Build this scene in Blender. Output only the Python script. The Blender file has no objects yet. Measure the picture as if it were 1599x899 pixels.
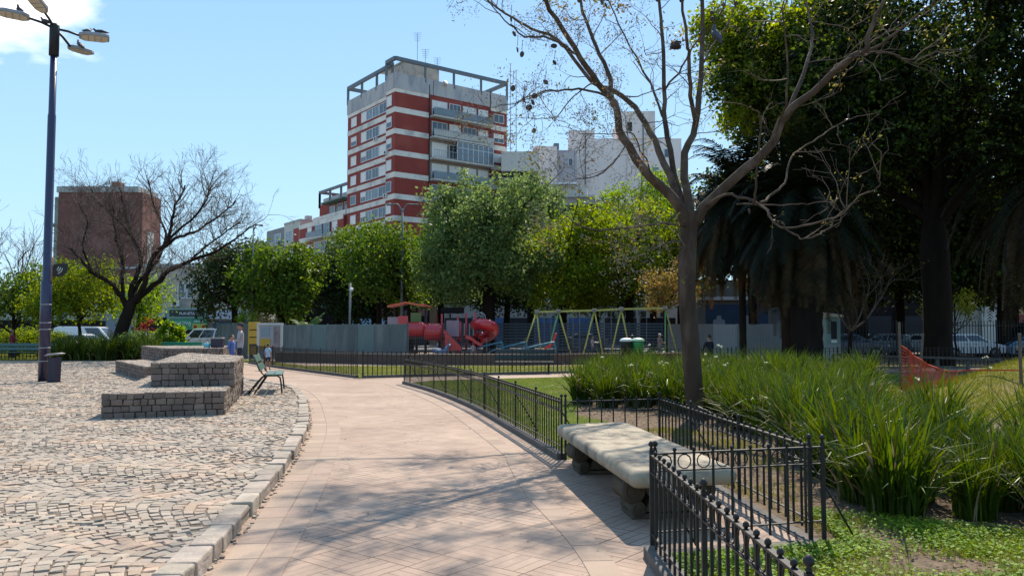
import bpy, math, random
import numpy as np
from mathutils import Vector, Matrix
scene = bpy.context.scene
col = scene.collection
R = math.radians
# ------------------------------------------------------------------ camera
CAMZ, FPX, HOR = 1.6, 1250.0, 517.0
PITCH = math.atan((HOR - 449.5) / FPX)
cam_d = bpy.data.cameras.new('camera'); cam = bpy.data.objects.new('camera', cam_d); col.objects.link(cam)
cam.location = (0, 0, CAMZ); cam.rotation_euler = (math.pi / 2 + PITCH, 0, 0)
cam_d.sensor_width = 36.0; cam_d.lens = FPX / 1599.0 * 36.0
cam_d.clip_start = 0.05; cam_d.clip_end = 3000
scene.camera = cam
# ------------------------------------------------------------------ light
SUN_AZ, SUN_EL = R(15), R(50)
SKYK = 7.6
w = bpy.data.worlds.new('World'); scene.world = w; w.use_nodes = True
nt = w.node_tree; nt.nodes.clear()
wo = nt.nodes.new('ShaderNodeOutputWorld'); bg = nt.nodes.new('ShaderNodeBackground')
sky = nt.nodes.new('ShaderNodeTexSky'); sky.sky_type = 'NISHITA'; sky.sun_disc = False
sky.sun_elevation = SUN_EL; sky.sun_rotation = SUN_AZ
sky.altitude = 0; sky.air_density = 1.0; sky.dust_density = 0.35; sky.ozone_density = 1.6
bg.inputs['Strength'].default_value = 0.098
# thin cloud high on the left of the sky (a place in the sky, by direction)
tc = nt.nodes.new('ShaderNodeTexCoord')
nz = nt.nodes.new('ShaderNodeTexNoise'); nz.inputs['Scale'].default_value = 9; nz.inputs['Detail'].default_value = 8
mp = nt.nodes.new('ShaderNodeMapping'); mp.inputs['Scale'].default_value = (1, 1, 2.2)
nt.links.new(tc.outputs['Generated'], mp.inputs['Vector']); nt.links.new(mp.outputs['Vector'], nz.inputs['Vector'])
dst = nt.nodes.new('ShaderNodeVectorMath'); dst.operation = 'DISTANCE'
cd = Vector((-0.66, 0.97, 0.455)).normalized(); dst.inputs[1].default_value = cd
nrm = nt.nodes.new('ShaderNodeVectorMath'); nrm.operation = 'NORMALIZE'
nt.links.new(tc.outputs['Generated'], nrm.inputs[0]); nt.links.new(nrm.outputs[0], dst.inputs[0])
mr = nt.nodes.new('ShaderNodeMapRange'); mr.inputs['From Min'].default_value = 0.02; mr.inputs['From Max'].default_value = 0.17
mr.inputs['To Min'].default_value = 0.42; mr.inputs['To Max'].default_value = -0.35
nt.links.new(dst.outputs['Value'], mr.inputs['Value'])
ad = nt.nodes.new('ShaderNodeMath'); ad.operation = 'ADD'
nt.links.new(nz.outputs['Fac'], ad.inputs[0]); nt.links.new(mr.outputs['Result'], ad.inputs[1])
m2 = nt.nodes.new('ShaderNodeMapRange'); m2.inputs['From Min'].default_value = 0.5; m2.inputs['From Max'].default_value = 0.82
nt.links.new(ad.outputs[0], m2.inputs['Value'])
mx = nt.nodes.new('ShaderNodeMix'); mx.data_type = 'RGBA'
mx.inputs['B'].default_value = (13, 13, 13.4, 1)
sx = nt.nodes.new('ShaderNodeSeparateXYZ'); nt.links.new(nrm.outputs[0], sx.inputs[0])
gr = nt.nodes.new('ShaderNodeValToRGB'); e = gr.color_ramp.elements
e[0].position = 0.0; e[0].color = (0.53, 0.80, 1.0, 1); e[1].position = 0.45; e[1].color = (0.315, 0.585, 1.0, 1)
e2 = gr.color_ramp.elements.new(0.18); e2.color = (0.45, 0.745, 1.0, 1)
nt.links.new(sx.outputs['Z'], gr.inputs[0])
gs = nt.nodes.new('ShaderNodeVectorMath'); gs.operation = 'SCALE'; gs.inputs['Scale'].default_value = SKYK; nt.links.new(gr.outputs[0], gs.inputs[0])
mg = nt.nodes.new('ShaderNodeMix'); mg.data_type = 'RGBA'; mg.inputs['Factor'].default_value = 0.8
nt.links.new(sky.outputs['Color'], mg.inputs['A']); nt.links.new(gs.outputs[0], mg.inputs['B'])
nt.links.new(m2.outputs['Result'], mx.inputs['Factor']); nt.links.new(mg.outputs['Result'], mx.inputs['A'])
nt.links.new(mx.outputs['Result'], bg.inputs['Color']); nt.links.new(bg.outputs['Background'], wo.inputs['Surface'])
sd = bpy.data.lights.new('sun', 'SUN'); sd.energy = 5.0; sd.angle = R(0.53); sd.color = (1.0, 0.905, 0.775)
so = bpy.data.objects.new('sun', sd); col.objects.link(so); so.location = (20, 60, 60)
so.rotation_euler = Vector((-math.sin(SUN_AZ) * math.cos(SUN_EL), -math.cos(SUN_AZ) * math.cos(SUN_EL), -math.sin(SUN_EL))).to_track_quat('-Z', 'Y').to_euler()
scene.view_settings.view_transform = 'Standard'; scene.view_settings.look = 'None'
scene.view_settings.exposure = 0.66; scene.view_settings.gamma = 1.0; scene.view_settings.use_curve_mapping = False
scene.render.engine = 'CYCLES'
cy = scene.cycles; cy.use_denoising = True; cy.max_bounces = 6; cy.diffuse_bounces = 3; cy.glossy_bounces = 3
cy.transmission_bounces = 4; cy.transparent_max_bounces = 8; cy.use_adaptive_sampling = True; cy.sample_clamp_indirect = 8
# ------------------------------------------------------------------ helpers
def ray(px, py):
    cx, cz = (px - 799.5) / FPX, (449.5 - py) / FPX
    c, s = math.cos(PITCH), math.sin(PITCH)
    return Vector((cx, c - cz * s, s + cz * c))
def P(px, py, Y):
    r = ray(px, py); return Vector((r.x * Y / r.y, Y, CAMZ + r.z * Y / r.y))
def G(px, py, z=0.0):
    r = ray(px, py); t = (z - CAMZ) / r.z; return Vector((r.x * t, r.y * t, z))
def link(name, me, mats, parent=None, loc=None):
    for m in (mats if isinstance(mats, (list, tuple)) else [mats]): me.materials.append(m)
    o = bpy.data.objects.new(name, me); col.objects.link(o)
    if parent is not None: o.parent = parent
    if loc is not None: o.location = loc
    return o
def tag(o, label, cat, group=None):
    o['label'] = label; o['category'] = cat
    if group: o['group'] = group
    return o
def kind(o, k): o['kind'] = k; return o
def thing(name, label, cat, loc=(0, 0, 0), rz=0.0, group=None):
    o = bpy.data.objects.new(name, None); col.objects.link(o); o.empty_display_size = 0.2
    o.location = loc; o.rotation_euler = (0, 0, rz); return tag(o, label, cat, group)
def dup(root, loc=None, rz=None, label=None, scale=None):
    kids = {}
    for o in bpy.data.objects: kids.setdefault(o.parent, []).append(o) if o.parent else None
    def cp(o, par):
        c = o.copy(); col.objects.link(c); c.parent = par
        for k in kids.get(o, []): cp(k, c)
        return c
    r = cp(root, root.parent)
    if loc is not None: r.location = loc
    if rz is not None: r.rotation_euler = (0, 0, rz)
    if scale is not None: r.scale = (scale,) * 3 if not isinstance(scale, tuple) else scale
    if label: r['label'] = label
    return r
class MB:
    def __init__(s): s.v = []; s.f = []; s.m = []; s.s = []
    def add(s, vs, fs, mi=0, sm=False):
        b = len(s.v); s.v.extend([tuple(v) for v in vs])
        for f in fs: s.f.append([b + i for i in f]); s.m.append(mi); s.s.append(sm)
    def box(s, x0, x1, y0, y1, z0, z1, mi=0, M=None):
        vs = [Vector((x, y, z)) for z in (z0, z1) for x, y in ((x0, y0), (x1, y0), (x1, y1), (x0, y1))]
        if M is not None: vs = [M @ v for v in vs]
        s.add(vs, [(3, 2, 1, 0), (4, 5, 6, 7), (0, 1, 5, 4), (1, 2, 6, 5), (2, 3, 7, 6), (3, 0, 4, 7)], mi)
        return s
    def cbox(s, c, sz, rz=0.0, mi=0, rx=0.0, ry=0.0):
        M = Matrix.Translation(c) @ Matrix.Rotation(rz, 4, 'Z') @ Matrix.Rotation(ry, 4, 'Y') @ Matrix.Rotation(rx, 4, 'X')
        a, b, d = sz[0] / 2, sz[1] / 2, sz[2] / 2
        return s.box(-a, a, -b, b, -d, d, mi, M)
    def bar(s, p, q, w_, h_=None, mi=0):
        p, q = Vector(p), Vector(q); d = q - p; L = d.length
        if L < 1e-6: return s
        d.normalize(); up = Vector((0, 0, 1)) if abs(d.z) < 0.95 else Vector((0, 1, 0))
        x = d.cross(up).normalized(); z = x.cross(d)
        M = Matrix((x, d, z)).transposed().to_4x4(); M.translation = p
        h_ = w_ if h_ is None else h_
        return s.box(-w_ / 2, w_ / 2, 0, L, -h_ / 2, h_ / 2, mi, M)
    def tube(s, pts, rad, n=8, mi=0, caps=True, sm=True):
        pts = [Vector(p) for p in pts]; k = len(pts)
        if not hasattr(rad, '__len__'): rad = [rad] * k
        vs = []; fs = []; px_ = None
        for i, p in enumerate(pts):
            d = (pts[min(i + 1, k - 1)] - pts[max(i - 1, 0)])
            if d.length < 1e-9: d = Vector((0, 0, 1))
            d.normalize()
            if px_ is None:
                a = Vector((1, 0, 0)) if abs(d.x) < 0.9 else Vector((0, 1, 0)); x = (a - d * a.dot(d)).normalized()
            else:
                x = px_ - d * px_.dot(d)
                x = x.normalized() if x.length > 1e-6 else d.orthogonal().normalized()
            px_ = x; y = d.cross(x)
            for j in range(n):
                t = 2 * math.pi * j / n; vs.append(p + (x * math.cos(t) + y * math.sin(t)) * rad[i])
        for i in range(k - 1):
            for j in range(n):
                fs.append((i * n + j, i * n + (j + 1) % n, (i + 1) * n + (j + 1) % n, (i + 1) * n + j))
        if caps: fs.append(tuple(range(n - 1, -1, -1))); fs.append(tuple((k - 1) * n + j for j in range(n)))
        s.add(vs, fs, mi, sm); return s
    def prism(s, poly, z0, z1, mi=0, M=None, sm=False):
        n = len(poly); vs = [Vector((p[0], p[1], z0)) for p in poly] + [Vector((p[0], p[1], z1)) for p in poly]
        if M is not None: vs = [M @ v for v in vs]
        s.add(vs, [tuple(range(n - 1, -1, -1)), tuple(range(n, 2 * n))] + [(i, (i + 1) % n, n + (i + 1) % n, n + i) for i in range(n)], mi, sm)
        return s
    def sheet(s, poly, z, mi=0):
        s.add([(p[0], p[1], z) for p in poly], [tuple(range(len(poly)))], mi); return s
    def lathe(s, prof, n=16, c=(0, 0, 0), mi=0, sm=True, M=None):
        vs = []; fs = []; k = len(prof)
        for r, z in prof:
            for j in range(n):
                t = 2 * math.pi * j / n; v = Vector((c[0] + r * math.cos(t), c[1] + r * math.sin(t), c[2] + z))
                vs.append(M @ v if M is not None else v)
        for i in range(k - 1):
            for j in range(n): fs.append((i * n + j, i * n + (j + 1) % n, (i + 1) * n + (j + 1) % n, (i + 1) * n + j))
        fs.append(tuple(range(n - 1, -1, -1))); fs.append(tuple((k - 1) * n + j for j in range(n)))
        s.add(vs, fs, mi, sm); return s
    def ball(s, c, r, n=8, k=6, mi=0, M=None):
        r = r if hasattr(r, '__len__') else (r, r, r)
        vs = []; fs = []
        for i in range(1, k):
            a = math.pi * i / k
            for j in range(n):
                t = 2 * math.pi * j / n
                v = Vector((r[0] * math.sin(a) * math.cos(t), r[1] * math.sin(a) * math.sin(t), r[2] * math.cos(a)))
                if M is not None: v = M @ v
                vs.append(v + Vector(c))
        tp = Vector((0, 0, r[2])); bt = Vector((0, 0, -r[2]))
        if M is not None: tp = M @ tp; bt = M @ bt
        vs += [tp + Vector(c), bt + Vector(c)]; T = len(vs) - 2
        for i in range(k - 2):
            for j in range(n): fs.append((i * n + j, (i + 1) * n + j, (i + 1) * n + (j + 1) % n, i * n + (j + 1) % n))
        for j in range(n):
            fs.append((T, j, (j + 1) % n)); fs.append((T + 1, (k - 2) * n + (j + 1) % n, (k - 2) * n + j))
        s.add(vs, fs, mi, True); return s
    def build(s, name, mats, parent=None, bevel=0.0, seg=2, loc=None):
        me = bpy.data.meshes.new(name); me.from_pydata(s.v, [], s.f)
        me.polygons.foreach_set('material_index', s.m); me.polygons.foreach_set('use_smooth', s.s)
        me.update(); o = link(name, me, mats, parent, loc)
        if bevel > 0:
            b = o.modifiers.new('bevel', 'BEVEL'); b.width = bevel; b.segments = seg; b.limit_method = 'ANGLE'; b.angle_limit = R(40)
        return o
def mesh_np(name, V, F, mats, parent=None, smooth=False, mi=None):
    V = np.asarray(V, dtype=np.float32).reshape(-1, 3); F = np.asarray(F, dtype=np.int32); k = F.shape[1]
    me = bpy.data.meshes.new(name); me.vertices.add(len(V)); me.vertices.foreach_set('co', V.ravel())
    me.loops.add(F.size); me.loops.foreach_set('vertex_index', F.ravel())
    me.polygons.add(len(F)); me.polygons.foreach_set('loop_start', np.arange(0, F.size, k, dtype=np.int32))
    if mi is not None: me.polygons.foreach_set('material_index', np.asarray(mi, dtype=np.int32))
    me.polygons.foreach_set('use_smooth', np.full(len(F), smooth, dtype=bool))
    me.update(calc_edges=True); me.validate(); return link(name, me, mats, parent)
def inpoly(X, Y, poly):
    X = np.asarray(X); Y = np.asarray(Y); r = np.zeros(X.shape, bool); n = len(poly)
    for i in range(n):
        x1, y1 = poly[i][0], poly[i][1]; x2, y2 = poly[(i + 1) % n][0], poly[(i + 1) % n][1]
        c = ((y1 > Y) != (y2 > Y)) & (X < (x2 - x1) * (Y - y1) / ((y2 - y1) if y2 != y1 else 1e-9) + x1)
        r ^= c
    return r
# ------------------------------------------------------------------ materials
def mat(name, c1, c2=None, scale=4.0, rough=0.75, bump=0.0, bscale=40.0, metal=0.0, island=0.0, detail=5.0, c3=None, s3=0.6, transl=0.0, spec=0.4, coat=0.0, stretch=(1, 1, 1), contrast=0.25):
    m = bpy.data.materials.new(name); m.use_nodes = True; nt = m.node_tree; N = nt.nodes; L = nt.links
    b = N['Principled BSDF']; b.inputs['Roughness'].default_value = rough; b.inputs['Metallic'].default_value = metal
    b.inputs['Specular IOR Level'].default_value = spec; b.inputs['Coat Weight'].default_value = coat
    tc = N.new('ShaderNodeTexCoord'); mp = N.new('ShaderNodeMapping'); mp.inputs['Scale'].default_value = stretch
    L.new(tc.outputs['Object'], mp.inputs['Vector'])
    cur = None
    base = N.new('ShaderNodeRGB'); base.outputs[0].default_value = (*c1, 1); cur = base.outputs[0]
    def mixin(cur, colr, fac):
        x = N.new('ShaderNodeMix'); x.data_type = 'RGBA'; L.new(cur, x.inputs['A']); x.inputs['B'].default_value = (*colr, 1); L.new(fac, x.inputs['Factor']); return x.outputs['Result']
    def noisefac(sc, lo, hi, det=detail):
        n = N.new('ShaderNodeTexNoise'); n.inputs['Scale'].default_value = sc; n.inputs['Detail'].default_value = det; L.new(mp.outputs['Vector'], n.inputs['Vector'])
        r = N.new('ShaderNodeMapRange'); r.inputs['From Min'].default_value = lo; r.inputs['From Max'].default_value = hi; L.new(n.outputs['Fac'], r.inputs['Value']); return r.outputs['Result']
    if c2 is not None: cur = mixin(cur, c2, noisefac(scale, 0.5 - contrast, 0.5 + contrast))
    if c3 is not None: cur = mixin(cur, c3, noisefac(s3, 0.48, 0.68))
    if island > 0:
        g = N.new('ShaderNodeNewGeometry'); h = N.new('ShaderNodeHueSaturation'); L.new(cur, h.inputs['Color'])
        r = N.new('ShaderNodeMapRange'); r.inputs['To Min'].default_value = 1 - island; r.inputs['To Max'].default_value = 1 + island
        L.new(g.outputs['Random Per Island'], r.inputs['Value']); L.new(r.outputs['Result'], h.inputs['Value'])
        mm = N.new('ShaderNodeMath'); mm.operation = 'MULTIPLY'; mm.inputs[1].default_value = 7.31; L.new(g.outputs['Random Per Island'], mm.inputs[0])
        fr = N.new('ShaderNodeMath'); fr.operation = 'FRACT'; L.new(mm.outputs[0], fr.inputs[0])
        r2 = N.new('ShaderNodeMapRange'); r2.inputs['To Min'].default_value = 0.5 - island * 0.05; r2.inputs['To Max'].default_value = 0.5 + island * 0.04
        L.new(fr.outputs[0], r2.inputs['Value']); L.new(r2.outputs['Result'], h.inputs['Hue'])
        cur = h.outputs['Color']
    L.new(cur, b.inputs['Base Color'])
    if bump > 0:
        n = N.new('ShaderNodeTexNoise'); n.inputs['Scale'].default_value = bscale; n.inputs['Detail'].default_value = 6; L.new(mp.outputs['Vector'], n.inputs['Vector'])
        bp = N.new('ShaderNodeBump'); bp.inputs['Strength'].default_value = 1.0; bp.inputs['Distance'].default_value = bump
        L.new(n.outputs['Fac'], bp.inputs['Height']); L.new(bp.outputs['Normal'], b.inputs['Normal'])
    if transl > 0:
        t = N.new('ShaderNodeBsdfTranslucent'); ms = N.new('ShaderNodeMixShader'); ms.inputs[0].default_value = transl
        h2 = N.new('ShaderNodeHueSaturation'); h2.inputs['Saturation'].default_value = 1.15; h2.inputs['Value'].default_value = 1.5; h2.inputs['Hue'].default_value = 0.485
        L.new(cur, h2.inputs['Color']); L.new(h2.outputs['Color'], t.inputs['Color'])
        L.new(b.outputs[0], ms.inputs[1]); L.new(t.outputs[0], ms.inputs[2]); L.new(ms.outputs[0], N['Material Output'].inputs['Surface'])
    m['cur'] = 1
    return m
def leafmat(name, c1, c2, c3=None, transl=0.42, rough=0.5):
    return mat(name, c1, c2, scale=0.9, rough=rough, island=0.35, transl=transl, c3=c3, s3=1.7, spec=0.10)
rng = random.Random(7); nr = np.random.RandomState(11)
# ================================================================== SETTING: ground, plaza, path, lawns, street
m_soil = mat('soil', (0.11, 0.078, 0.052), (0.185, 0.135, 0.09), scale=3.5, bump=0.03, bscale=14, rough=0.95, c3=(0.07, 0.05, 0.035), s3=9, spec=0.1)
m_turf = mat('turf_soil', (0.08, 0.115, 0.02), (0.115, 0.145, 0.03), scale=2.2, bump=0.03, bscale=60, rough=0.95, c3=(0.17, 0.15, 0.06), s3=1.3, spec=0.1)
m_turfdry = mat('turf_soil_dry', (0.12, 0.125, 0.018), (0.17, 0.15, 0.03), scale=2.2, bump=0.03, bscale=60, rough=0.95, c3=(0.22, 0.17, 0.08), s3=1.3, spec=0.1)
m_blade = mat('grass_blade', (0.10, 0.165, 0.018), (0.175, 0.225, 0.03), scale=0.8, island=0.35, transl=0.3, rough=0.7, spec=0.15)
m_bladedry = mat('grass_blade_dry', (0.16, 0.18, 0.02), (0.23, 0.215, 0.04), scale=0.9, island=0.3, transl=0.3, rough=0.7, spec=0.15)
m_clover = mat('clover_leaf', (0.10, 0.20, 0.014), (0.21, 0.30, 0.028), scale=1.4, island=0.35, transl=0.35, rough=0.6, spec=0.2)
m_mortar = mat('plaza_joint', (0.13, 0.10, 0.075), (0.21, 0.165, 0.125), scale=9, bump=0.012, bscale=60, rough=0.95, spec=0.1)
m_cobble = mat('cobble_granite', (0.335, 0.275, 0.21), (0.27, 0.225, 0.178), scale=1.1, bump=0.006, bscale=55, rough=0.8, island=0.17, c3=(0.37, 0.265, 0.185), s3=2.5, spec=0.25)
m_kerbst = mat('kerb_granite', (0.36, 0.305, 0.245), (0.23, 0.19, 0.15), scale=5, bump=0.012, bscale=22, rough=0.85, island=0.22, spec=0.2)
m_kerbc = mat('kerb_concrete', (0.13, 0.112, 0.095), (0.08, 0.07, 0.06), scale=5, bump=0.01, bscale=30, rough=0.9)
m_sand = mat('playground_sand', (0.32, 0.225, 0.175), (0.25, 0.185, 0.14), scale=3, bump=0.01, rough=0.95, spec=0.1)
m_asph = mat('asphalt', (0.055, 0.055, 0.058), (0.075, 0.073, 0.07), scale=3, bump=0.006, bscale=80, rough=0.9)
m_pavc = mat('street_pavement', (0.20, 0.19, 0.175), (0.26, 0.25, 0.23), scale=2, rough=0.9)

def brick_mat():
    """small concrete strips laid in basket-weave squares at 45 degrees, with worn joints"""
    m = bpy.data.materials.new('path_brick'); m.use_nodes = True; nt = m.node_tree; N = nt.nodes; L = nt.links
    b = N['Principled BSDF']; b.inputs['Roughness'].default_value = 0.85; b.inputs['Specular IOR Level'].default_value = 0.2
    tc = N.new('ShaderNodeTexCoord'); mp = N.new('ShaderNodeMapping'); mp.inputs['Rotation'].default_value = (0, 0, R(38)); L.new(tc.outputs['Object'], mp.inputs['Vector'])
    # slight wobble so joints are not ruled
    wn = N.new('ShaderNodeTexNoise'); wn.inputs['Scale'].default_value = 1.3; L.new(mp.outputs['Vector'], wn.inputs['Vector'])
    ws = N.new('ShaderNodeVectorMath'); ws.operation = 'SCALE'; ws.inputs['Scale'].default_value = 0.05; L.new(wn.outputs['Color'], ws.inputs[0])
    wa = N.new('ShaderNodeVectorMath'); wa.operation = 'ADD'; L.new(mp.outputs['Vector'], wa.inputs[0]); L.new(ws.outputs[0], wa.inputs[1])
    def math_(op, a, b_=None, c=None):
        n = N.new('ShaderNodeMath'); n.operation = op
        for i, x in enumerate((a, b_, c)):
            if x is None: continue
            if isinstance(x, (int, float)): n.inputs[i].default_value = x
            else: L.new(x, n.inputs[i])
        return n.outputs[0]
    sp = N.new('ShaderNodeSeparateXYZ'); L.new(wa.outputs[0], sp.inputs[0])
    T = 0.36
    u = math_('DIVIDE', sp.outputs['X'], T); v = math_('DIVIDE', sp.outputs['Y'], T)
    par = math_('MODULO', math_('ABSOLUTE', math_('ADD', math_('FLOOR', u), math_('FLOOR', v))), 2.0)
    def jointline(c, n, w_):   # 1 on the joint
        f = math_('FRACT', math_('MULTIPLY', c, n)); d = math_('MINIMUM', f, math_('SUBTRACT', 1.0, f))
        mr = N.new('ShaderNodeMapRange'); mr.interpolation_type = 'SMOOTHSTEP'; mr.inputs['From Min'].default_value = w_ * 0.35 * n; mr.inputs['From Max'].default_value = w_ * n
        mr.inputs['To Min'].default_value = 1; mr.inputs['To Max'].default_value = 0; L.new(d, mr.inputs['Value']); return mr.outputs['Result']
    tile = math_('MAXIMUM', jointline(u, 1, 0.018), jointline(v, 1, 0.018))
    sx = jointline(u, 4, 0.016); sy = jointline(v, 4, 0.016)
    mixs = N.new('ShaderNodeMix'); L.new(par, mixs.inputs['Factor']); L.new(sx, mixs.inputs['A']); L.new(sy, mixs.inputs['B'])
    strip = mixs.outputs['Result']
    fade = N.new('ShaderNodeTexNoise'); fade.inputs['Scale'].default_value = 0.9; fade.inputs['Detail'].default_value = 4; L.new(tc.outputs['Object'], fade.inputs['Vector'])
    fr = N.new('ShaderNodeMapRange'); fr.inputs['From Min'].default_value = 0.35; fr.inputs['From Max'].default_value = 0.65; fr.inputs['To Min'].default_value = 0.22; fr.inputs['To Max'].default_value = 0.95; L.new(fade.outputs['Fac'], fr.inputs['Value'])
    jn = math_('MAXIMUM', math_('MULTIPLY', tile, math_('ADD', fr.outputs['Result'], 0.1)), math_('MULTIPLY', strip, math_('MULTIPLY', fr.outputs['Result'], 0.8)))
    # tones
    cell = N.new('ShaderNodeTexWhiteNoise'); cell.noise_dimensions = '2D'
    cb = N.new('ShaderNodeCombineXYZ'); L.new(math_('FLOOR', math_('MULTIPLY', u, 2)), cb.inputs[0]); L.new(math_('FLOOR', math_('MULTIPLY', v, 2)), cb.inputs[1]); L.new(cb.outputs[0], cell.inputs['Vector'])
    n1 = N.new('ShaderNodeTexNoise'); n1.inputs['Scale'].default_value = 0.55; n1.inputs['Detail'].default_value = 8; n1.inputs['Roughness'].default_value = 0.65; L.new(tc.outputs['Object'], n1.inputs['Vector'])
    n2 = N.new('ShaderNodeTexNoise'); n2.inputs['Scale'].default_value = 22; n2.inputs['Detail'].default_value = 5; L.new(tc.outputs['Object'], n2.inputs['Vector'])
    c1 = N.new('ShaderNodeValToRGB'); e = c1.color_ramp.elements; e[0].position = 0.32; e[0].color = (0.265, 0.186, 0.138, 1); e[1].position = 0.68; e[1].color = (0.365, 0.270, 0.203, 1); L.new(n1.outputs['Fac'], c1.inputs[0])
    hs = N.new('ShaderNodeHueSaturation'); L.new(c1.outputs[0], hs.inputs['Color'])
    val = math_('ADD', math_('ADD', 0.86, math_('MULTIPLY', cell.outputs['Value'], 0.17)), math_('MULTIPLY', n2.outputs['Fac'], 0.18)); L.new(val, hs.inputs['Value'])
    st = N.new('ShaderNodeTexNoise'); st.inputs['Scale'].default_value = 1.7; st.inputs['Detail'].default_value = 9; st.inputs['Roughness'].default_value = 0.72; L.new(tc.outputs['Object'], st.inputs['Vector'])
    sr = N.new('ShaderNodeMapRange'); sr.inputs['From Min'].default_value = 0.54; sr.inputs['From Max'].default_value = 0.72; sr.inputs['To Max'].default_value = 0.30; L.new(st.outputs['Fac'], sr.inputs['Value'])
    sm = N.new('ShaderNodeMix'); sm.data_type = 'RGBA'; L.new(sr.outputs['Result'], sm.inputs['Factor']); L.new(hs.outputs[0], sm.inputs['A']); sm.inputs['B'].default_value = (0.15, 0.11, 0.085, 1)
    dk = N.new('ShaderNodeMix'); dk.data_type = 'RGBA'; L.new(jn, dk.inputs['Factor']); L.new(sm.outputs['Result'], dk.inputs['A']); dk.inputs['B'].default_value = (0.065, 0.04, 0.03, 1)
    L.new(dk.outputs['Result'], b.inputs['Base Color'])
    bp = N.new('ShaderNodeBump'); bp.inputs['Distance'].default_value = 0.004; bp.invert = True; L.new(jn, bp.inputs['Height'])
    bp2 = N.new('ShaderNodeBump'); bp2.inputs['Distance'].default_value = 0.004; L.new(n2.outputs['Fac'], bp2.inputs['Height']); L.new(bp.outputs[0], bp2.inputs['Normal'])
    L.new(bp2.outputs[0], b.inputs['Normal']); return m
m_path = brick_mat()
m_edge = mat('path_border_tile', (0.345, 0.255, 0.192), (0.285, 0.208, 0.155), scale=2.5, bump=0.004, bscale=35, rough=0.85, island=0.09, spec=0.2)

kind(MB().sheet([(-900, -60), (900, -60), (900, 1500), (-900, 1500)], -0.03).build('ground', m_pavc), 'structure')
def smooth_curve(pts, n=8):
    out = []; pts = [Vector((p[0], p[1], 0)) for p in pts]
    for i in range(len(pts) - 1):
        p0 = pts[max(i - 1, 0)]; p1 = pts[i]; p2 = pts[i + 1]; p3 = pts[min(i + 2, len(pts) - 1)]
        for k in range(n):
            t = k / n
            out.append(0.5 * ((2 * p1) + (-p0 + p2) * t + (2 * p0 - 5 * p1 + 4 * p2 - p3) * t * t + (-p0 + 3 * p1 - 3 * p2 + p3) * t ** 3))
    out.append(pts[-1]); return out
KERB = smooth_curve([(-1.75, 1.5), (-1.92, 3.6), (-2.02, 5.24), (-2.09, 5.8), (-2.28, 7.2), (-2.68, 9.8), (-3.25, 12.8), (-4.0, 15.8), (-4.9, 19.0), (-5.95, 21.9), (-7.0, 23.6), (-8.6, 26.0), (-10.8, 32.0)], 8)
PLAZA = [(p.x, p.y) for p in KERB] + [(-14.5, 41), (-40, 42), (-40, 1.5)]
kind(MB().sheet(PLAZA, 0.090).build('plaza_bed', m_mortar), 'structure')
# cobbles: fans of small setts, every one a little different
def cobbles():
    ang = R(74); ca, sa = math.cos(ang), math.sin(ang)
    W, pitch = 1.55, 0.116
    Vs = []; cnt = 0
    inner = [(p.x - 0.17, p.y) for p in KERB] + [(-14.7, 40.9), (-39, 41.5), (-39, 2)]
    C = []
    for c in range(-6, 42):
        for k in range(-70, 420):
            wj = rng.uniform(0.092, 0.118); na = int(1.20 * W / wj); ph = rng.random() * 0.5
            for q in range(na):
                u = (q + ph * 0.6) / na - 0.5
                if abs(u) > 0.496: continue
                x = (c + u + 0.5) * W; y = k * pitch + 0.36 * W * math.cos(u * math.pi)
                th = math.atan(-0.36 * math.pi * math.sin(u * math.pi))
                C.append((x, y, th, 1.0 / math.sqrt(1 + math.tan(th) ** 2)))
    C = np.array(C); X = C[:, 0] * ca - C[:, 1] * sa; Y = C[:, 0] * sa + C[:, 1] * ca; TH = C[:, 2] + ang
    X = X + 4.0; Y = Y - 2.0
    keep = (Y > 3.2) & (Y < 41) & (X > -0.68 * Y - 1.2) & inpoly(X, Y, inner)
    X, Y, TH, CO = X[keep], Y[keep], TH[keep], C[:, 3][keep]; n = len(X)
    X = X + nr.normal(0, 0.003, n); Y = Y + nr.normal(0, 0.003, n); TH = TH + nr.normal(0, 0.03, n)
    hw = (0.0535 + nr.uniform(-0.009, 0.002, n)); hh = (0.0535 + nr.uniform(-0.005, 0.003, n)) * CO
    base = np.array([[-1, -1], [1, -1], [1, 1], [-1, 1]], float)
    V = np.zeros((n, 12, 3))
    for ring, (sc, zz) in enumerate(((1.0, -0.03), (1.0, -0.006), (0.88, 0.0))):
        jx = nr.normal(0, 0.003, (n, 4)); jy = nr.normal(0, 0.003, (n, 4))
        lx = base[None, :, 0] * hw[:, None] * sc + jx; ly = base[None, :, 1] * hh[:, None] * sc + jy
        V[:, ring * 4:ring * 4 + 4, 0] = X[:, None] + lx * np.cos(TH)[:, None] - ly * np.sin(TH)[:, None]
        V[:, ring * 4:ring * 4 + 4, 1] = Y[:, None] + lx * np.sin(TH)[:, None] + ly * np.cos(TH)[:, None]
        tx, ty = nr.normal(0, 0.05, n), nr.normal(0, 0.05, n)
        V[:, ring * 4:ring * 4 + 4, 2] = 0.1 + zz + (nr.normal(0, 0.003, n)[:, None] + lx * tx[:, None] + ly * ty[:, None] if ring else 0)
    f = np.array([[8, 9, 10, 11], [4, 5, 9, 8], [5, 6, 10, 9], [6, 7, 11, 10], [7, 4, 8, 11], [0, 1, 5, 4], [1, 2, 6, 5], [2, 3, 7, 6], [3, 0, 4, 7]])
    F = (np.arange(n)[:, None, None] * 12 + f[None]).reshape(-1, 4)
    return kind(mesh_np('plaza_cobbles', V.reshape(-1, 3), F, m_cobble), 'structure')
cobbles()
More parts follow.
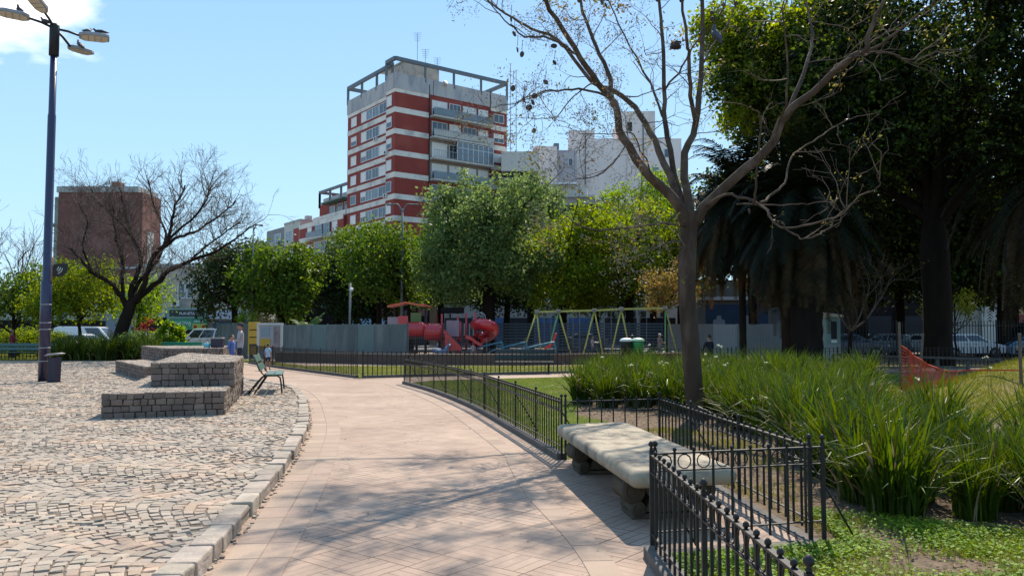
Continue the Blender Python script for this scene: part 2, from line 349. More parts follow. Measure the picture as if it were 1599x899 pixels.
def along(curve, step):
    """points at equal distance along a polyline"""
    out = []; acc = 0.0; nxt = 0.0
    for a, b in zip(curve[:-1], curve[1:]):
        L = (b - a).length; d = (b - a).normalized()
        while nxt <= acc + L: out.append((a + d * (nxt - acc), d)); nxt += step if not callable(step) else step()
        acc += L
    return out
mb = MB(); prev = None
for p, d in along(KERB, lambda: 0.0 + rng.choice((0.26, 0.33, 0.38, 0.43, 0.5))):
    if prev is not None:
        a, da = prev; L = (p - a).length; c = (a + p) / 2; th = math.atan2(d.y, d.x) + rng.uniform(-0.03, 0.03); h = 0.118 + rng.uniform(-0.008, 0.018)
        w_ = 0.19 + rng.uniform(-0.02, 0.02); M = Matrix.Translation((c.x, c.y, 0)) @ Matrix.Rotation(th, 4, 'Z')
        n_ = M.to_3x3() @ Vector((0, 1, 0)); off = n_ * (w_ / 2 - 0.0 + rng.uniform(-0.012, 0.012)) ; M = Matrix.Translation(off) @ M
        b0 = len(mb.v); mb.box(-L / 2 + 0.008, L / 2 - 0.008, -w_ / 2, w_ / 2, -0.03, h, 0, M)
        for i in range(b0, len(mb.v)): v = mb.v[i]; mb.v[i] = (v[0] + rng.uniform(-.008, .008), v[1] + rng.uniform(-.008, .008), v[2] + rng.uniform(-.006, .006))
    prev = (p, d)
kind(mb.build('plaza_kerb', m_kerbst, bevel=0.016, seg=2), 'structure')
# loose broken mortar at the foot of the kerb
mb = MB()
for p, d in along(KERB[:70], lambda: rng.uniform(0.02, 0.07)):
    if rng.random() < 0.55:
        n_ = Vector((d.y, -d.x, 0)); q = p + n_ * abs(rng.gauss(0.0, 0.035)); s_ = rng.uniform(0.006, 0.02)
        mb.cbox((q.x, q.y, s_ * .4), (s_ * 2, s_ * 1.4, s_), rng.random() * 3)
kind(mb.build('kerb_crumbs', m_kerbst), 'stuff')
# brick path, one sheet
FENCE_CURVE = smooth_curve([(0.62, 10.1), (-0.05, 13.4), (-0.85, 17.0), (-2.0, 21.0), (-3.3, 24.6)], 8)
A, B, C_, D = Vector((0.62, 10.1, 0)), Vector((1.92, 10.5, 0)), Vector((2.28, 6.2, 0)), Vector((1.0, 5.8, 0))
PATH = [(-1.9, 1.2), (-2.0, 5.0), (-3.4, 12.6), (-6.2, 22), (-9.5, 26.5), (-20, 46), (-30, 60), (-24, 60), (-12.9, 40), (-10.2, 35.2), (-5.2, 27.3), (-3.2, 28.3), (4, 31.4), (14, 34.0), (40, 38), (40, 35.6), (14, 31.4), (4, 29.2), (-2.6, 26.2), (-3.35, 24.7)] + [(p.x, p.y) for p in FENCE_CURVE[::-1]][1:] + [(B.x, B.y), (C_.x, C_.y), (D.x, D.y), (1.02, 1.2)]
kind(MB().sheet(PATH, 0.0).build('brick_path', m_path), 'structure')
# border course of long tiles beside the kerb and beside the fence
mb = MB()
def course(curve, off0, off1, step, z):
    pr = along(curve, step)
    for (a, da), (b, db) in zip(pr[:-1], pr[1:]):
        na, nb = Vector((da.y, -da.x, 0)), Vector((db.y, -db.x, 0)); g = 0.004
        e = (b - a).normalized() * g
        q = [a + na * off0 + e, b + nb * off0 - e, b + nb * off1 - e, a + na * off1 + e]
        mb.prism([(v.x, v.y) for v in q], -0.01, z + rng.uniform(-0.0005, 0.0008))
course(KERB[:84], 0.30, 0.515, 0.42, 0.006); course(KERB[:84], 0.055, 0.29, 0.42, 0.006)
fc = [Vector((1.0, 1.5, 0)), Vector((0.98, 3.5, 0)), Vector((0.9, 5.8, 0)), Vector((0.55, 8.0, 0)), Vector((0.35, 10.0, 0))]
course([v - Vector((0.0, 0, 0)) for v in smooth_curve(fc, 6)] + [p - Vector((0.22, 0, 0)) for p in FENCE_CURVE[1:]], -0.42, -0.20, 0.42, 0.006)
kind(mb.build('path_border', m_edge, bevel=0.002, seg=1), 'structure')
# the right-hand ground: soil with turf sheets
SOIL = [(1.02, 1.2), (D.x, D.y), (C_.x, C_.y), (B.x, B.y), (A.x, A.y)] + [(p.x, p.y) for p in FENCE_CURVE][1:] + [(-2.6, 26.2), (4, 29.2), (14, 31.4), (40, 35.6), (40, 1.2)]
kind(MB().sheet(SOIL, -0.004).build('soil', m_soil), 'structure')
LAWN = [(p.x + 0.08, p.y) for p in FENCE_CURVE] + [(-2.5, 26.0), (4, 29.0), (14, 31.2), (14, 27), (6.5, 21.5), (1.6, 18.3), (1.2, 15.5), (1.7, 14.2), (1.1, 12.6), (1.2, 10.6)]
kind(MB().sheet(LAWN, 0.004).build('lawn', m_turf), 'structure')
STRIP = [(-24.2, 60), (-13.1, 40.1), (-10.4, 35.4), (-5.2, 27.5), (-3.2, 28.5), (4, 31.6), (14, 34.2), (40, 38.2), (40, 41), (14, 37.3), (-9.5, 37), (-19, 52), (-22, 60)]
kind(MB().sheet(STRIP, 0.003).build('lawn_strip', m_turf), 'structure')
kind(MB().sheet([(-19, 52), (-9.5, 37), (14, 37.3), (40, 41), (44, 58), (-22, 60)], 0.0).build('playground_ground', m_sand), 'structure')
LEFTG = [(-14.5, 41), (-40, 42), (-70, 42), (-70, 58), (-31, 60), (-24, 54)]
kind(MB().sheet(LEFTG, 0.05).build('grass_verge', m_turf), 'structure')
kind(MB().sheet([(-40, 1.5), (-75, 1.5), (-75, 42.5), (-40, 41.9)], 0.04).build('far_paving', m_mortar), 'structure')
kind(MB().sheet([(-300, 61), (44.2, 59), (40.2, 41), (110, 44), (300, 60), (300, 84), (-300, 80)], -0.01).build('street', m_asph), 'structure')
kind(MB().sheet([(14, 37.4), (40, 41.1), (44, 58), (30, 59)], 0.002).build('tree_ground', m_soil), 'structure')
kind(MB().box(-300, 300, 80, 84, -0.02, 0.12).build('far_pavement', m_pavc), 'structure')

# ---- blades
def blades(name, poly, n, h, wd, material, bbox, dens=None, z0=0.0, lean=0.5, seed=1):
    r = np.random.RandomState(seed); X = r.uniform(bbox[0], bbox[1], n * 2); Yv = r.uniform(bbox[2], bbox[3], n * 2)
    k = inpoly(X, Yv, poly)
    if dens is not None: k &= r.random_sample(X.shape) < dens(X, Yv)
    X, Yv = X[k][:n], Yv[k][:n]; n = len(X); Z = z0(X, Yv) if callable(z0) else np.full(n, z0)
    a = r.uniform(0, 2 * np.pi, n); H = h * r.uniform(0.5, 1.25, n); lx, ly = r.normal(0, lean, (2, n)) * H * 0.6
    dx, dy = np.cos(a) * wd / 2, np.sin(a) * wd / 2
    V = np.zeros((n, 3, 3)); V[:, 0] = np.stack([X - dx, Yv - dy, Z], 1); V[:, 1] = np.stack([X + dx, Yv + dy, Z], 1); V[:, 2] = np.stack([X + lx, Yv + ly, Z + H], 1)
    return kind(mesh_np(name, V.reshape(-1, 3), np.arange(n * 3).reshape(-1, 3), material), 'stuff')
def ndens(sc, th, seed=0):
    r = np.random.RandomState(seed); ks = r.normal(0, sc, (6, 2)); ph = r.uniform(0, 6.28, 6)
    def f(X, Y):
        s = sum(np.sin(X * k[0] + Y * k[1] + p) for k, p in zip(ks, ph)) / 3.0
        return 1 / (1 + np.exp(-(s - th) * 5))
    return f
blades('lawn_grass', LAWN, 150000, 0.045, 0.008, m_blade, (-3.5, 14, 10, 31.3), seed=3)
blades('lawn_strip_grass', STRIP, 45000, 0.06, 0.014, m_bladedry, (-14, 16, 27, 42), seed=4)
blades('verge_grass', LEFTG, 25000, 0.10, 0.02, m_bladedry, (-45, -14, 41, 60), seed=5, z0=0.05)
# low clover and grass at the near right
NEARG = [(1.08, 1.6), (1.08, 5.7), (2.5, 6.1), (2.6, 7.2), (3.3, 6.9), (4.2, 6.4), (9, 6.4), (9, 1.6)]
def dpatch(X, Y):
    bare = 1.05 * np.exp(-(((X - 2.9) / 0.42) ** 2 + ((Y - 6.3) / 0.9) ** 2)) + 0.85 * np.exp(-(((X - 3.1) / 0.6) ** 2 + ((Y - 5.5) / 0.25) ** 2))
    return np.clip(1.15 - 1.1 * bare, 0.02, 1) * (0.35 + 0.65 * ndens(3.0, -0.2, 5)(X, Y))
blades('near_grass', NEARG, 130000, 0.055, 0.007, m_blade, (1.0, 7, 1.8, 7.3), dens=dpatch, seed=6, lean=0.9)
blades('near_dry_grass', NEARG, 30000, 0.045, 0.007, m_bladedry, (1.0, 7, 1.8, 7.3), dens=dpatch, seed=16, lean=0.9)
STRIPR = [(1.95, 10.4), (2.45, 6.2), (2.7, 7.2), (3.0, 8.6), (3.7, 12), (2.6, 13.5), (1.3, 12.2), (0.9, 10.3)]
blades('bed_edge_grass', STRIPR, 26000, 0.05, 0.008, m_bladedry, (0.8, 4, 6, 14), dens=lambda X, Y: 0.9 * ndens(2.2, 0.15, 9)(X, Y), seed=7, lean=0.9)
def clover(name, poly, n, bbox, dens, seed, z0=0.0):
    r = np.random.RandomState(seed); X = r.uniform(bbox[0], bbox[1], n * 3); Y = r.uniform(bbox[2], bbox[3], n * 3)
    k = inpoly(X, Y, poly) & (r.random_sample(X.shape) < dens(X, Y)); X, Y = X[k][:n], Y[k][:n]; n = len(X)
    s = r.uniform(0.007, 0.018, n); Z = z0 + r.uniform(0.01, 0.06, n); a = r.uniform(0, 6.28, n); tx, ty = r.normal(0, 0.35, (2, n))
    V = np.zeros((n, 4, 3))
    for i, (u, v) in enumerate(((-1, 0), (0, -.8), (1, 0), (0, .8))):
        lx, ly = u * s, v * s; V[:, i, 0] = X + lx * np.cos(a) - ly * np.sin(a); V[:, i, 1] = Y + lx * np.sin(a) + ly * np.cos(a); V[:, i, 2] = Z + lx * tx + ly * ty
    return kind(mesh_np(name, V.reshape(-1, 3), np.arange(n * 4).reshape(-1, 4), m_clover), 'stuff')
clover('clover', NEARG, 170000, (1.05, 7, 1.8, 7.3), lambda X, Y: dpatch(X, Y) * (.25 + .75 * ndens(2.4, -0.35, 12)(X, Y)), 21)
# weeds in the plaza joints, leaf litter on the soil
def dens_w(X, Y): return ndens(2.5, 1.0, 33)(X, Y) ** 2
inner_pl = [(p.x - 0.22, p.y) for p in KERB] + [(-20, 32), (-20, 3)]
blades('plaza_weeds', inner_pl, 5500, 0.022, 0.008, m_blade, (-12, -1.8, 3.5, 22), dens=lambda X, Y: ndens(1.6, 1.25, 3)(X, Y) ** 3 * (0.15 + np.exp(-((X + 2.4 + (Y - 8) * 0.23) / 0.7) ** 2)), z0=0.095, seed=8, lean=0.9)
m_litter = mat('leaf_litter', (0.16, 0.10, 0.05), (0.27, 0.19, 0.10), scale=5, island=0.5, rough=0.9)
def litter(name, poly, n, bbox, seed, smin=0.008, smax=0.025, z0=0.003, dens=lambda X, Y: X * 0 + 1):
    r = np.random.RandomState(seed); X = r.uniform(bbox[0], bbox[1], n * 3); Y = r.uniform(bbox[2], bbox[3], n * 3); k = inpoly(X, Y, poly) & (r.random_sample(X.shape) < dens(X, Y)); X, Y = X[k][:n], Y[k][:n]; n = len(X)
    s = r.uniform(smin, smax, n); a = r.uniform(0, 6.28, n); V = np.zeros((n, 4, 3))
    for i, (u, v, z) in enumerate(((-1, 0, 0), (0, -.45, .3), (1, 0, 0), (0, .45, .25))):
        lx, ly = u * s, v * s; V[:, i, 0] = X + lx * np.cos(a) - ly * np.sin(a); V[:, i, 1] = Y + lx * np.sin(a) + ly * np.cos(a); V[:, i, 2] = z0 + z * s
    return kind(mesh_np(name, V.reshape(-1, 3), np.arange(n * 4).reshape(-1, 4), m_litter), 'stuff')
litter('leaf_litter', [(1.2, 10.6), (1.95, 10.5), (2.5, 6.3), (3, 4.5), (6, 4.5), (6, 7), (4.4, 13), (3, 17), (1.2, 17)], 9000, (1, 6, 4.5, 17), 31)
litter('path_litter', [(-1.9, 2.5), (-3, 11), (-5, 19), (-3, 23), (0.4, 10), (0.8, 5), (0.9, 2.5)], 260, (-5, 1, 2.5, 23), 32, 0.006, 0.02, 0.004)
# ================================================================== NEAR OBJECTS
m_iron = mat('fence_iron', (0.012, 0.011, 0.011), (0.024, 0.021, 0.019), scale=14, rough=0.5, bump=0.0012, bscale=90, spec=0.28)
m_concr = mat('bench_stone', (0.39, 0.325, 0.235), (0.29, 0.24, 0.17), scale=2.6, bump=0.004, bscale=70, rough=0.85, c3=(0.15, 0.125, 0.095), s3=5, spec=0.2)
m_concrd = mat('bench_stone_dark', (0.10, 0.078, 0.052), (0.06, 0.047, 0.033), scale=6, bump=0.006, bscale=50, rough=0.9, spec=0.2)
m_wall = mat('block_granite', (0.20, 0.155, 0.125), (0.135, 0.105, 0.085), scale=3.2, bump=0.010, bscale=34, rough=0.9, island=0.24, spec=0.2)
m_wallm = mat('block_mortar', (0.11, 0.085, 0.065), (0.16, 0.125, 0.095), scale=8, bump=0.01, bscale=40, rough=0.95)
m_greenp = mat('bench_green_paint', (0.035, 0.085, 0.06), (0.055, 0.11, 0.08), scale=8, rough=0.45, spec=0.5)
m_black = mat('black_metal', (0.012, 0.012, 0.013), (0.02, 0.02, 0.022), scale=10, rough=0.5, spec=0.3)
m_post = mat('lamp_post_paint', (0.012, 0.016, 0.05), (0.022, 0.02, 0.06), scale=7, rough=0.32, spec=0.6, bump=0.001, bscale=40)
m_lens = mat('lamp_lens', (0.55, 0.50, 0.40), (0.40, 0.37, 0.31), scale=6, rough=0.35)
m_lampg = mat('lamp_housing', (0.30, 0.30, 0.30), (0.22, 0.22, 0.22), scale=8, rough=0.5)
m_bin = mat('bin_dark', (0.022, 0.02, 0.035), (0.035, 0.03, 0.05), scale=9, rough=0.55)

def iron_fence(name, label, pts, h=0.74, sp=0.125, gap=1.45, kerb=True, thick=0.016, rings=True, stays=True, group='low wrought iron fences', side=1, kh=0.09):
    root = thing(name, label, 'fence', (pts[0].x, pts[0].y, 0), 0, group); o0 = Vector((pts[0].x, pts[0].y, 0))
    pts = [Vector((p.x, p.y, 0)) - o0 for p in pts]
    rail = MB(); kb = MB(); Lt = sum((b - a).length for a, b in zip(pts[:-1], pts[1:])); sp = Lt / round(Lt / sp) - 1e-5; pr = along(pts, sp); 
    for a, b in zip(pts[:-1], pts[1:]):
        if (b - a).length < 1e-4: continue
        e = (b - a).normalized() * 0.004
        rail.bar(a + Vector((0, 0, h - 0.02)) - e, b + Vector((0, 0, h - 0.02)) + e, 0.032, 0.012)
        rail.bar(a + Vector((0, 0, h - 0.145)) - e, b + Vector((0, 0, h - 0.145)) + e, 0.024, 0.009)
        rail.bar(a + Vector((0, 0, 0.165)) - e, b + Vector((0, 0, 0.165)) + e, 0.024, 0.009)
        if kerb:
            d = (b - a).normalized(); n_ = Vector((-d.y, d.x, 0)) * 0.0
            kb.bar(a + Vector((0, 0, kh / 2 - 0.01)), b + Vector((0, 0, kh / 2 - 0.01)), 0.13, kh)
    rail.build('rails', m_iron, root)
    if kerb: kb.build('kerb_stone', m_kerbc, root, bevel=0.012)
    pick = MB(); npan = 0; last = 0.0
    per = max(1, int(round(gap / sp)))
    for i, (p, d) in enumerate(pr):
        tip = h + 0.005
        if i % per == 0 or i == len(pr) - 1:
            q = MB().bar(p + Vector((0, 0, 0.0)), p + Vector((0, 0, h + 0.012)), thick * 1.75)
            q.lathe([(0.010, 0), (0.014, 0.012), (0.008, 0.02), (0.021, 0.034), (0.021, 0.048), (0.006, 0.066)], 8, (p.x, p.y, h + 0.010))
            st = Vector((-d.y, d.x, 0)) * side
            post = q.build('post', m_iron, root)
            if stays and i % (per * 2) == 0 and i < len(pr) - 1:
                MB().tube([p + Vector((0, 0, h - 0.14)), p + st * 0.17 + Vector((0, 0, h * 0.45)), p + st * 0.36 + Vector((0, 0, 0.0))], 0.008, 6).build('stay', m_iron, post)
            if pick.v: pick.build('picket_panel', m_iron, root); pick = MB()
        else:
            pick.bar(p + Vector((0, 0, 0.085)), p + Vector((0, 0, h - 0.012)), thick)
            pick.lathe([(0.006, 0), (0.015, 0.010), (0.015, 0.022), (0.004, 0.034)], 6, (p.x, p.y, h - 0.012))
        if rings and i < len(pr) - 1:
            q2 = pr[i + 1][0]; c = (p + q2) / 2 + Vector((0, 0, h - 0.082)); dd = (q2 - p).normalized(); rr = 0.052
            ring = [c + dd * rr * math.cos(t) + Vector((0, 0, rr * math.sin(t))) for t in [2 * math.pi * k / 10 for k in range(11)]]
            pick.tube(ring, 0.0055, 4, caps=False)
    if pick.v: pick.build('picket_panel', m_iron, root)
    return root
def V2(x, y): return Vector((x, y, 0))
iron_fence('iron_fence', 'low black iron fence running to the bottom edge in front of the stone bench', [V2(1.06, 1.7), V2(1.04, 3.5), V2(1.0, 5.8)][::-1], sp=0.145, side=1)
iron_fence('iron_fence', 'short iron fence closing the near end of the stone bench alcove', [D + V2(0.03, 0.02), C_ + V2(0.09, -0.03)], sp=0.16, kerb=True, stays=False, kh=0.03)
iron_fence('iron_fence', 'iron fence behind the stone bench in front of the bare tree trunk', [C_, B], sp=0.15, side=-1, kerb=True, kh=0.025)
iron_fence('iron_fence', 'short iron fence at the far end of the stone bench beside the lawn', [B, A + V2(0.05, 0)], sp=0.155, kerb=False, stays=False)
iron_fence('iron_fence', 'long curved iron fence between the brick path and the lawn', FENCE_CURVE, sp=0.13, side=-1)
F1 = [V2(-13.1, 40.1), V2(-10.4, 35.4), V2(-5.3, 27.5)]
F1b = [V2(-5.1, 27.5), V2(-3.2, 28.45), V2(4, 31.55), V2(9, 32.9)]
iron_fence('park_fence', 'low iron fence on the lawn strip below the grey hoarding, left of its corner', F1, h=0.9, sp=0.16, gap=1.6, thick=0.02, rings=False, stays=False, group='low park fences further back', kh=0.1)
iron_fence('park_fence', 'low picket fence behind the slatted bench, below the playground', F1b, h=0.9, sp=0.17, gap=1.9, thick=0.028, rings=False, stays=False, group='low park fences further back', kh=0.1)
iron_fence('park_fence', 'low dark fence behind the plant bed under the big dark trees', [V2(9.2, 32.95), V2(14, 34.2), V2(34, 37.6)], h=0.9, sp=0.2, gap=2.4, thick=0.028, rings=False, stays=False, group='low park fences further back', kh=0.1)
iron_fence('park_fence', 'low green-black fence at the left edge behind the plaza', [V2(-34, 43.6), V2(-22, 43.2)], h=0.8, sp=0.2, gap=2.4, thick=0.03, rings=False, stays=False, kerb=False, group='low park fences further back')

# ---- stone bench: thick slab with rounded nose on two carved scroll pedestals
root = thing('stone_bench', 'massive pale stone bench slab on carved scroll pedestals inside the iron fence alcove', 'bench', (0, 0, 0))
cor = [Vector((0.955, 6.42, 0)), Vector((1.86, 6.62, 0)), Vector((1.42, 10.02, 0)), Vector((0.53, 9.72, 0))]
def rounded_slab(cor, z0, z1, nose, steps=5):
    mb = MB(); c = sum(cor, Vector()) / 4; rings = []
    def ring(inset, z, rc=0.07):
        pts = []; n = 4
        for i in range(n):
            p = cor[i]; a = (cor[i - 1] - p).normalized(); b = (cor[(i + 1) % n] - p).normalized(); q = p + (a + b) * inset; rr = max(0.012, rc - inset * 0.3)
            for t in (0, .25, .5, .75, 1):
                pts.append(q + a * rr * (1 - t) ** 2 + b * rr * t ** 2)
        return [Vector((p.x, p.y, z)) for p in pts]
    H = z1 - z0; seq = [(nose * 1.3, z0)]
    for k in range(steps + 1):
        t = math.pi * k / steps - math.pi / 2; seq.append((nose * (1 - math.cos(t)) * 0.9, z0 + H / 2 + math.sin(t) * H / 2))
    rs = [ring(i_, z) for i_, z in seq]; n = len(rs[0]); vs = [v for r_ in rs for v in r_]; fs = []
    for i in range(len(rs) - 1):
        for j in range(n): fs.append((i * n + j, i * n + (j + 1) % n, (i + 1) * n + (j + 1) % n, (i + 1) * n + j))
    fs.append(tuple(range(n - 1, -1, -1))); mb.add(vs, fs, 0, True)
    T = len(rs) - 1; mb.add(rs[T], [tuple(range(n))], 0, False); return mb
rounded_slab(cor, 0.345, 0.485, 0.055, 8).build('seat_slab', m_concr, root)
ax = (cor[3] - cor[0]).normalized(); lat = Vector((ax.y, -ax.x, 0))
for t, nm in ((0.62, 0), (2.75, 1)):
    cen = (cor[0] + cor[1]) / 2 + ax * t; M = Matrix((lat, ax, Vector((0, 0, 1)))).transposed().to_4x4(); M.translation = cen
    pb = MB()
    # plinth, waisted body and two scroll rolls at each end
    pb.box(-0.33, 0.33, -0.18, 0.18, 0.0, 0.045, 0, M)
    prof = [(-0.28, 0.055), (-0.20, 0.10), (-0.16, 0.17), (-0.22, 0.25), (-0.33, 0.345), (0.33, 0.345), (0.22, 0.25), (0.16, 0.17), (0.20, 0.10), (0.28, 0.055)]
    Mr = M @ Matrix(((1, 0, 0, 0), (0, 0, -1, 0), (0, 1, 0, 0), (0, 0, 0, 1)))
    pb.prism([(x, z) for x, z in prof], -0.17, 0.17, 0, Mr)
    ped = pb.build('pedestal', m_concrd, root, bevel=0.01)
    for sx in (-1, 1):
        for (rx_, rz_, rr) in ((0.315, 0.235, 0.108), (0.275, 0.085, 0.072)):
            sb = MB(); 
            p0 = M @ Vector((sx * rx_, -0.19, rz_)); p1 = M @ Vector((sx * rx_, 0.19, rz_))
            sb.tube([p0, p0.lerp(p1, 0.08), p0.lerp(p1, 0.5), p0.lerp(p1, 0.92), p1], [rr * 0.9, rr, rr * 0.82, rr, rr * 0.9], 18)
            for e, q in ((-1, p0), (1, p1)):
                sp_ = []
                for k in range(26):
                    a_ = k / 25 * 4.2 * math.pi; r_ = rr * 0.86 * (1 - k / 29); sp_.append(q + M.to_3x3() @ Vector((math.cos(a_) * r_, e * 0.004, math.sin(a_) * r_)))
                sb.tube(sp_, 0.006, 5)
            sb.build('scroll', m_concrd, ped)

# ---- stepped granite blocks
def block(name, label, poly, z0, z1, parent_group, batter=0.0):
    root = thing(name, label, 'stone block', (poly[0][0], poly[0][1], z0), 0, parent_group); O = Vector((poly[0][0], poly[0][1], z0))
    pts = [Vector((p[0], p[1], 0)) - Vector((O.x, O.y, 0)) for p in poly]; H = z1 - z0
    cen = sum(pts, Vector()) / len(pts)
    core = MB(); core.prism([tuple((cen + (p - cen) * 0.985).to_2d()) for p in pts], -0.02, H - 0.02); core.build('core', m_wallm, root)
    mb = MB(); r = random.Random(int(abs(poly[0][0] * 100)))
    rows = max(2, round(H / 0.108)); rh = H / rows; n = len(pts)
    for i in range(n):
        a, b = pts[i], pts[(i + 1) % n]; d = (b - a); L = d.length; d.normalize(); th = math.atan2(d.y, d.x)
        for k in range(rows):
            x = -0.0 + (0.0 if k % 2 else 0.0); first = True
            while x < L - 0.02:
                w_ = min(r.uniform(0.11, 0.20), L - x)
                if L - x - w_ < 0.05: w_ = L - x
                dep = 0.12; c = a + d * (x + w_ / 2) + Vector((-d.y, d.x, 0)) * (dep / 2 - 0.012 + r.uniform(-0.008, 0.008))
                b0 = len(mb.v)
                mb.cbox((c.x, c.y, rh * (k + 0.5)), (w_ - r.uniform(.004, .016), dep, rh - r.uniform(.003, .014)), th)
                for q in range(b0, len(mb.v)): v = mb.v[q]; mb.v[q] = (v[0] + r.uniform(-.010, .010), v[1] + r.uniform(-.010, .010), v[2] + r.uniform(-.009, .009))
                x += w_
    mb.build('side_stones', m_wall, root, bevel=0.012, seg=2)
    # setts on top
    tb = MB(); X0, X1 = min(p.x for p in pts), max(p.x for p in pts); Y0, Y1 = min(p.y for p in pts), max(p.y for p in pts)
    e0 = (pts[1] - pts[0]).normalized(); th = math.atan2(e0.y, e0.x); nn = Vector((-e0.y, e0.x, 0)); shr = [(cen + (p - cen) * 0.97) for p in pts]
    D_ = int(max(X1 - X0, Y1 - Y0) * 1.6 / 0.125) + 2
    for i in range(-D_, D_):
        for j in range(-D_, D_):
            c = e0 * (i * 0.135 + (j % 2) * 0.06 + r.uniform(-.01, .01)) + nn * j * 0.125
            if inpoly(np.array([c.x]), np.array([c.y]), [(p.x, p.y) for p in shr])[0]:
                tb.cbox((c.x, c.y, H - 0.025 + r.uniform(-0.004, 0.008)), (r.uniform(.11, .13), r.uniform(.10, .115), 0.05), th + r.uniform(-.06, .06), rx=r.uniform(-.04, .04), ry=r.uniform(-.04, .04))
    tb.build('top_setts', m_cobble, root, bevel=0.01, seg=1)
    return root
GRP = 'stepped granite blocks on the plaza'
block('granite_block', 'long low granite block, bottom step beside the green bench, nearest on the plaza', [(-7.05, 13.85), (-5.2, 14.55), (-6.55, 19.6), (-8.9, 19.9)], 0.085, 0.53, GRP)
block('granite_block', 'raised granite block forming the top step beside the green bench', [(-6.98, 15.55), (-5.48, 15.85), (-6.6, 19.7), (-9.2, 22.6)], 0.53, 1.0, GRP)
block('granite_block', 'low granite block further back, bottom step nearer the lamp post', [(-11.1, 24.3), (-9.6, 26.8), (-12.8, 31.2), (-14.6, 29.6)], 0.085, 0.53, GRP)
block('granite_block', 'farthest granite block, wide and flat, in front of the white van', [(-12.35, 28.4), (-10.4, 28.9), (-11.9, 33.6), (-15.4, 33.4)], 0.085, 1.0, GRP)

# ---- slatted park benches
def park_bench(label, loc, rz, L=1.9, back=True, mslat=m_greenp):
    root = thing('park_bench', label, 'bench', loc, rz)
    # local: x = depth (front +x), y = length
    for i, x in enumerate((0.04, 0.24)):
        MB().box(x - 0.09, x + 0.09, -L / 2, L / 2, 0.43, 0.47).build('seat_slat', mslat, root, bevel=0.006)
    if back:
        for i, (x, z) in enumerate(((-0.20, 0.62), (-0.29, 0.83))):
            M = Matrix.Translation((x, 0, z)) @ Matrix.Rotation(R(-23), 4, 'Y'); MB().box(-0.02, 0.02, -L / 2, L / 2, -0.085, 0.085, 0, M).build('back_slat', mslat, root, bevel=0.006)
    for s in (-1, 1):
        y = s * (L / 2 - 0.18)
        MB().tube([(-0.44, y, 0), (-0.26, y, 0.24), (-0.12, y, 0.40), (0.0, y, 0.425), (0.22, y, 0.425), (0.29, y, 0.38), (0.315, y, 0.25), (0.34, y, 0)], 0.02, 8).build('leg_frame', m_black, root)
        MB().tube([(-0.30, y, 0.0), (-0.05, y, 0.40), (-0.14, y, 0.50), (-0.34, y, 0.93)] if back else [(-0.3, y, 0), (-0.05, y, 0.4)], 0.018, 8).build('back_support', m_black, root)
    return root
p = G(415, 614, 0.1)
park_bench('dark green slatted bench seen from its end beside the granite blocks', (p.x - 0.15, p.y + 0.75, 0.1), R(14))
park_bench('dark slatted bench standing on the path beyond the lawn and long curved fence', (0.45, 30.3, 0), R(-90), L=2.2, mslat=mat('backlit_green_slat', (0.015, 0.028, 0.022), (0.022, 0.036, 0.03), scale=8, rough=0.5))  # backlit look put into the slats as a darker copy of the bench green
park_bench('green slatted bench behind the plaza at the left edge of the photo', (-26.6, 42.6, 0.05), R(-90), L=4.2)
root = thing('green_board', 'flat emerald green board behind the farthest granite block', 'board', (-18.6, 45, 0))
MB().box(-1.2, 1.2, -0.04, 0.04, 0.55, 1.0).build('panel', mat('emerald', (0.02, 0.25, 0.14), (0.03, 0.2, 0.12), rough=0.5), root, bevel=0.01)
for x in (-1, 1): MB().box(x - 0.03, x + 0.03, -0.03, 0.03, 0, 0.55).build('leg', m_black, root)

# ---- tall lamp post with four floodlights
lp = G(68, 595, 0.1); lp.z = 0.09
root = thing('lamp_post', 'tall dark blue lamp post with four floodlights at the left', 'lamp post', lp)
top = P(74, 40, lp.y); TH = top.z - lp.z
MB().lathe([(0.155, 0), (0.155, 3.0), (0.12, 3.06), (0.115, 8.1), (0.10, 8.14), (0.095, TH - 0.75)], 16).build('pole', m_post, root)
MB().lathe([(0.14, TH - 0.95), (0.14, TH - 0.02), (0.12, TH + 0.04), (0.05, TH + 0.05)], 14).build('head_collar', m_black, root)
MB().tube([(0.16, 0.0, 2.95), (0.16, 0, 3.75)], 0.02, 6).build('cable_cover', mat('rust', (0.30, 0.13, 0.07), (0.2, 0.1, 0.06), rough=0.9), root)
for z in (0.6, 1.0, 1.55, 1.75, 2.3): MB().lathe([(0.158, z), (0.158, z + 0.03)], 16).build('strap', m_lampg, root)
# the four lamps: arm and floodlight
def flood(base, end, rz, tilt, roll=0.0):
    MB().tube([base, base.lerp(end, 0.5) + Vector((0, 0, 0.03)), end], 0.038, 8).build('arm', m_black, root)
    M = Matrix.Translation(end) @ Matrix.Rotation(rz, 4, 'Z') @ Matrix.Rotation(tilt, 4, 'Y') @ Matrix.Rotation(roll, 4, 'X')
    outl = [(-0.05, -0.10), (0.12, -0.20), (0.62, -0.20), (0.80, -0.13), (0.80, 0.13), (0.62, 0.20), (0.12, 0.20), (-0.05, 0.10)]
    fl = MB().prism(outl, -0.04, 0.07, 0, M).build('floodlight', m_lampg, root, bevel=0.02)
    inn = [(0.16 + 0.56 * (x - 0.0) / 0.8 if False else 0.06 + x * 0.86, y * 0.82) for x, y in outl]
    MB().prism(inn, -0.052, -0.041, 0, M).build('lens', m_lens, fl)
    q = MB()
    for k in (0.2, 0.38, 0.56): q.box(k, k + 0.02, -0.16, 0.16, -0.060, -0.053, 0, M)
    q.build('lens_bar', m_lampg, fl)
hz = TH
flood(Vector((0, 0, hz - 0.10)), Vector((0.62, 0.35, hz - 0.20)), R(28), R(-3), R(-16))
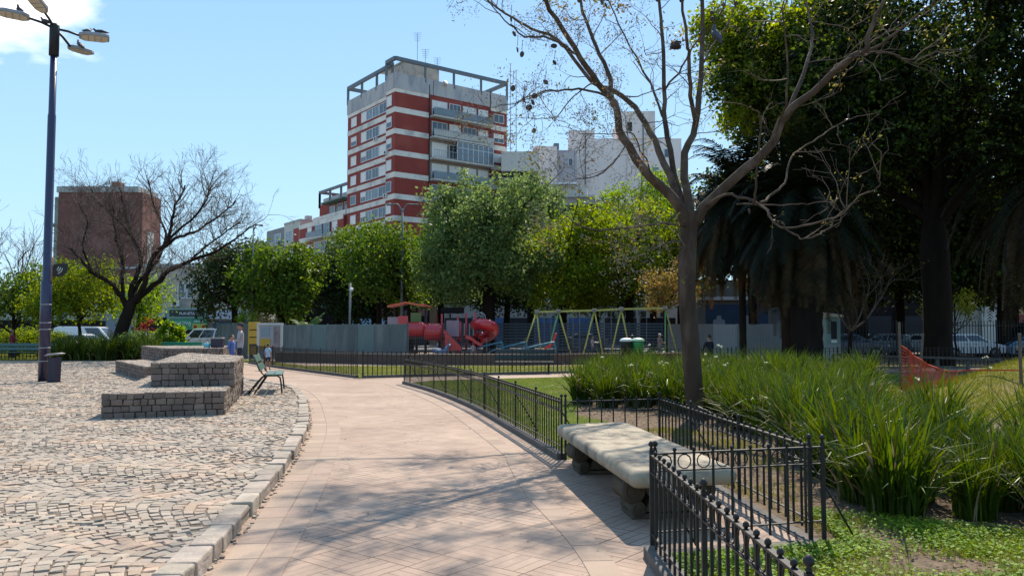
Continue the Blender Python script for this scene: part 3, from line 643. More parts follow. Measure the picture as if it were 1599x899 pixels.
flood(Vector((0, 0, hz - 0.10)), Vector((-0.62, -0.35, hz + 0.10)), R(208), R(-3), R(14))
flood(Vector((0, 0, hz - 0.1)), Vector((-0.02, -0.55, hz + 0.22)), R(-93), R(-20), R(0))
flood(Vector((0, 0, hz - 0.1)), Vector((0.10, 0.75, hz - 0.42)), R(72), R(-4), R(0))
# leaf-shaped sign on the post
sg = thing('leaf_sign', 'dark leaf-shaped sign with curved cut-outs clamped to the tall lamp post', 'sign', (lp.x + 0.15, lp.y, lp.z))
zc = P(88, 422, lp.y).z - lp.z
leaf = []
for k in range(11): t = k / 10; leaf.append((0.02 + 0.46 * t, 0.17 * math.sin(t * 1.35) + 0.03 - 0.0))
pts = [(0.0, -0.02), (0.02, 0.12), (0.10, 0.19), (0.25, 0.21), (0.48, 0.21), (0.48, 0.05), (0.43, -0.08), (0.32, -0.17), (0.18, -0.19), (0.0, -0.19)]
My = Matrix(((1, 0, 0, 0), (0, 0, -1, 0), (0, 1, 0, zc), (0, 0, 0, 1)))
MB().prism(pts, -0.012, 0.012, 0, My).build('plate', m_black, sg, bevel=0.004)
m_sgl = mat('sign_light', (0.55, 0.62, 0.52), (0.45, 0.52, 0.42), rough=0.6)
for (r0, a0, a1) in ((0.20, -75, -5), (0.135, -70, 5), (0.075, -80, 20)):
    q = [(0.13 + r0 * math.cos(R(a)), zc + 0.09 + r0 * math.sin(R(a))) for a in np.linspace(a0, a1, 9)]
    MB().tube([(x, -0.016, z) for x, z in q], [0.003] + [0.012] * 7 + [0.003], 6).build('mark', m_sgl, sg)
# litter bin beside the post
bp_ = G(81, 596, 0.1)
bn = thing('litter_bin', 'dark hexagonal litter bin with tilted flat lid beside the tall lamp post', 'litter bin', (bp_.x + 0.10, bp_.y - 0.06, 0.1))
MB().lathe([(0.19, 0.03), (0.205, 0.70), (0.22, 0.715), (0.20, 0.73)], 6, sm=False).build('body', m_bin, bn, bevel=0.008)
MB().lathe([(0.20, 0.0), (0.20, 0.03)], 6, sm=False).build('base', m_black, bn)
MB().lathe([(0.27, 0.0), (0.28, 0.02), (0.2, 0.045)], 16, M=Matrix.Translation((0, 0, 0.80)) @ Matrix.Rotation(R(-7), 4, 'Y')).build('lid', m_lampg, bn)
for a in (0, 120, 240): MB().bar((0.17 * math.cos(R(a)), 0.17 * math.sin(R(a)), 0.7), (0.19 * math.cos(R(a)), 0.19 * math.sin(R(a)), 0.81), 0.015).build('lid_bracket', m_black, bn)

# ---- pigeons
m_pig = mat('pigeon_feather', (0.035, 0.037, 0.05), (0.07, 0.07, 0.085), scale=20, rough=0.6)
m_beak = mat('pigeon_beak', (0.2, 0.17, 0.14), rough=0.5)
def pigeon(label, loc, rz, s=1.0, pitch=0.0):
    root = thing('pigeon', label, 'bird', loc, rz); root.rotation_euler = (0, pitch, rz); root.scale = (s,) * 3
    b = MB(); b.tube([(-0.21, 0, 0.035), (-0.13, 0, 0.055), (-0.07, 0, 0.075), (0.0, 0, 0.092), (0.05, 0, 0.108), (0.078, 0, 0.135), (0.092, 0, 0.165), (0.106, 0, 0.182), (0.128, 0, 0.178)], [0.012, 0.026, 0.047, 0.06, 0.053, 0.035, 0.026, 0.027, 0.010], 10)
    b.build('body', m_pig, root)
    for sy in (-1, 1): 
        MB().tube([(0.04, sy * 0.045, 0.11), (-0.05, sy * 0.055, 0.095), (-0.17, sy * 0.02, 0.06)], [0.02, 0.03, 0.006], 6).build('wing', m_pig, root)
        MB().tube([(0.01, sy * 0.02, 0.045), (0.012, sy * 0.02, 0.0)], 0.005, 5).build('leg', m_beak, root)
    MB().tube([(0.128, 0, 0.178), (0.152, 0, 0.172)], [0.006, 0.002], 5).build('beak', m_beak, root)
LP = Vector(lp)
pigeon('pigeon perched on the right floodlight, body leaning left', LP + Vector((0.80, 0.42, hz - 0.12)), R(75), 1.15)
pigeon('pigeon with raised tail on the right floodlight of the lamp post', LP + Vector((1.12, 0.58, hz - 0.10)), R(205), 1.25, R(18))
pigeon('pigeon on the left floodlight, upright', LP + Vector((-0.82, -0.45, hz + 0.19)), R(-80), 1.2)
pigeon('pigeon on the topmost floodlight', LP + Vector((0.03, -0.9, hz + 0.62)), R(185), 1.2)
pigeon('pigeon on the thin arm just left of the lamp post head', LP + Vector((-0.22, -0.12, hz - 0.02)), R(190), 1.15)
pigeon('pigeon under the right arm, on the back floodlight of the lamp post', LP + Vector((0.24, 0.95, hz - 0.36)), R(160), 1.2, R(-22))
# ================================================================== FOREGROUND TREE AND PLANT BED
m_bark = mat('tree_bark', (0.075, 0.05, 0.035), (0.042, 0.029, 0.021), scale=3.5, bump=0.02, bscale=9, rough=0.9, stretch=(1, 1, 0.3), c3=(0.11, 0.08, 0.058), s3=4, spec=0.08)
m_barkl = mat('pale_bark', (0.17, 0.125, 0.092), (0.10, 0.073, 0.055), scale=6, bump=0.006, bscale=30, rough=0.9, spec=0.15)
m_barkd = mat('dark_bark', (0.026, 0.019, 0.015), (0.014, 0.011, 0.009), scale=3, bump=0.03, bscale=6, rough=0.95, stretch=(1, 1, 0.3), spec=0.05)
m_pod = mat('seed_pod', (0.06, 0.04, 0.028), (0.035, 0.022, 0.016), scale=8, rough=0.7)
m_young = leafmat('young_leaf', (0.20, 0.16, 0.05), (0.14, 0.15, 0.035), (0.20, 0.12, 0.04), transl=0.4)
def spline(pts, n=4):
    out = []; pts = [Vector(p) for p in pts]
    for i in range(len(pts) - 1):
        p0 = pts[max(i - 1, 0)]; p1 = pts[i]; p2 = pts[i + 1]; p3 = pts[min(i + 2, len(pts) - 1)]
        for k in range(n):
            t = k / n; out.append(0.5 * ((2 * p1) + (-p0 + p2) * t + (2 * p0 - 5 * p1 + 4 * p2 - p3) * t * t + (-p0 + 3 * p1 - 3 * p2 + p3) * t ** 3))
    out.append(pts[-1]); return out
def twig(mb, p, d, L, r, lvl, rg, tips, up=0.1, spread=0.7, wob=0.25, seg=4, kids=(2, 3), minr=0.003, shrink=0.62):
    pts = [p]; d = d.normalized()
    for i in range(seg):
        d = (d + Vector((rg.gauss(0, wob), rg.gauss(0, wob), rg.gauss(0, wob) + up)) * 0.6).normalized(); p = p + d * L / seg; pts.append(p)
    r1 = max(minr, r * 0.55)
    mb.tube(pts, [r + (r1 - r) * i / seg for i in range(seg + 1)], 6 if r > 0.03 else (4 if r > 0.012 else 3), caps=False)
    if lvl <= 0: tips.append((pts[-1], d)); return
    for k in range(rg.randint(*kids)):
        q = pts[-1] if k == 0 else pts[rg.randint(max(1, seg // 2), seg)]
        nd = (d + Vector((rg.gauss(0, spread), rg.gauss(0, spread), rg.gauss(0, spread)))).normalized()
        twig(mb, q, nd, L * shrink * rg.uniform(0.8, 1.2), r1 * (0.95 if k == 0 else 0.75), lvl - 1, rg, tips, up, spread, wob, seg, kids, minr, shrink)
def leafcloud(centers, per, spread, size, seed, aspect=0.45, upb=0.3, sz=None):
    r = np.random.RandomState(seed); C = np.repeat(np.asarray(centers, float).reshape(-1, 3), per, axis=0); n = len(C)
    S = np.array(spread if hasattr(spread, '__len__') else (spread,) * 3)
    C = C + r.normal(0, 1, (n, 3)) * S
    a = r.normal(0, 1, (n, 3)); a[:, 2] -= upb; a /= np.linalg.norm(a, axis=1)[:, None]
    b = r.normal(0, 1, (n, 3)); b -= a * (a * b).sum(1)[:, None]; b /= np.linalg.norm(b, axis=1)[:, None]
    s = size * r.uniform(0.6, 1.35, n)[:, None]
    V = np.stack([C, C + a * s * 0.5 + b * s * aspect * 0.5, C + a * s, C + a * s * 0.5 - b * s * aspect * 0.5], 1)
    return V.reshape(-1, 3), np.arange(n * 4).reshape(-1, 4)

TY = 14.6
tb = P(1087, 656, TY); tb.z = 0.0
ft = thing('bare_tree', 'slender spring tree with dark trunk, spreading bare limbs and hanging pods behind the stone bench', 'tree', (tb.x, TY, 0))
def T(px, py, dy=0.0): return P(px, py, TY + dy) - Vector((tb.x, TY, 0))
rg = random.Random(5)
tr = MB()
tr.tube(spline([Vector((0, 0, -0.05)), T(1086, 640), T(1083, 600), T(1077, 520), T(1072, 450), T(1074, 390), T(1076, 350), T(1077, 330)], 4), [0.215, 0.195, 0.18, 0.17] + [0.165] * 8 + [0.16] * 8 + [0.158] * 4 + [0.165] * 3 + [0.175, 0.18], 16)
tr.build('trunk', m_bark, ft)
limbs = [
 ([(1074, 350, 0), (1052, 309, -.2), (1004, 264, -.5), (974, 216, -.7), (958, 160, -.9), (925, 120, -1.2), (885, 60, -1.6), (852, 0, -2), (820, -60, -2.4)], .135, .03),
 ([(958, 165, -.9), (948, 110, -.6), (925, 60, -.5), (905, 0, -.3), (890, -70, 0)], .06, .025),
 ([(1072, 345, 0), (1052, 288, .3), (1022, 222, .6), (992, 168, .9), (958, 141, 1.1), (925, 128, 1.4), (870, 62, 1.8), (820, 40, 2.2), (780, 15, 2.5), (750, -10, 2.7)], .10, .02),
 ([(1073, 340, 0), (1052, 270, .5), (1040, 200, .8), (1037, 159, 1), (1034, 60, 1.4), (1028, 0, 1.6), (1015, -80, 1.8)], .085, .03),
 ([(1078, 345, 0), (1068, 255, .2), (1086, 195, .4), (1096, 105, .7), (1097, 0, 1), (1100, -90, 1.2)], .11, .035),
 ([(1086, 195, .4), (1078, 150, 0), (1076, 90, -.5), (1073, 60, -.7), (1066, 0, -1), (1060, -70, -1.2)], .06, .022),
 ([(1080, 348, 0), (1129, 295, -.3), (1198, 233, -.7), (1228, 178, -1), (1270, 144, -1.3), (1332, 89, -1.8), (1350, 80, -2), (1362, 40, -2.2), (1388, -15, -2.4)], .13, .03),
 ([(1340, 86, -1.9), (1375, 68, -2.2), (1414, 38, -2.5), (1460, 0, -2.8), (1490, -40, -3)], .038, .012),
 ([(1340, 87, -1.9), (1362, 83, -1.6), (1390, 84, -1.5), (1414, 94, -1.4), (1440, 90, -1.3), (1467, 78, -1.2)], .028, .009),
 ([(1228, 178, -1), (1256, 113, -.5), (1270, 62, 0), (1265, 34, .2), (1258, -30, .5)], .055, .02),
 ([(1200, 232, -.7), (1226, 165, -1.5), (1228, 80, -2), (1222, 0, -2.4)], .03, .012),
 ([(1090, 335, 0), (1130, 305, -.6), (1177, 314, -1), (1198, 330, -1.2), (1219, 353, -1.4), (1270, 350, -1.7), (1312, 333, -1.9), (1343, 308, -2), (1371, 291, -2.2), (1372, 272, -2.3)], .038, .010),
 ([(1219, 350, -1.4), (1232, 362, -1.5), (1257, 372, -1.7), (1288, 362, -2), (1315, 340, -2.2), (1322, 322, -2.3)], .022, .009),
 ([(1185, 318, -1), (1206, 304, -.6), (1225, 286, -.4), (1236, 245, 0), (1270, 220, .4), (1300, 200, .6), (1328, 186, .8)], .035, .010),
 ([(1178, 320, -1), (1180, 295, -1.2), (1187, 223, -1.6), (1188, 186, -1.8), (1178, 172, -1.9), (1167, 166, -2)], .028, .011),
 ([(1150, 318, -.8), (1222, 320, .3), (1262, 318, .5), (1290, 312, .6), (1296, 300, .7)], .018, .007),
 ([(1070, 352, 0), (1040, 348, -1), (1020, 351, -1.4), (962, 359, -2), (914, 356, -2.5), (879, 333, -3)], .028, .008),
 ([(1068, 378, 0), (1045, 378, -1), (1027, 385, -1.5), (1005, 398, -2)], .022, .007),
 ([(980, 225, -.7), (950, 262, -1.8), (930, 275, -2.3), (908, 278, -2.8)], .018, .007),
 ([(1030, 290, -.2), (1000, 235, -1.5), (985, 207, -2), (950, 210, -2.5), (905, 208, -3)], .02, .006),
 ([(925, 130, 1.2), (895, 150, .6), (871, 180, .2), (838, 186, -.2), (818, 184, -.4)], .02, .006),
 ([(958, 150, -.9), (905, 140, -1.8), (860, 142, -2.6), (822, 152, -3.2), (805, 165, -3.4)], .03, .008),
 ([(1037, 140, 1), (1060, 115, .6), (1085, 70, .2), (1120, 30, -.2), (1135, -5, -.5)], .03, .011),
 ([(1034, 80, 1.3), (1010, 86, .5), (1005, 72, .2)], .015, .006),
 ([(956, 145, 1), (985, 152, 1.8), (1010, 145, 2.2), (1035, 138, 2.6)], .022, .01),
 ([(1040, 190, .8), (1015, 130, 1.4), (975, 55, 2), (950, 0, 2.4)], .035, .015),
 ([(1096, 100, .7), (1120, 62, 1.2), (1140, 30, 1.6), (1150, -10, 1.8)], .03, .012),
 ([(900, 85, -1.5), (860, 60, -2), (820, 58, -2.4), (790, 30, -2.8), (762, 2, -3)], .03, .008),
]
lb = MB(); tips = []; alltips = []
limbs += [([(852, 0, -2), (830, -60, -1.5), (815, -120, -.8), (800, -190, -.2)], .05, .015), ([(905, 0, -.3), (880, -70, .8), (850, -130, 1.6), (840, -190, 2.4)], .05, .015), ([(1028, 0, 1.6), (990, -70, 1.8), (950, -140, 2.0), (900, -200, 2.2)], .055, .015),
 ([(950, 0, 2.4), (925, -60, 2.6), (890, -120, 3.0), (870, -170, 3.2)], .035, .012), ([(1066, 0, -1), (1030, -90, -.5), (985, -170, 0), (950, -230, .6)], .05, .015), ([(1097, 0, 1), (1110, -100, 1.4), (1090, -190, 1.8), (1050, -260, 2)], .055, .015)]
for pts, r0, r1 in limbs:
    sp = spline([T(*p) for p in pts], 4); n = len(sp)
    rs = [(r0 + (r1 - r0) * (i / (n - 1)) ** 0.7) * .84 for i in range(n)]
    sp = [p + Vector((rg.gauss(0, .012), rg.gauss(0, .02), rg.gauss(0, .012))) for p in sp]
    lb.tube(sp, rs, 10 if r0 > 0.08 else 7)
lb.build('limbs', mat('limb_bark', (0.095, 0.066, 0.047), (0.055, 0.038, 0.028), scale=5, bump=0.012, bscale=16, rough=0.9, c3=(0.15, 0.112, 0.085), s3=3, spec=0.08), ft)
tw = MB()
for pts, r0, r1 in limbs:
    sp = spline([T(*p) for p in pts], 4); n = len(sp); L = sum((sp[i + 1] - sp[i]).length for i in range(n - 1))
    k = max(2, int(L * (1.8 if r0 > 0.05 else 2.2) * (.45 if pts[0][0] >= 1090 and pts[-1][1] > 150 else 1)))
    for q in range(k):
        t = 1 - rg.random() ** 1.3 * 0.75; i = min(n - 2, int(t * (n - 1))); d0 = (sp[i + 1] - sp[i]).normalized()
        side = Vector((rg.gauss(0, 1), rg.gauss(0, 1), rg.gauss(0.1, .7))).normalized()
        twig(tw, sp[i], (d0 * 0.6 + side), rg.uniform(0.35, 0.75), max(0.006, min(0.012, r1)), 2, rg, tips, up=0.06, spread=0.6, wob=0.3, kids=(2, 3), minr=0.003, shrink=0.6)
    twig(tw, sp[-1], (sp[-1] - sp[-2]), 0.6, r1 * 0.8, 2, rg, tips, up=0.02, spread=0.6, wob=0.25, kids=(2, 3), minr=0.003)
tw.build('twigs', m_barkl, ft)
sel = [t for t in tips if rg.random() < (0.34 if t[0].x < -0.5 else 0.10)]
clus = sorted(sel, key=lambda t: rg.random())
V, F = leafcloud([tuple(t[0]) for t in clus], 9, 0.07, 0.06, 3, aspect=0.42)
mesh_np('young_leaves', V, F, m_young, ft)
V, F = leafcloud([tuple(t[0]) for t in tips if t[0].z > 7.75 and -2.9 < t[0].x < 0.6 and rg.random() < 0.22], 60, 0.13, 0.085, 5, aspect=0.45)
mesh_np('upper_leaves', V, F, m_young, ft)
# feathery dried flower heads at the outer left shoots
V, F = leafcloud([tuple(t[0]) for t in tips if t[0].x < -0.9 and rg.random() < 0.6], 30, 0.085, 0.05, 4, aspect=0.25)
m_feath = mat('dry_flower', (0.20, 0.17, 0.15), (0.28, 0.23, 0.18), scale=5, island=0.3, rough=0.9)
mesh_np('dry_flowers', V, F, m_feath, ft)
podspots = [(834, 204, -1), (818, 155, -3.2), (803, 53, -2.6), (808, 78, -2.6), (815, 85, -2.8), (852, 128, -2), (832, 160, -2.8), (835, 150, -2.4), (826, 168, -3), (801, 138, -3.3), (865, 72, -1.8), (940, 3, -1), (946, 8, -1.2), (1112, 30, 1), (1130, 8, 1.5), (1112, 20, .9), (1150, 5, 1.6), (1170, 330, -1), (1325, 182, .7), (1345, 100, -1.8), (798, 30, -2.8), (866, 98, -1.5)]
for px, py, dy in podspots:
    p = T(px, py, dy); M = Matrix.Rotation(rg.uniform(0, 3), 4, 'Z') @ Matrix.Rotation(R(80), 4, 'X')
    q = MB(); q.ball(p, (0.055, 0.046, 0.014), 10, 6, 0, M); q.tube([p + Vector((0, 0, .06)), p + Vector((0.01, 0, .22))], 0.004, 4); q.build('seed_pod', m_pod, ft)
pb = P(1055, 72, TY + 1.1)
nest = thing('bird_nest', 'dark round bird nest on a thin fork high in the spring tree', 'nest', pb)
q = MB(); r_ = random.Random(3)
for k in range(90):
    a = r_.uniform(0, 6.28); a2 = a + r_.uniform(.6, 1.6); rr = r_.uniform(.06, .12); z = r_.uniform(-.05, .06)
    q.bar((rr * math.cos(a), rr * math.sin(a), z), (rr * math.cos(a2), rr * math.sin(a2), z + r_.uniform(-.03, .04)), 0.012)
q.ball((0, 0, -0.01), (0.10, 0.10, 0.06)); q.build('sticks', m_pod, nest)
pp = P(1113, 55, TY + 1.0); pigeon('grey dove perched on a twig high in the spring tree near the dark foliage', (pp.x, pp.y, pp.z - 0.1), R(120), 1.3, R(-40))

# ---- strappy-leaved clumps
m_strap = mat('strap_leaf', (0.018, 0.046, 0.005), (0.085, 0.125, 0.008), scale=1.1, island=0.5, transl=0.36, rough=0.45, spec=0.3)
m_dryst = mat('dry_strap_leaf', (0.32, 0.25, 0.15), (0.22, 0.15, 0.085), scale=3, island=0.25, transl=0.2, rough=0.8)
m_flow = mat('pale_flower', (0.75, 0.72, 0.42), (0.8, 0.78, 0.6), scale=3, rough=0.7, transl=0.2)
def strap_mesh(seed, n, h, spread=0.24, wid=0.030, nseg=5):
    r = np.random.RandomState(seed); a = r.uniform(0, 6.28, n); rr = spread * np.sqrt(r.uniform(0, 1, n)); bx, by = rr * np.cos(a), rr * np.sin(a)
    H = h * r.uniform(0.5, 1.12, n); out = r.gamma(1.8, 0.115, n) + rr * .5; a2 = a + r.normal(0, .9, n); tw_ = r.uniform(0, 3.14, n); bend = r.uniform(1.5, 3.2, n)
    t = np.linspace(0, 1, nseg + 1); V = np.zeros((n, nseg + 1, 2, 3))
    drop = np.where(r.random_sample(n) < 0.30, r.uniform(.15, .6, n), 0)
    for k, tt in enumerate(t):
        ox = out * tt ** bend * 1.1 * (1 + drop); z = H * (tt - drop * tt ** 4)
        w_ = wid * (0.55 + 0.9 * tt if tt < 0.35 else 0.9 * (1 - ((tt - .35) / .65) ** 2.2) + 0.02) / 2 * r.uniform(.85, 1.15, n)
        cx, cyy = bx + ox * np.cos(a2), by + ox * np.sin(a2); dx, dy = np.cos(tw_), np.sin(tw_)
        V[:, k, 0] = np.stack([cx - dx * w_, cyy - dy * w_, z], 1); V[:, k, 1] = np.stack([cx + dx * w_, cyy + dy * w_, z], 1)
    f = []
    for k in range(nseg): f.append([2 * k, 2 * k + 1, 2 * k + 3, 2 * k + 2])
    F = (np.arange(n)[:, None, None] * (2 * (nseg + 1)) + np.array(f)[None]).reshape(-1, 4)
    return V.reshape(-1, 3), F
def strap_plant(name, label, seed, n, h, group, dry=10, **kw):
    root = thing(name, label, 'plant', (0, 0, 0), 0, group)
    V, F = strap_mesh(seed, n, h, **kw); mesh_np('leaves', V, F, m_strap, root)
    if dry:
        V, F = strap_mesh(seed + 50, dry, h * 0.8, **kw); mesh_np('dry_leaves', V, F, m_dryst, root)
    return root
BEDF = [G(898, 632), G(1000, 640), G(1050, 645), G(1150, 668), G(1225, 690), G(1262, 735), G(1300, 775), G(1380, 800), G(1470, 812), G(1560, 822), G(1640, 830)]
bedpoly = [(v.x, v.y) for v in BEDF] + [(7.6, 9.3), (5.9, 10.3), (5.4, 12.2), (7.3, 17.0), (8.9, 20.0), (9.6, 23.0), (6, 24.5), (3.0, 24.5), (1.9, 21)]
protos = [strap_plant('strap_leaf_plant', '', 100 + i, 240, (0.92, 1.0, 0.86, 1.05)[i], 'strap-leaved clumps filling the planting bed', dry=9 + 4 * i) for i in range(4)]
spots = []; rs = random.Random(12); tries = 0
while tries < 12000 and len(spots) < 190:
    tries += 1; x, y = rs.uniform(1.2, 10), rs.uniform(6, 25)
    if not inpoly(np.array([x]), np.array([y]), bedpoly)[0]: continue
    if x > 0.72 * y + 1.2: continue
    if (x - tb.x) ** 2 + (y - TY) ** 2 < 0.35: continue
    dmin = 0.47 + 0.015 * max(0, y - 8)
    if any((x - a) ** 2 + (y - b) ** 2 < dmin ** 2 for a, b in spots): continue
    spots.append((x, y))
spots.sort(key=lambda s: s[1]); used = set()
LBL_BED = 'clump of tall green strap-shaped leaves in the dense bed right of the stone bench'
kids = {}
for i, (x, y) in enumerate(spots):
    k = rs.randint(0, 3); pr_ = protos[k]; s = rs.uniform(0.74, 1.16) * (0.97 if y > 11 else 0.90)
    if k not in used: used.add(k); o = pr_; o.location = (x, y, 0); o.rotation_euler.z = rs.uniform(0, 6); o.scale = (s, s, s)
    else:
        o = pr_.copy(); col.objects.link(o); o.location = (x, y, 0); o.rotation_euler = (0, 0, rs.uniform(0, 6)); o.scale = (s, s, s)
        for ch in list(pr_.children): c = ch.copy(); col.objects.link(c); c.parent = o
    o['label'] = LBL_BED
# pale flower heads scattered above the leaves
for i, (px, py, Y) in enumerate([(1014, 538, 19), (1009, 547, 18.5), (1037, 550, 19), (1051, 548, 20), (1033, 565, 17), (1039, 567, 17), (1030, 566, 17.4), (1123, 539, 18), (1125, 541, 18.4), (1101, 553, 17), (1118, 557, 16.5), (1133, 569, 15.5), (1198, 566, 18), (932, 534, 20), (940, 557, 18), (1540, 557, 17), (1546, 575, 15), (1433, 592, 13), (1592, 629, 11), (983, 570, 17), (986, 569, 17.5)]):
    p = P(px, py, Y); st = thing('flower_stalk', 'thin stalk with a pale yellow flower head rising above the strap leaves', 'flower', (p.x, p.y, 0), 0, 'pale flower heads above the planting bed')
    MB().tube([(0.05, 0.02, 0.2), (0.02, 0, p.z * 0.6), (0, 0, p.z)], 0.004, 4).build('stalk', m_strap, st)
    q = MB(); 
    for k in range(6): q.ball((rs.gauss(0, .022), rs.gauss(0, .022), p.z + rs.gauss(0, .012)), (0.018, 0.018, 0.011), 6, 4)
    q.build('flower_head', m_flow, st)
# ================================================================== BUILDINGS
m_rbrick = mat('red_brick', (0.27, 0.042, 0.028), (0.21, 0.034, 0.024), scale=1.2, bump=0.01, bscale=12, rough=0.85, c3=(0.30, 0.06, 0.04), s3=0.3)
m_band = mat('white_band', (0.74, 0.66, 0.55), (0.62, 0.55, 0.46), scale=0.8, rough=0.85, c3=(0.42, 0.39, 0.35), s3=0.5)
m_parap = mat('parapet_concrete', (0.48, 0.43, 0.39), (0.37, 0.34, 0.32), scale=0.6, rough=0.9, c3=(0.27, 0.27, 0.28), s3=0.9, stretch=(1, 1, 0.3))
m_shut = mat('roller_shutter', (0.76, 0.70, 0.62), (0.66, 0.61, 0.54), scale=1.5, rough=0.7)
m_frame = mat('window_frame', (0.6, 0.6, 0.58), rough=0.6)
m_glass = mat('window_glass', (0.03, 0.045, 0.06), (0.06, 0.08, 0.10), scale=0.7, rough=0.12, spec=0.8)
m_curt = mat('curtained_glass', (0.16, 0.20, 0.22), (0.10, 0.13, 0.15), scale=0.9, rough=0.2, spec=0.7)
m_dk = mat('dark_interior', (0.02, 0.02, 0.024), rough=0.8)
m_pergola = mat('grey_steel', (0.10, 0.12, 0.13), (0.14, 0.16, 0.17), scale=2, rough=0.6)
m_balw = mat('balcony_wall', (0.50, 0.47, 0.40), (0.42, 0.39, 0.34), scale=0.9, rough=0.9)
m_back = mat('balcony_back_shaded', (.30, .25, .19), (.22, .18, .14), scale=.8, rough=.9)  # darker beige puts the shade of a recess into the flat back wall
m_rail = mat('balcony_rail', (0.30, 0.31, 0.31), (0.22, 0.23, 0.23), scale=2, rough=0.6)
m_white = mat('painted_wall', (0.78, 0.67, 0.60), (0.68, 0.58, 0.52), scale=0.25, rough=0.9, c3=(0.60, 0.51, 0.46), s3=0.4, stretch=(1, 1, 0.35))
m_beige = mat('beige_render', (0.50, 0.42, 0.33), (0.39, 0.33, 0.26), scale=0.6, rough=0.9, c3=(0.28, 0.25, 0.22), s3=1.2)
m_oldbr = mat('old_brown_brick', (0.20, 0.085, 0.065), (0.145, 0.06, 0.05), scale=0.9, rough=0.95, c3=(0.25, 0.13, 0.10), s3=0.5, bump=0.02, bscale=6)
m_cap = mat('light_coping', (0.42, 0.42, 0.38), (0.32, 0.33, 0.30), scale=1.5, rough=0.9)
m_ac = mat('air_conditioner', (0.55, 0.55, 0.53), rough=0.6)
m_darkfac = mat('dark_facade', (0.022, 0.018, 0.018), (0.012, 0.010, 0.011), scale=0.4, rough=0.95, spec=0.05)  # shade on the far facades put into this near-black base colour
class Face:
    """a wall plane in a building's own frame: s along the wall, z up, d outwards"""
    def __init__(f, root, o, u, n): f.root = root; f.o = Vector(o); f.u = Vector(u).normalized(); f.n = Vector(n).normalized()
    def M(f): m = Matrix((f.u, f.n, Vector((0, 0, 1)))).transposed().to_4x4(); m.translation = f.o; return m
    def box(f, mb, s0, s1, z0, z1, d0, d1, mi=0): mb.box(s0, s1, d0, d1, z0, z1, mi, f.M()); return mb
    def part(f, name, m, s0, s1, z0, z1, d0, d1, parent=None): return f.box(MB(), s0, s1, z0, z1, d0, d1).build(name, m, parent or f.root)
    def window(f, s0, s1, z0, z1, d=0.0, kind_='glass', mull=2, mf=None):
        wf = MB(); t = 0.09; D0, D1 = d, d + 0.07
        for a, b, c, e in ((s0, s1, z0, z0 + t), (s0, s1, z1 - t, z1), (s0, s0 + t, z0 + t, z1 - t), (s1 - t, s1, z0 + t, z1 - t)): f.box(wf, a, b, c, e, D0, D1)
        if kind_ != 'shut':
            for k in range(1, mull): x = s0 + (s1 - s0) * k / mull; f.box(wf, x - .03, x + .03, z0 + t, z1 - t, D0, D1 - 0.01)
        o = wf.build('window', mf or m_frame, f.root)
        if kind_ == 'shut': f.box(MB(), s0 + t, s1 - t, z0 + t, z1 - t, d, d + 0.04).build('shutter', m_shut, o)
        elif kind_ == 'half':
            zm = z0 + (z1 - z0) * 0.5; f.box(MB(), s0 + t, s1 - t, zm, z1 - t, d, d + 0.05).build('shutter', m_shut, o)
            f.box(MB(), s0 + t, s1 - t, z0 + t, zm - 0.003, d, d + 0.02).build('pane', m_glass, o)
        else: f.box(MB(), s0 + t, s1 - t, z0 + t, z1 - t, d, d + 0.02).build('pane', m_glass if kind_ == 'glass' else m_curt, o)
        return o
    def ac(f, s, z, d=0.0): 
        a = f.part('air_conditioner', m_ac, s, s + .8, z, z + .55, d, d + .35); 
        M = f.M() @ Matrix.Translation((s + .34, d + .352, z + .27)) @ Matrix.Rotation(R(-90), 4, 'X')
        MB().lathe([(0.2, 0), (0.2, 0.012)], 12, M=M).build('fan', m_dk, a)

rb = random.Random(21)
# ---- the tall red and white tower
C0 = P(614, 517, 110.0); U = Vector((.80, .60, 0)); Vv = Vector((-.60, .80, 0)); 
tw_ = thing('apartment_tower', 'tall red brick apartment tower with white floor bands and a roof frame', 'building', (C0.x, C0.y, 0))
FH, NF = 3.05, 12; ZT = 37.7; ZP = 35.5          # top of parapet, top of last floor
LR, LL = 19.4, 17.2
zf = [ZP - FH * (k + 1) for k in range(NF)]       # floor levels, highest first
body = MB()
def quad_prism(mb, pts, z0, z1): mb.prism([(p.x, p.y) for p in pts], z0, z1)
bayW, rec = 2.6, 1.0
o = Vector((0, 0, 0))
quad_prism(body, [o, U * LR, U * LR + Vv * LL, Vv * LL + U * rec, Vv * bayW + U * rec, Vv * bayW][::1], -0.5, ZP)
body.build('brick_wall', m_rbrick, tw_)
FR = Face(tw_, (0, 0, 0), U, -Vv); FL = Face(tw_, (0, 0, 0), Vv, -U); FL2 = Face(tw_, U * rec, Vv, -U)
par = MB()
for F_, a, b in ((FR, -0.12, 6.1), (FR, 6.22, 16.2), (FR, 16.32, LR + .1), (FL, 0.0, bayW), (FL2, bayW + .2, LL + .1)):
    F_.box(par, a, b, ZP, ZT, -0.35, 0.12)
FRb = Face(tw_, Vv * LL, U, Vv); FRb.box(par, 1.0, LR, ZP, ZT, -.3, 0.1); Fs = Face(tw_, U * LR, Vv, U); Fs.box(par, 0.15, LL, ZP, ZT, -.3, .1)
quad_prism(par, [U * 1.4 + Vv * .4, U * (LR - .4) + Vv * .4, U * (LR - .4) + Vv * (LL - .4), U * 1.4 + Vv * (LL - .4)], ZP, ZP + 0.25)
par.build('parapet', m_parap, tw_)
BAL0, BAL1 = 5.6, 16.1
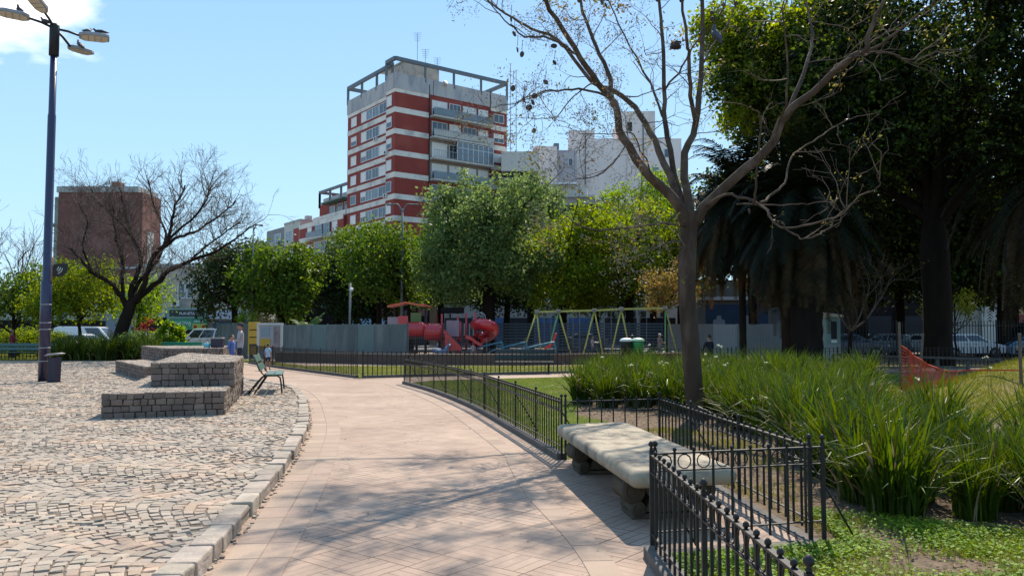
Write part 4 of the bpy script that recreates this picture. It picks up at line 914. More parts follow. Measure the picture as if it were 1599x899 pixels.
for k, z in enumerate(zf + [ZP]):
    zz = z - 0.35 if k < NF else ZP - 0.55
    hh = 0.75; bands = MB()
    FR.box(bands, -0.06, BAL0 - .0, zz, zz + hh, 0.0, 0.06); FR.box(bands, BAL1 + .1, LR, zz, zz + hh, 0.0, 0.06)
    FL.box(bands, 0.003, bayW - .05, zz, zz + hh, 0.0, 0.055); FL2.box(bands, bayW + .9, LL, zz, zz + hh, 0.0, 0.06)
    bands.build('floor_band', m_band, tw_)
dr = MB(); FR.box(dr, BAL0 - .16, BAL0 - .06, 0, ZT - .8, 0.07, 0.17); FL2.box(dr, bayW + .02, bayW + .5, 0, ZT + .2, 0.0, 0.2); FR.box(dr, BAL1 + .02, BAL1 + .1, 0, ZT, .13, .2); dr.build('downpipe', m_dk, tw_)  # broad strip by the bay paints the dark seam of the recess, no pipe
for k, z in enumerate(zf):
    if k > 9: break
    # bay window, left face windows
    FL.window(0.9, 2.4, z + .75, z + 2.25, 0.0, rb.choice(('shut', 'shut', 'shut', 'half')) if k != 4 else 'glass', 1)
    kinds = [rb.choice(('shut', 'shut', 'half')), rb.choice(('glass', 'curt')), rb.choice(('glass', 'curt')), rb.choice(('shut', 'glass', 'half'))]
    for (a, b), kk in zip(((bayW + 1.3, bayW + 3.9), (bayW + 4.0, bayW + 6.0), (bayW + 6.1, bayW + 8.0), (bayW + 8.1, bayW + 9.8)), kinds[::-1]): FL2.window(a, b, z + .75, z + 2.3, 0.0, kk, 2)
    FL2.window(LL - 3.2, LL - 1.3, z + .75, z + 2.2, 0.0, rb.choice(('shut', 'glass', 'half')), 1)
    if rb.random() < .5: FL2.ac(bayW + rb.choice((1.4, 8.2, 4.4)), z + .15)
    if rb.random() < .35: FL.ac(1.9, z + .1)
    # right strip window
    FR.window(BAL1 + .75, BAL1 + 2.7, z + .8, z + 2.15, 0.0, ('glass', 'half', 'shut', 'curt', 'half')[k % 5], 2)
    # balconies
    sl = FR.box(MB(), BAL0 + .02, BAL1, z - .28, z - .02, 0.0, 1.25).build('balcony', m_balw, tw_)
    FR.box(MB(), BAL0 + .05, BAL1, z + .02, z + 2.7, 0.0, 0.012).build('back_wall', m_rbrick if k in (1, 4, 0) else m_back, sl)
    q = MB(); FR.box(q, BAL0 + .04, BAL1 - .02, z + 1.0, z + 1.07, 1.18, 1.24); FR.box(q, BAL0 + .04, BAL1 - .02, z + .05, z + .1, 1.18, 1.24)
    s = BAL0 + .05
    while s < BAL1 - .1: FR.box(q, s, s + .035, z + .1, z + 1.0, 1.19, 1.22); s += .3
    q.build('railing', m_rail, sl)
    if k != 2: FR.box(MB(), BAL0 + .08, BAL1 - .06, z + .12, z + .95, 1.195, 1.205).build('railing_panel', (m_curt, m_balw, m_rail)[k % 3], sl)
    x = BAL0 + .35
    for wdt in (2.6, 2.0, 2.4, 1.8):
        FR.window(x, x + wdt, z + .05, z + 2.35, 0.02, rb.choice(('shut', 'glass', 'curt', 'glass', 'half')), 3); x += wdt + .35
    if k == 2:
        g = MB(); n = 7
        for i in range(n + 1): x = BAL0 + 4.0 + (BAL1 - BAL0 - 4.1) * i / n; FR.box(g, x - .04, x + .04, z, z + 2.65, 1.15, 1.24)
        for zz in (z + 1.0, z + 1.8, z + 2.6): FR.box(g, BAL0 + 4.05, BAL1 - .15, zz, zz + .07, 1.16, 1.23)
        e = g.build('balcony_enclosure', m_frame, tw_); FR.box(MB(), BAL0 + 4.05, BAL1 - .2, z + .08, z + 2.55, 1.17, 1.19).build('pane', m_curt, e)
    if rb.random() < .8:   # washing, plants
        c = rb.choice(((.6, .6, .62), (.12, .2, .4), (.5, .12, .1), (.1, .2, .07))); x = rb.uniform(BAL0 + .6, BAL1 - 2)
        FR.box(MB(), x, x + rb.uniform(.5, 1.1), z + .35, z + 1.1, 1.02, 1.1).build('washing', mat('cloth_%d' % k, c, rough=.9), sl)
# roof frame
pg = MB(); zt = ZT + 2.0; pgk = 0
def pb_(a, b, w_=.42, h_=.5): pg.bar(a, b, w_, h_)
zc = Vector((0, 0, zt)); c1 = o + Vv * bayW
for a, b in ((o, U * LR), (U * LR, U * LR + Vv * LL), (o, Vv * bayW), (Vv * bayW, Vv * bayW + U * rec), (Vv * bayW + U * rec, Vv * LL + U * rec), (Vv * LL + U * rec, U * LR + Vv * LL)):
    zo = Vector((0, 0, pgk * .006)); pgk += 1; pb_(a + zc + zo, b + zc + zo, .42 + pgk * .004); n = max(1, int((b - a).length / 4.2))
    for i in range(1, n + 1): p = a.lerp(b, i / n); pg.bar(p + Vector((0, 0, ZT - .6)), p + zc - Vector((0, 0, .24)), .34 + .003 * i)
pg.build('roof_frame', m_pergola, tw_)
ph = MB(); quad_prism(ph, [U * 3.2 + Vv * 3, U * 9.0 + Vv * 3, U * 9.0 + Vv * 9, U * 3.2 + Vv * 9], ZP, ZT + 3.0); ph.build('roof_house', m_beige, tw_)
cp_ = MB(); quad_prism(cp_, [U * 3 + Vv * 2.8, U * 9.2 + Vv * 2.8, U * 9.2 + Vv * 10.2, U * 3 + Vv * 10.2], ZT + 3.0, ZT + 3.2); cp_.build('roof_house_cap', m_cap, tw_)
for (s, t_, h) in ((5.6, 3.6, 4.8), (7.8, 5, 3.2), (8.8, 3.2, 1.6)):
    q = MB(); p = U * s + Vv * t_ + Vector((0, 0, ZT + 3.1)); q.bar(p, p + Vector((0, 0, h)), .06)
    for i in range(5): q.bar(p + Vector((-.6 + .05 * i, 0, h - .3 * i)), p + Vector((.6 - .05 * i, 0, h - .3 * i)), .035)
    q.build('antenna', m_pergola, tw_)
M_ = FR.M() @ Matrix.Translation((8.0, 0.35, ZT - .2)) @ Matrix.Rotation(R(-80), 4, 'X'); MB().lathe([(0.45, 0.08), (0.3, 0.03), (0.05, 0)], 12, M=M_).build('satellite_dish', m_ac, tw_)

# ---- terraced red building left of the tower
T0 = C0 + Vv * (LL + .3) + U * 0.6; T0.z = 0
tb_ = thing('terrace_building', 'red and white terraced apartment building left of the tower, with stepped balconies', 'building', T0)
def P_at(px, Y): return P(px, 517, Y)
Lw = 17.9; Q = Vv
q = MB(); quad_prism(q, [o, U * 10, U * 10 + Q * Lw, Q * Lw], 0, 19.8); quad_prism(q, [Q * .2 + U * 1.6, U * 9 + Q * .2, U * 9 + Q * 13, Q * 13 + U * 1.6], 19.8, 23.0); q.build('brick_wall', m_rbrick, tb_)
FT = Face(tb_, (0, 0, 0), Q, -U)
bm = MB()
for z in (1.3, 4.4, 7.5, 10.6, 13.7, 16.8, 19.2): FT.box(bm, 0.05, Lw, z, z + .75, 0, .08)
bm.build('floor_bands', m_band, tb_)
Fj = Face(tb_, (0, 0, 0), U, -Q)
for k, z in enumerate((7.8, 10.9, 14.0, 17.0 - .05)):
    FT.window(2.2, 4.2, z + .7, z + 2.2, 0, ('shut', 'shut', 'half', 'shut')[k], 1)
    sl = FT.box(MB(), 4.8, 11.5, z - .3, z - .05, 0.1, 1.5).build('balcony', m_balw, tb_); qq = MB(); FT.box(qq, 4.85, 11.45, z + .95, z + 1.02, 1.42, 1.48); s = 4.9
    while s < 11.4: FT.box(qq, s, s + .05, z, z + .95, 1.43, 1.47); s += .3
    qq.build('railing', m_rail, sl); FT.box(MB(), 4.9, 11.4, z + .1, z + .85, 1.44, 1.45).build('railing_panel', m_curt, sl)
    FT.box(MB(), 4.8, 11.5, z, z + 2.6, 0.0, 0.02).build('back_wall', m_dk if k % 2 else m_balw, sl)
    FT.window(5.2, 7.6, z + .05, z + 2.3, 0.03, 'glass', 3); FT.window(8.3, 10.9, z + .05, z + 2.3, 0.03, 'curt', 3); FT.window(12.4, 14.2, z + .6, z + 2.2, 0, 'shut', 1)
FT2 = Face(tb_, U * 1.6, Q, -U); FT2.box(MB(), .2, 13, 19.8, 20.7, 1.1, 1.2).build('terrace_parapet', m_band, tb_)
for s in (1.0, 3.8, 6.6): FT2.window(s, s + 2.2, 20.2, 22.3, 0, 'curt', 2)
FT2.box(MB(), .5, 9.0, 22.5, 22.7, 0, 1.7).build('awning', mat('awning_green', (.10, .16, .13), rough=.8), tb_)
q = MB(); zt2 = 25.2
for a, b in ((U * 1.6 + Q * .2, U * 1.6 + Q * 13), (U * 1.6 + Q * 13, U * 9 + Q * 13)):
    q.bar(a + Vector((0, 0, zt2)), b + Vector((0, 0, zt2)), .4, .4)
    for i in range(4): p = a.lerp(b, i / 3); q.bar(p + Vector((0, 0, 22.5)), p + Vector((0, 0, zt2 - .2)), .33)
q.build('roof_frame', m_pergola, tb_)
q = MB(); FT2.box(q, .2, 11.5, 23.0, 23.9, -.3, .0); q.build('roof_parapet', m_parap, tb_)
# ---- next one further left
T1 = T0 + Q * (Lw + .3) + U * .3
fb = thing('flat_roof_building', 'grey and brown flat-roofed building at the far left of the apartment row', 'building', T1)
q = MB(); quad_prism(q, [o, U * 9, U * 9 + Q * 7.5, Q * 7.5], 0, 20.9); q.build('wall', m_balw, fb); q = MB(); quad_prism(q, [Q * 7.5, U * 9 + Q * 7.5, U * 9 + Q * 16.5, Q * 16.5], 0, 20.6); q.build('wall', mat('grey_render', (.24, .24, .22), (.17, .17, .16), scale=.5, rough=.9), fb)
F3 = Face(fb, (0, 0, 0), Q, -U)
for k, z in enumerate((8.0, 11.1, 14.2, 17.3)):
    F3.part('wall_stripe', m_rbrick, .6, 3.0, z, z + 2.4, 0, .05); F3.window(3.4, 6.6, z + .2, z + 2.3, 0, 'curt', 2); F3.window(9.0, 12.5, z + .3, z + 2.3, 0, ('glass', 'curt')[k % 2], 3)
    F3.part('balcony', m_rail, 8.0, 16.2, z - .2, z + .75, 0, .9)
F3.part('roof_edge', m_cap, 0, 7.5, 20.9, 21.2, -9, .1); F3.part('chimney', m_parap, 2.0, 3.0, 21.2, 22.2, -3, -2)

# ---- brown brick block behind the bare tree on the left
B0 = P(85, 517, 82); B0.z = 0
bl = thing('brick_block', 'windowless brown brick building behind the bare tree on the left', 'building', (B0.x, B0.y, 0), R(0))
MB().box(0, 8.7, 0, 4.3, 0, 15.9).build('wall', m_oldbr, bl); MB().box(8.7, 8.75, 1.2, 2.6, 8, 12).build('side_balcony', m_cap, bl)
MB().box(-.15, 8.3, -.15, 4.4, 15.9, 16.5).build('coping', m_cap, bl)
MB().box(-.6, 0, 0.4, 4.2, 0, 15.5).build('side_facade', mat('green_render', (.20, .26, .20), (.3, .33, .26), scale=.6, rough=.9), bl)
MB().box(-.9, -.6, .1, 4, 12.4, 12.7).build('balcony', m_cap, bl); MB().box(4.9, 5.8, 1, 2, 16.5, 17.2).build('chimney', m_oldbr, bl)
MB().box(.3, 8.4, -.03, 0, 8.0, 8.2).build('stain_line', m_cap, bl)
# ---- low beige shop building
S0 = P(212, 517, 76)
sb = thing('shop_building', 'low beige two-storey building with green shop signs behind the white van', 'building', (S0.x, S0.y, 0))
MB().box(0, 12, 0, 9, 0, 7.7).build('wall', m_beige, sb); MB().box(-.1, 12.1, -.15, 9, 7.7, 8.0).build('coping', m_cap, sb)
FS = Face(sb, (0, 0, 0), (1, 0, 0), (0, -1, 0)); 
for x in (3.9, 6.3): 
    for dx in (0, .85): FS.window(x + dx, x + dx + .75, 4.7, 6.2, 0, 'glass', 1)
FS.ac(3.4, 3.95)
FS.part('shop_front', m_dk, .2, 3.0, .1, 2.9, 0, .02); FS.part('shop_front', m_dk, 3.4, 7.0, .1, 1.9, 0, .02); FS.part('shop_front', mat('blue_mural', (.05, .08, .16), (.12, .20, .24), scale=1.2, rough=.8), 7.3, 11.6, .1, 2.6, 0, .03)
FS.part('awning', mat('lilac_awning', (.38, .40, .50), (.3, .33, .42), scale=1, rough=.8), -.4, 3.1, 2.9, 3.7, .02, .8); FS.part('awning', mat('pale_awning', (.42, .44, .5), rough=.8), 7.2, 10.5, 2.75, 3.5, .02, .8)
m_sgreen = mat('sign_green', (.05, .28, .13), (.04, .2, .10), scale=1, rough=.6); m_ydk = mat('sign_yellow', (.38, .42, .06), rough=.6); m_sdk = mat('sign_dark', (.02, .03, .03), rough=.5); m_red = mat('bright_red', (.48, .025, .02), (.40, .02, .018), scale=3, rough=.45); m_wh = mat('white_paint', (.72, .72, .70), rough=.5)
FS.part('sign_board', mat('sign_frame', (.18, .30, .25), rough=.6), 3.3, 7.1, 2.8, 3.75, .85, .95)
d_ = FS.part('sign_board', m_sdk, 3.55, 6.75, 2.98, 3.6, .95, .98); g_ = FS.part('sign_board', m_sgreen, 3.4, 7.1, 1.75, 2.75, .85, .95); y_ = FS.part('sign_panel', m_ydk, 5.75, 7.05, 1.8, 2.3, .95, .97)
def text_on(face, txt, s, z, size, material, d, parent, ext=0.01):
    cu = bpy.data.curves.new('txt', 'FONT'); cu.body = txt; cu.size = size; cu.extrude = ext; t = bpy.data.objects.new('txt', cu); col.objects.link(t)
    dg = bpy.context.evaluated_depsgraph_get(); me = bpy.data.meshes.new_from_object(t.evaluated_get(dg)); bpy.data.objects.remove(t)
    o_ = link('lettering', me, material, parent); u, n = face.u, face.n; M = Matrix((u, Vector((0, 0, 1)), n)).transposed().to_4x4(); M.translation = face.o + u * s + n * d + Vector((0, 0, z)); o_.matrix_local = M; return o_
text_on(FS, 'PLANETA', 4.5, 3.15, .34, m_wh, .985, d_); text_on(FS, 'SANATIVA', 3.65, 2.22, .42, m_wh, .955, g_); text_on(FS, 'OPTICA', 5.85, 2.42, .26, m_wh, .955, g_)
for x in (6.0, 6.78): 
    M = FS.M() @ Matrix.Translation((x, .975, 2.05)) @ Matrix.Rotation(R(-90), 4, 'X'); MB().lathe([(.16, 0), (.16, .012)], 14, M=M).build('dot', m_red, y_)
MB().box(5, 7.6, -1.4, -1.1, 0, .1).build('step', m_cap, sb)
# ---- low buildings on the far left
S1 = P(-60, 517, 78)
s1 = thing('low_building', 'low bluish-grey building behind the hedge at the left edge', 'building', (S1.x, S1.y, 0))
MB().box(0, 16.5, 0, 8, 0, 5.6).build('wall', mat('bluegrey_render', (.27, .30, .33), (.2, .22, .25), scale=.4, rough=.9), s1); F4 = Face(s1, (0, 0, 0), (1, 0, 0), (0, -1, 0))
F4.part('awning', m_cap, 3, 13.5, 2.7, 3.3, .0, 1.5); F4.part('shop_front', m_dk, 2.5, 14, .1, 2.6, 0, .03)
for x in (1, 5, 9, 13): F4.window(x, x + 1.8, 3.7, 5.1, 0, 'glass', 2)
# ---- dark row behind the middle trees
S2 = P(395, 517, 84)
s2 = thing('shaded_building', 'shaded brick building half hidden behind the trees and the grey hoarding', 'building', (S2.x, S2.y, 0))
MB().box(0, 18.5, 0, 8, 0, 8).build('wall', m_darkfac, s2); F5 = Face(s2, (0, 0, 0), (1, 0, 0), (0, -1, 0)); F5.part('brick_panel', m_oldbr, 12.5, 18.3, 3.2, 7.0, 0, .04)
F5.part('awning', mat('sky_awning', (.30, .42, .55), rough=.7), 10.6, 15.2, 2.3, 2.9, .05, 1.0); F5.part('fascia', m_cap, 14.0, 18.4, 5.4, 5.8, .05, .12)
for x in (1, 4, 7, 10, 13, 15.8): F5.window(x, x + 1.5, 4, 5.4, .04, 'glass', 2, m_pergola)
F5.part('shop_front', m_dk, .5, 18, .1, 2.2, 0, .03)
# shop row behind swings
S3 = P(690, 517, 84)
s3 = thing('shop_row', 'pale low shops with blue shutters behind the swing frame', 'building', (S3.x, S3.y, 0))
MB().box(0, 25, 0, 8, 0, 5.0).build('wall', mat('dull_white', (.36, .33, .30), (.27, .25, .23), scale=.5, rough=.9), s3); F6 = Face(s3, (0, 0, 0), (1, 0, 0), (0, -1, 0))
m_blue = mat('blue_shutter', (.05, .10, .22), (.07, .14, .28), scale=2, rough=.6)
for i, (a, b, m) in enumerate(((.3, 3.2, m_dk), (3.6, 6.6, m_blue), (7, 9.4, m_dk), (9.8, 13, m_blue), (13.3, 16.6, m_blue), (17, 20.4, m_dk), (20.7, 24.5, m_darkfac))): F6.part('shop_front', m, a, b, .1, 3.0, 0, .04)
for i in range(6): F6.part('window', m_dk, 17.4 + i * 1.1, 18.1 + i * 1.1, 3.1, 3.7, 0, .05)
F6.part('cornice', m_band, -.1, 25.1, 4.6, 4.85, 0, .2)
# ---- white blocks in the middle distance
W0 = P(890, 517, 132)
wb = thing('white_building', 'large blank pale building rising behind the spring tree', 'building', (W0.x, W0.y, 0), R(-3))
MB().box(0, 4.2, .0, 14, 0, 35.0).build('wall', m_white, wb); MB().prism([(4.2, .1), (9.6, .1), (9.6, 14), (4.2, 14)], 0, 33.6).build('wall', m_white, wb); MB().box(8.2, 14.2, -.4, 14, 33.4, 38.0).build('lift_tower', m_white, wb); MB().box(9.6, 18.5, -.2, 14, 0, 33.4).build('wall', m_white, wb)
Fw = Face(wb, (0, 0, 0), (1, 0, 0), (0, -1, 0))
for z in (30.2, 25.4, 21): 
    Fw.window(15.6, 16.9, z, z + 1.5, .2, 'glass', 1); Fw.window(13.6, 14.8, z - 3, z - 1.5, .2, 'curt', 1)
for z in (10, 14, 17): Fw.part('vent', m_dk, 6.5 + z * .1, 7.3 + z * .1, z, z + .7, -.05, .0)
Fw.part('downpipe', m_pergola, 12.1, 12.3, 5, 37.6, .4, .5); Fw.part('downpipe', m_pergola, 2.6, 2.75, 5, 34.5, 0, .1); Fw.part('tank_window', m_dk, 9.6, 10.4, 34.7, 36.2, .4, .43)
W1 = P(835, 517, 126)
w1 = thing('white_building', 'narrow pale building with small windows left of the largest pale block', 'building', (W1.x, W1.y, 0), R(4))
MB().box(0, 3.6, 0, 9, 0, 31).build('wall', m_white, w1); MB().box(3.6, 6.9, .8, 9, 0, 30.6).build('wall', mat('greyed_wall', (.42, .39, .40), (.36, .33, .34), scale=.3, rough=.9), w1)
Fw1 = Face(w1, (3.6, .8, 0), (1, 0, 0), (0, -1, 0))
for z in (12, 16, 20, 24, 28): Fw1.window(1.9, 2.7, z, z + 1.3, 0, 'glass', 1); Fw1.part('vent', m_dk, .5, .8, z - .5, z, 0, .03)
MB().box(3.4, 4.2, 2, 4, 31, 32).build('tank', m_pergola, w1)
W2 = P(787, 517, 118)
w2 = thing('small_block', 'small beige block with a boxy roof room just right of the tower', 'building', (W2.x, W2.y, 0))
MB().box(0, 5, 0, 7, 0, 24.4).build('wall', m_beige, w2); MB().box(-.4, 5.2, -.5, 7, 25.3, 28.2).build('roof_room', mat('cream_render', (.50, .46, .40), rough=.9), w2); MB().box(.3, 4.4, .4, 6, 24.4, 25.3).build('dark_recess', m_dk, w2)
W3 = P(842, 517, 108)
w3 = thing('balcony_block', 'grey apartment block with long balconies in front of the pale buildings', 'building', (W3.x, W3.y, 0), R(-6))
MB().box(0, 7.4, 0, 8, 0, 19.6).build('wall', mat('grey_block', (.38, .37, .35), (.28, .27, .26), scale=.5, rough=.9), w3); Fw3 = Face(w3, (0, 0, 0), (1, 0, 0), (0, -1, 0))
for k, z in enumerate((10, 13, 16)): Fw3.part('balcony', m_cap, -.2, 7.2, z, z + 1.0, 0, 1.1); Fw3.part('dark_recess', m_dk, .3, 6.8, z + 1.1, z + 2.6, 0, .03); Fw3.window(1, 3.2, z + 1.1, z + 2.5, .04, 'curt', 2)  # near-black sheet puts the shade behind the balconies onto the flat wall
MB().box(.8, 6.5, 1.2, 7, 19.6, 21.6).build('roof_room', m_balw, w3); MB().box(-.3, 7.6, -.8, 7.5, 19.6, 19.85).build('roof_slab', m_cap, w3); MB().box(1.5, 5.2, .6, 3.2, 21.65, 21.85).build('awning', m_wh, w3)
MB().box(6.8, 7.9, -.6, 1, 0, 18.6).build('end_wall', m_darkfac, w3)
for (px, y0, y1, Yd) in ((643, 82, 52, 112), (806, 232, 110, 150), (797, 160, 100, 155)):
    a = P(px, y0 + (60 if px > 700 else 0), Yd); b = P(px, y1, Yd)
    if px < 700: continue
    ms = thing('radio_mast', 'thin radio mast beyond the tower, %s' % ('right one of the two' if px > 800 else 'left one of the two'), 'mast', (a.x, a.y, 0)); MB().tube([(0, 0, 0), (0, 0, b.z)], .07, 5).build('pole', m_pergola, ms)
    q = MB()
    for k in range(10): z = b.z - k * 2.2; q.bar((-.35, 0, z), (.35, 0, z), .05)
    q.build('rung', m_pergola, ms)
# ---- right-hand side, in the shade of the trees
R0 = P(1092, 517, 72)
rb0 = thing('mural_building', 'low building with a dark blue painted wall and white figures behind the palm fronds', 'building', (R0.x, R0.y, 0))
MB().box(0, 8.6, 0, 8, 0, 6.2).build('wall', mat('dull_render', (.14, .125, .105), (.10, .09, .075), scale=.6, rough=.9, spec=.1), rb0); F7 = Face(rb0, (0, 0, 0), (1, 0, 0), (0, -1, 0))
mu = F7.part('mural', mat('mural_blue', (.012, .025, .05), (.02, .038, .075), scale=.8, rough=.8), .6, 6.2, .1, 4.0, 0, .03); F7.part('mural_bay', m_pergola, 6.6, 8.4, .1, 4.1, 0, .05)
m_mur = mat('mural_white', (.22, .23, .24), (.16, .17, .18), scale=2, rough=.8)
for pts in ([(1.2, .6), (2.4, .6), (2.3, 2.6), (2.0, 2.7), (1.95, 3.0), (1.6, 3.0), (1.55, 2.7), (1.25, 2.6)], [(3.4, .6), (5.0, .6), (5.05, 2.3), (4.6, 2.6), (4.4, 3.0), (4.1, 3.0), (4.0, 2.5), (3.7, 2.2)]):
    MB().prism(pts, .031, .045, 0, F7.M() @ Matrix(((1, 0, 0, 0), (0, 0, 1, 0), (0, 1, 0, 0), (0, 0, 0, 1)))).build('figure', m_mur, mu)
MB().prism([(3.5, .6), (4.9, 2.1), (4.9, 2.4), (3.5, .9)], .046, .052, 0, F7.M() @ Matrix(((1, 0, 0, 0), (0, 0, 1, 0), (0, 1, 0, 0), (0, 0, 0, 1)))).build('sash', m_dk, mu)
F7.part('cornice', m_parap, -.1, 8.7, 4.4, 4.7, 0, .25)
R1 = P(1250, 517, 74)
rb1 = thing('long_building', 'long shaded building across the street behind the big dark trees', 'building', (R1.x, R1.y, 0))
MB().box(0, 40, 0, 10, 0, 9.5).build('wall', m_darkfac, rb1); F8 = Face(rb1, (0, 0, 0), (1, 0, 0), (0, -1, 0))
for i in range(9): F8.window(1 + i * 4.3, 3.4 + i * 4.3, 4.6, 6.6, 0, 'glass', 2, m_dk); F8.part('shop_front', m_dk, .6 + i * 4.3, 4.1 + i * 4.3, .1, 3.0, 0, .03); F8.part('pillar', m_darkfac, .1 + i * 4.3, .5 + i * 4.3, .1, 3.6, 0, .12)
R2 = P(1534, 517, 64)
ck = thing('white_cabin', 'small whitish cabin with two dark openings above the white hatchback', 'cabin', (R2.x, R2.y, 0))
MB().box(0, 2.3, 0, 2.4, 0, 3.9).build('wall', mat('cabin_wall', (.55, .58, .54), rough=.8), ck); MB().box(-2.3, 0, .2, 2.4, 0, 3.7).build('side_wall', mat('cabin_side', (.35, .38, .36), rough=.8), ck)
for z in (3.3, 2.7): MB().box(1.1, 1.5, -.03, 0, z, z + .25).build('opening', m_dk, ck)
MB().box(-.05, 2.4, -.1, 2.4, 3.9, 4.0).build('roof', m_cap, ck)
R3 = P(1572, 517, 66); kk = thing('red_white_stall', 'red roofed street stall with a pale wall at the right edge', 'stall', (R3.x, R3.y, 0)); MB().box(0, 5, 0, 2.4, 0, 2.2).build('wall', mat('pale_blue_wall', (.35, .45, .48), rough=.7), kk); MB().box(-.1, 5, -.2, 2.4, 2.2, 2.9).build('roof', mat('dark_red', (.18, .04, .04), rough=.7), kk); MB().box(.3, 4, -.1, 1, 2.95, 3.6).build('roof_sign', mat('orange_sign', (.4, .22, .12), rough=.7), kk)
# ================================================================== PLAYGROUND, HOARDINGS, STREET FURNITURE, VEHICLES
m_hoard = mat('hoarding_sheet', (0.075, 0.095, 0.098), (0.105, 0.125, 0.122), scale=1.0, rough=0.6, c3=(0.16, 0.175, 0.17), s3=1.8, stretch=(1, 1, .25))
m_hoard2 = mat('hoarding_green', (0.10, 0.15, 0.145), (0.13, 0.18, 0.17), scale=1.2, rough=0.6)
m_hoardl = mat('hoarding_light', (0.15, 0.16, 0.155), (0.19, 0.195, 0.185), scale=1.0, rough=0.65)
m_hoardp = mat('hoarding_frame', (0.26, 0.30, 0.29), rough=0.6)
m_wire = mat('mesh_wire', (0.06, 0.075, 0.09), rough=0.6)
m_yel = mat('yellow_board', (0.50, 0.30, 0.03), (0.42, 0.25, 0.03), scale=2, rough=0.6)
m_teal = mat('teal_paint', (0.035, 0.19, 0.24), (0.03, 0.14, 0.19), scale=4, rough=0.45)
m_ygr = mat('swing_yellow', (0.40, 0.40, 0.10), (0.30, 0.33, 0.09), scale=3, rough=0.5)
m_grn = mat('swing_green', (0.13, 0.32, 0.12), (0.10, 0.26, 0.10), scale=3, rough=0.5)
m_redp = mat('red_plastic', (0.50, 0.02, 0.025), (0.42, 0.02, 0.022), scale=3, rough=0.25, spec=0.6)
m_orr = mat('orange_roof', (0.55, 0.11, 0.045), rough=0.4)
m_brn = mat('dark_steel', (0.045, 0.022, 0.025), rough=0.5)
m_pinkp = mat('pink_panel', (0.30, 0.22, 0.24), (0.25, 0.19, 0.21), scale=3, rough=0.6)
m_lowb = mat('low_wall_brick', (0.12, 0.075, 0.055), (0.09, 0.055, 0.042), scale=3, rough=0.9, bump=0.01, bscale=10)
# low brick wall round the playground
lw = thing('low_brick_wall', 'low brown brick wall at the foot of the playground fence', 'wall', (0, 0, 0))
LWp = [P_at(433, 42.5), P_at(640, 38.2), P_at(820, 38.0), P_at(1075, 40.5)]
LWp = [V2(p.x, p.y) for p in LWp]
q = MB(); q2 = MB()
for a, b in zip(LWp[:-1], LWp[1:]):
    e = (b - a).normalized() * .003; q.bar(a + Vector((0, 0, .23)) + e, b + Vector((0, 0, .23)) - e, .28, .48); q2.bar(a + Vector((0, 0, .505)) + e, b + Vector((0, 0, .505)) - e, .34, .06)
q.build('brickwork', m_lowb, lw); q2.build('coping', m_sand, lw)
def hoarding(name, label, pts, z0, z1, mats, pw=1.45, group='grey hoarding runs round the playground'):
    root = thing(name, label, 'hoarding', pts[0], 0, group); O = Vector(pts[0]); k = 0
    for a, b in zip(pts[:-1], pts[1:]):
        a, b = Vector(a), Vector(b); L = (b - a).length; n = max(1, round(L / pw)); d = (b - a) / n; nn = Vector((-d.y, d.x, 0)).normalized()
        for i in range(n):
            p, q_ = a + d * i - O, a + d * (i + 1) - O; e = d.normalized() * .012; j = nn * rb.uniform(-.025, .025)
            mb = MB(); mb.bar(p + e + j + Vector((0, 0, (z0 + z1) / 2)), q_ - e + j + Vector((0, 0, (z0 + z1) / 2)), .02, z1 - z0 + rb.uniform(-.03, .03))
            for s_ in range(8): r_ = p.lerp(q_, (s_ + .5) / 8) + j; mb.bar(r_ + Vector((0, 0, z0 + .02)) - nn * .015, r_ + Vector((0, 0, z1 - .04)) - nn * .015, .03, .02)
            mb.build('panel', mats[k % len(mats)], root); k += 1
        q = MB()
        for i in range(n + 1): p = a + d * i - O + nn * .05; q.bar(p, p + Vector((0, 0, z1 + .03)), .05)
        q.build('posts', m_hoardp, root)
    return root
def at(px, Y): v = P(px, 517, Y); return V2(v.x, v.y)
hoarding('hoarding', 'grey-blue corrugated hoarding above the low brick wall, left of the red play tower', [at(442, 43), at(636, 39.0)], .5, 1.95, (m_hoard, m_hoard, m_hoard2, m_hoard, m_hoard, m_hoard2), 1.05)
hoarding('hoarding', 'short grey hoarding behind the man in the pale shirt, left of the yellow board', [at(338, 47), at(388, 45.5)], 0.05, 2.05, (m_hoard,), 1.2)
hoarding('hoarding', 'light grey panel fence behind the seated dark figure and the tree trunk', [at(1040, 52), at(1228, 50)], .1, 2.05, (m_hoardl, m_hoardl, mat('hoarding_pale', (.26, .28, .28), rough=.6)), 1.5)
# mesh fences
def mesh_fence(label, pts, z0, z1, sx, sz, wr=.009, dense=False):
    root = thing('mesh_fence', label, 'fence', pts[0], 0, 'mesh fences of the playground'); O = Vector(pts[0])
    for a, b in zip(pts[:-1], pts[1:]):
        L = (b - a).length; n = max(1, round(L / 2.5)); d = (b - a) / n
        for i in range(n):
            p, q_ = a + d * i - O, a + d * (i + 1) - O; mb = MB(); k = int(d.length / sx)
            for j in range(k): r_ = p.lerp(q_, (j + .5) / k); mb.bar(r_ + Vector((0, 0, z0)), r_ + Vector((0, 0, z1)), wr)
            z = z0
            while z <= z1: mb.bar(p + Vector((0, 0.0, z)), q_ + Vector((0, 0, z)), wr * 1.3, (wr if not dense else sz * .62)); z += sz
            mb.build('mesh_panel', m_wire, root)
            MB().bar(p, p + Vector((0, 0, z1 + .05)), .06).build('post', m_wire, root)
    return root
mesh_fence('dark wire mesh fence in front of the red slide', [at(637, 39), at(694, 39.2)], .5, 2.0, .1, .2, .009)
mesh_fence('long wire mesh fence at the near side of the swings, behind the slatted bench', [at(700, 39.3), at(820, 39.2), at(1066, 41.6)], .5, 1.25, .25, .25, .010)
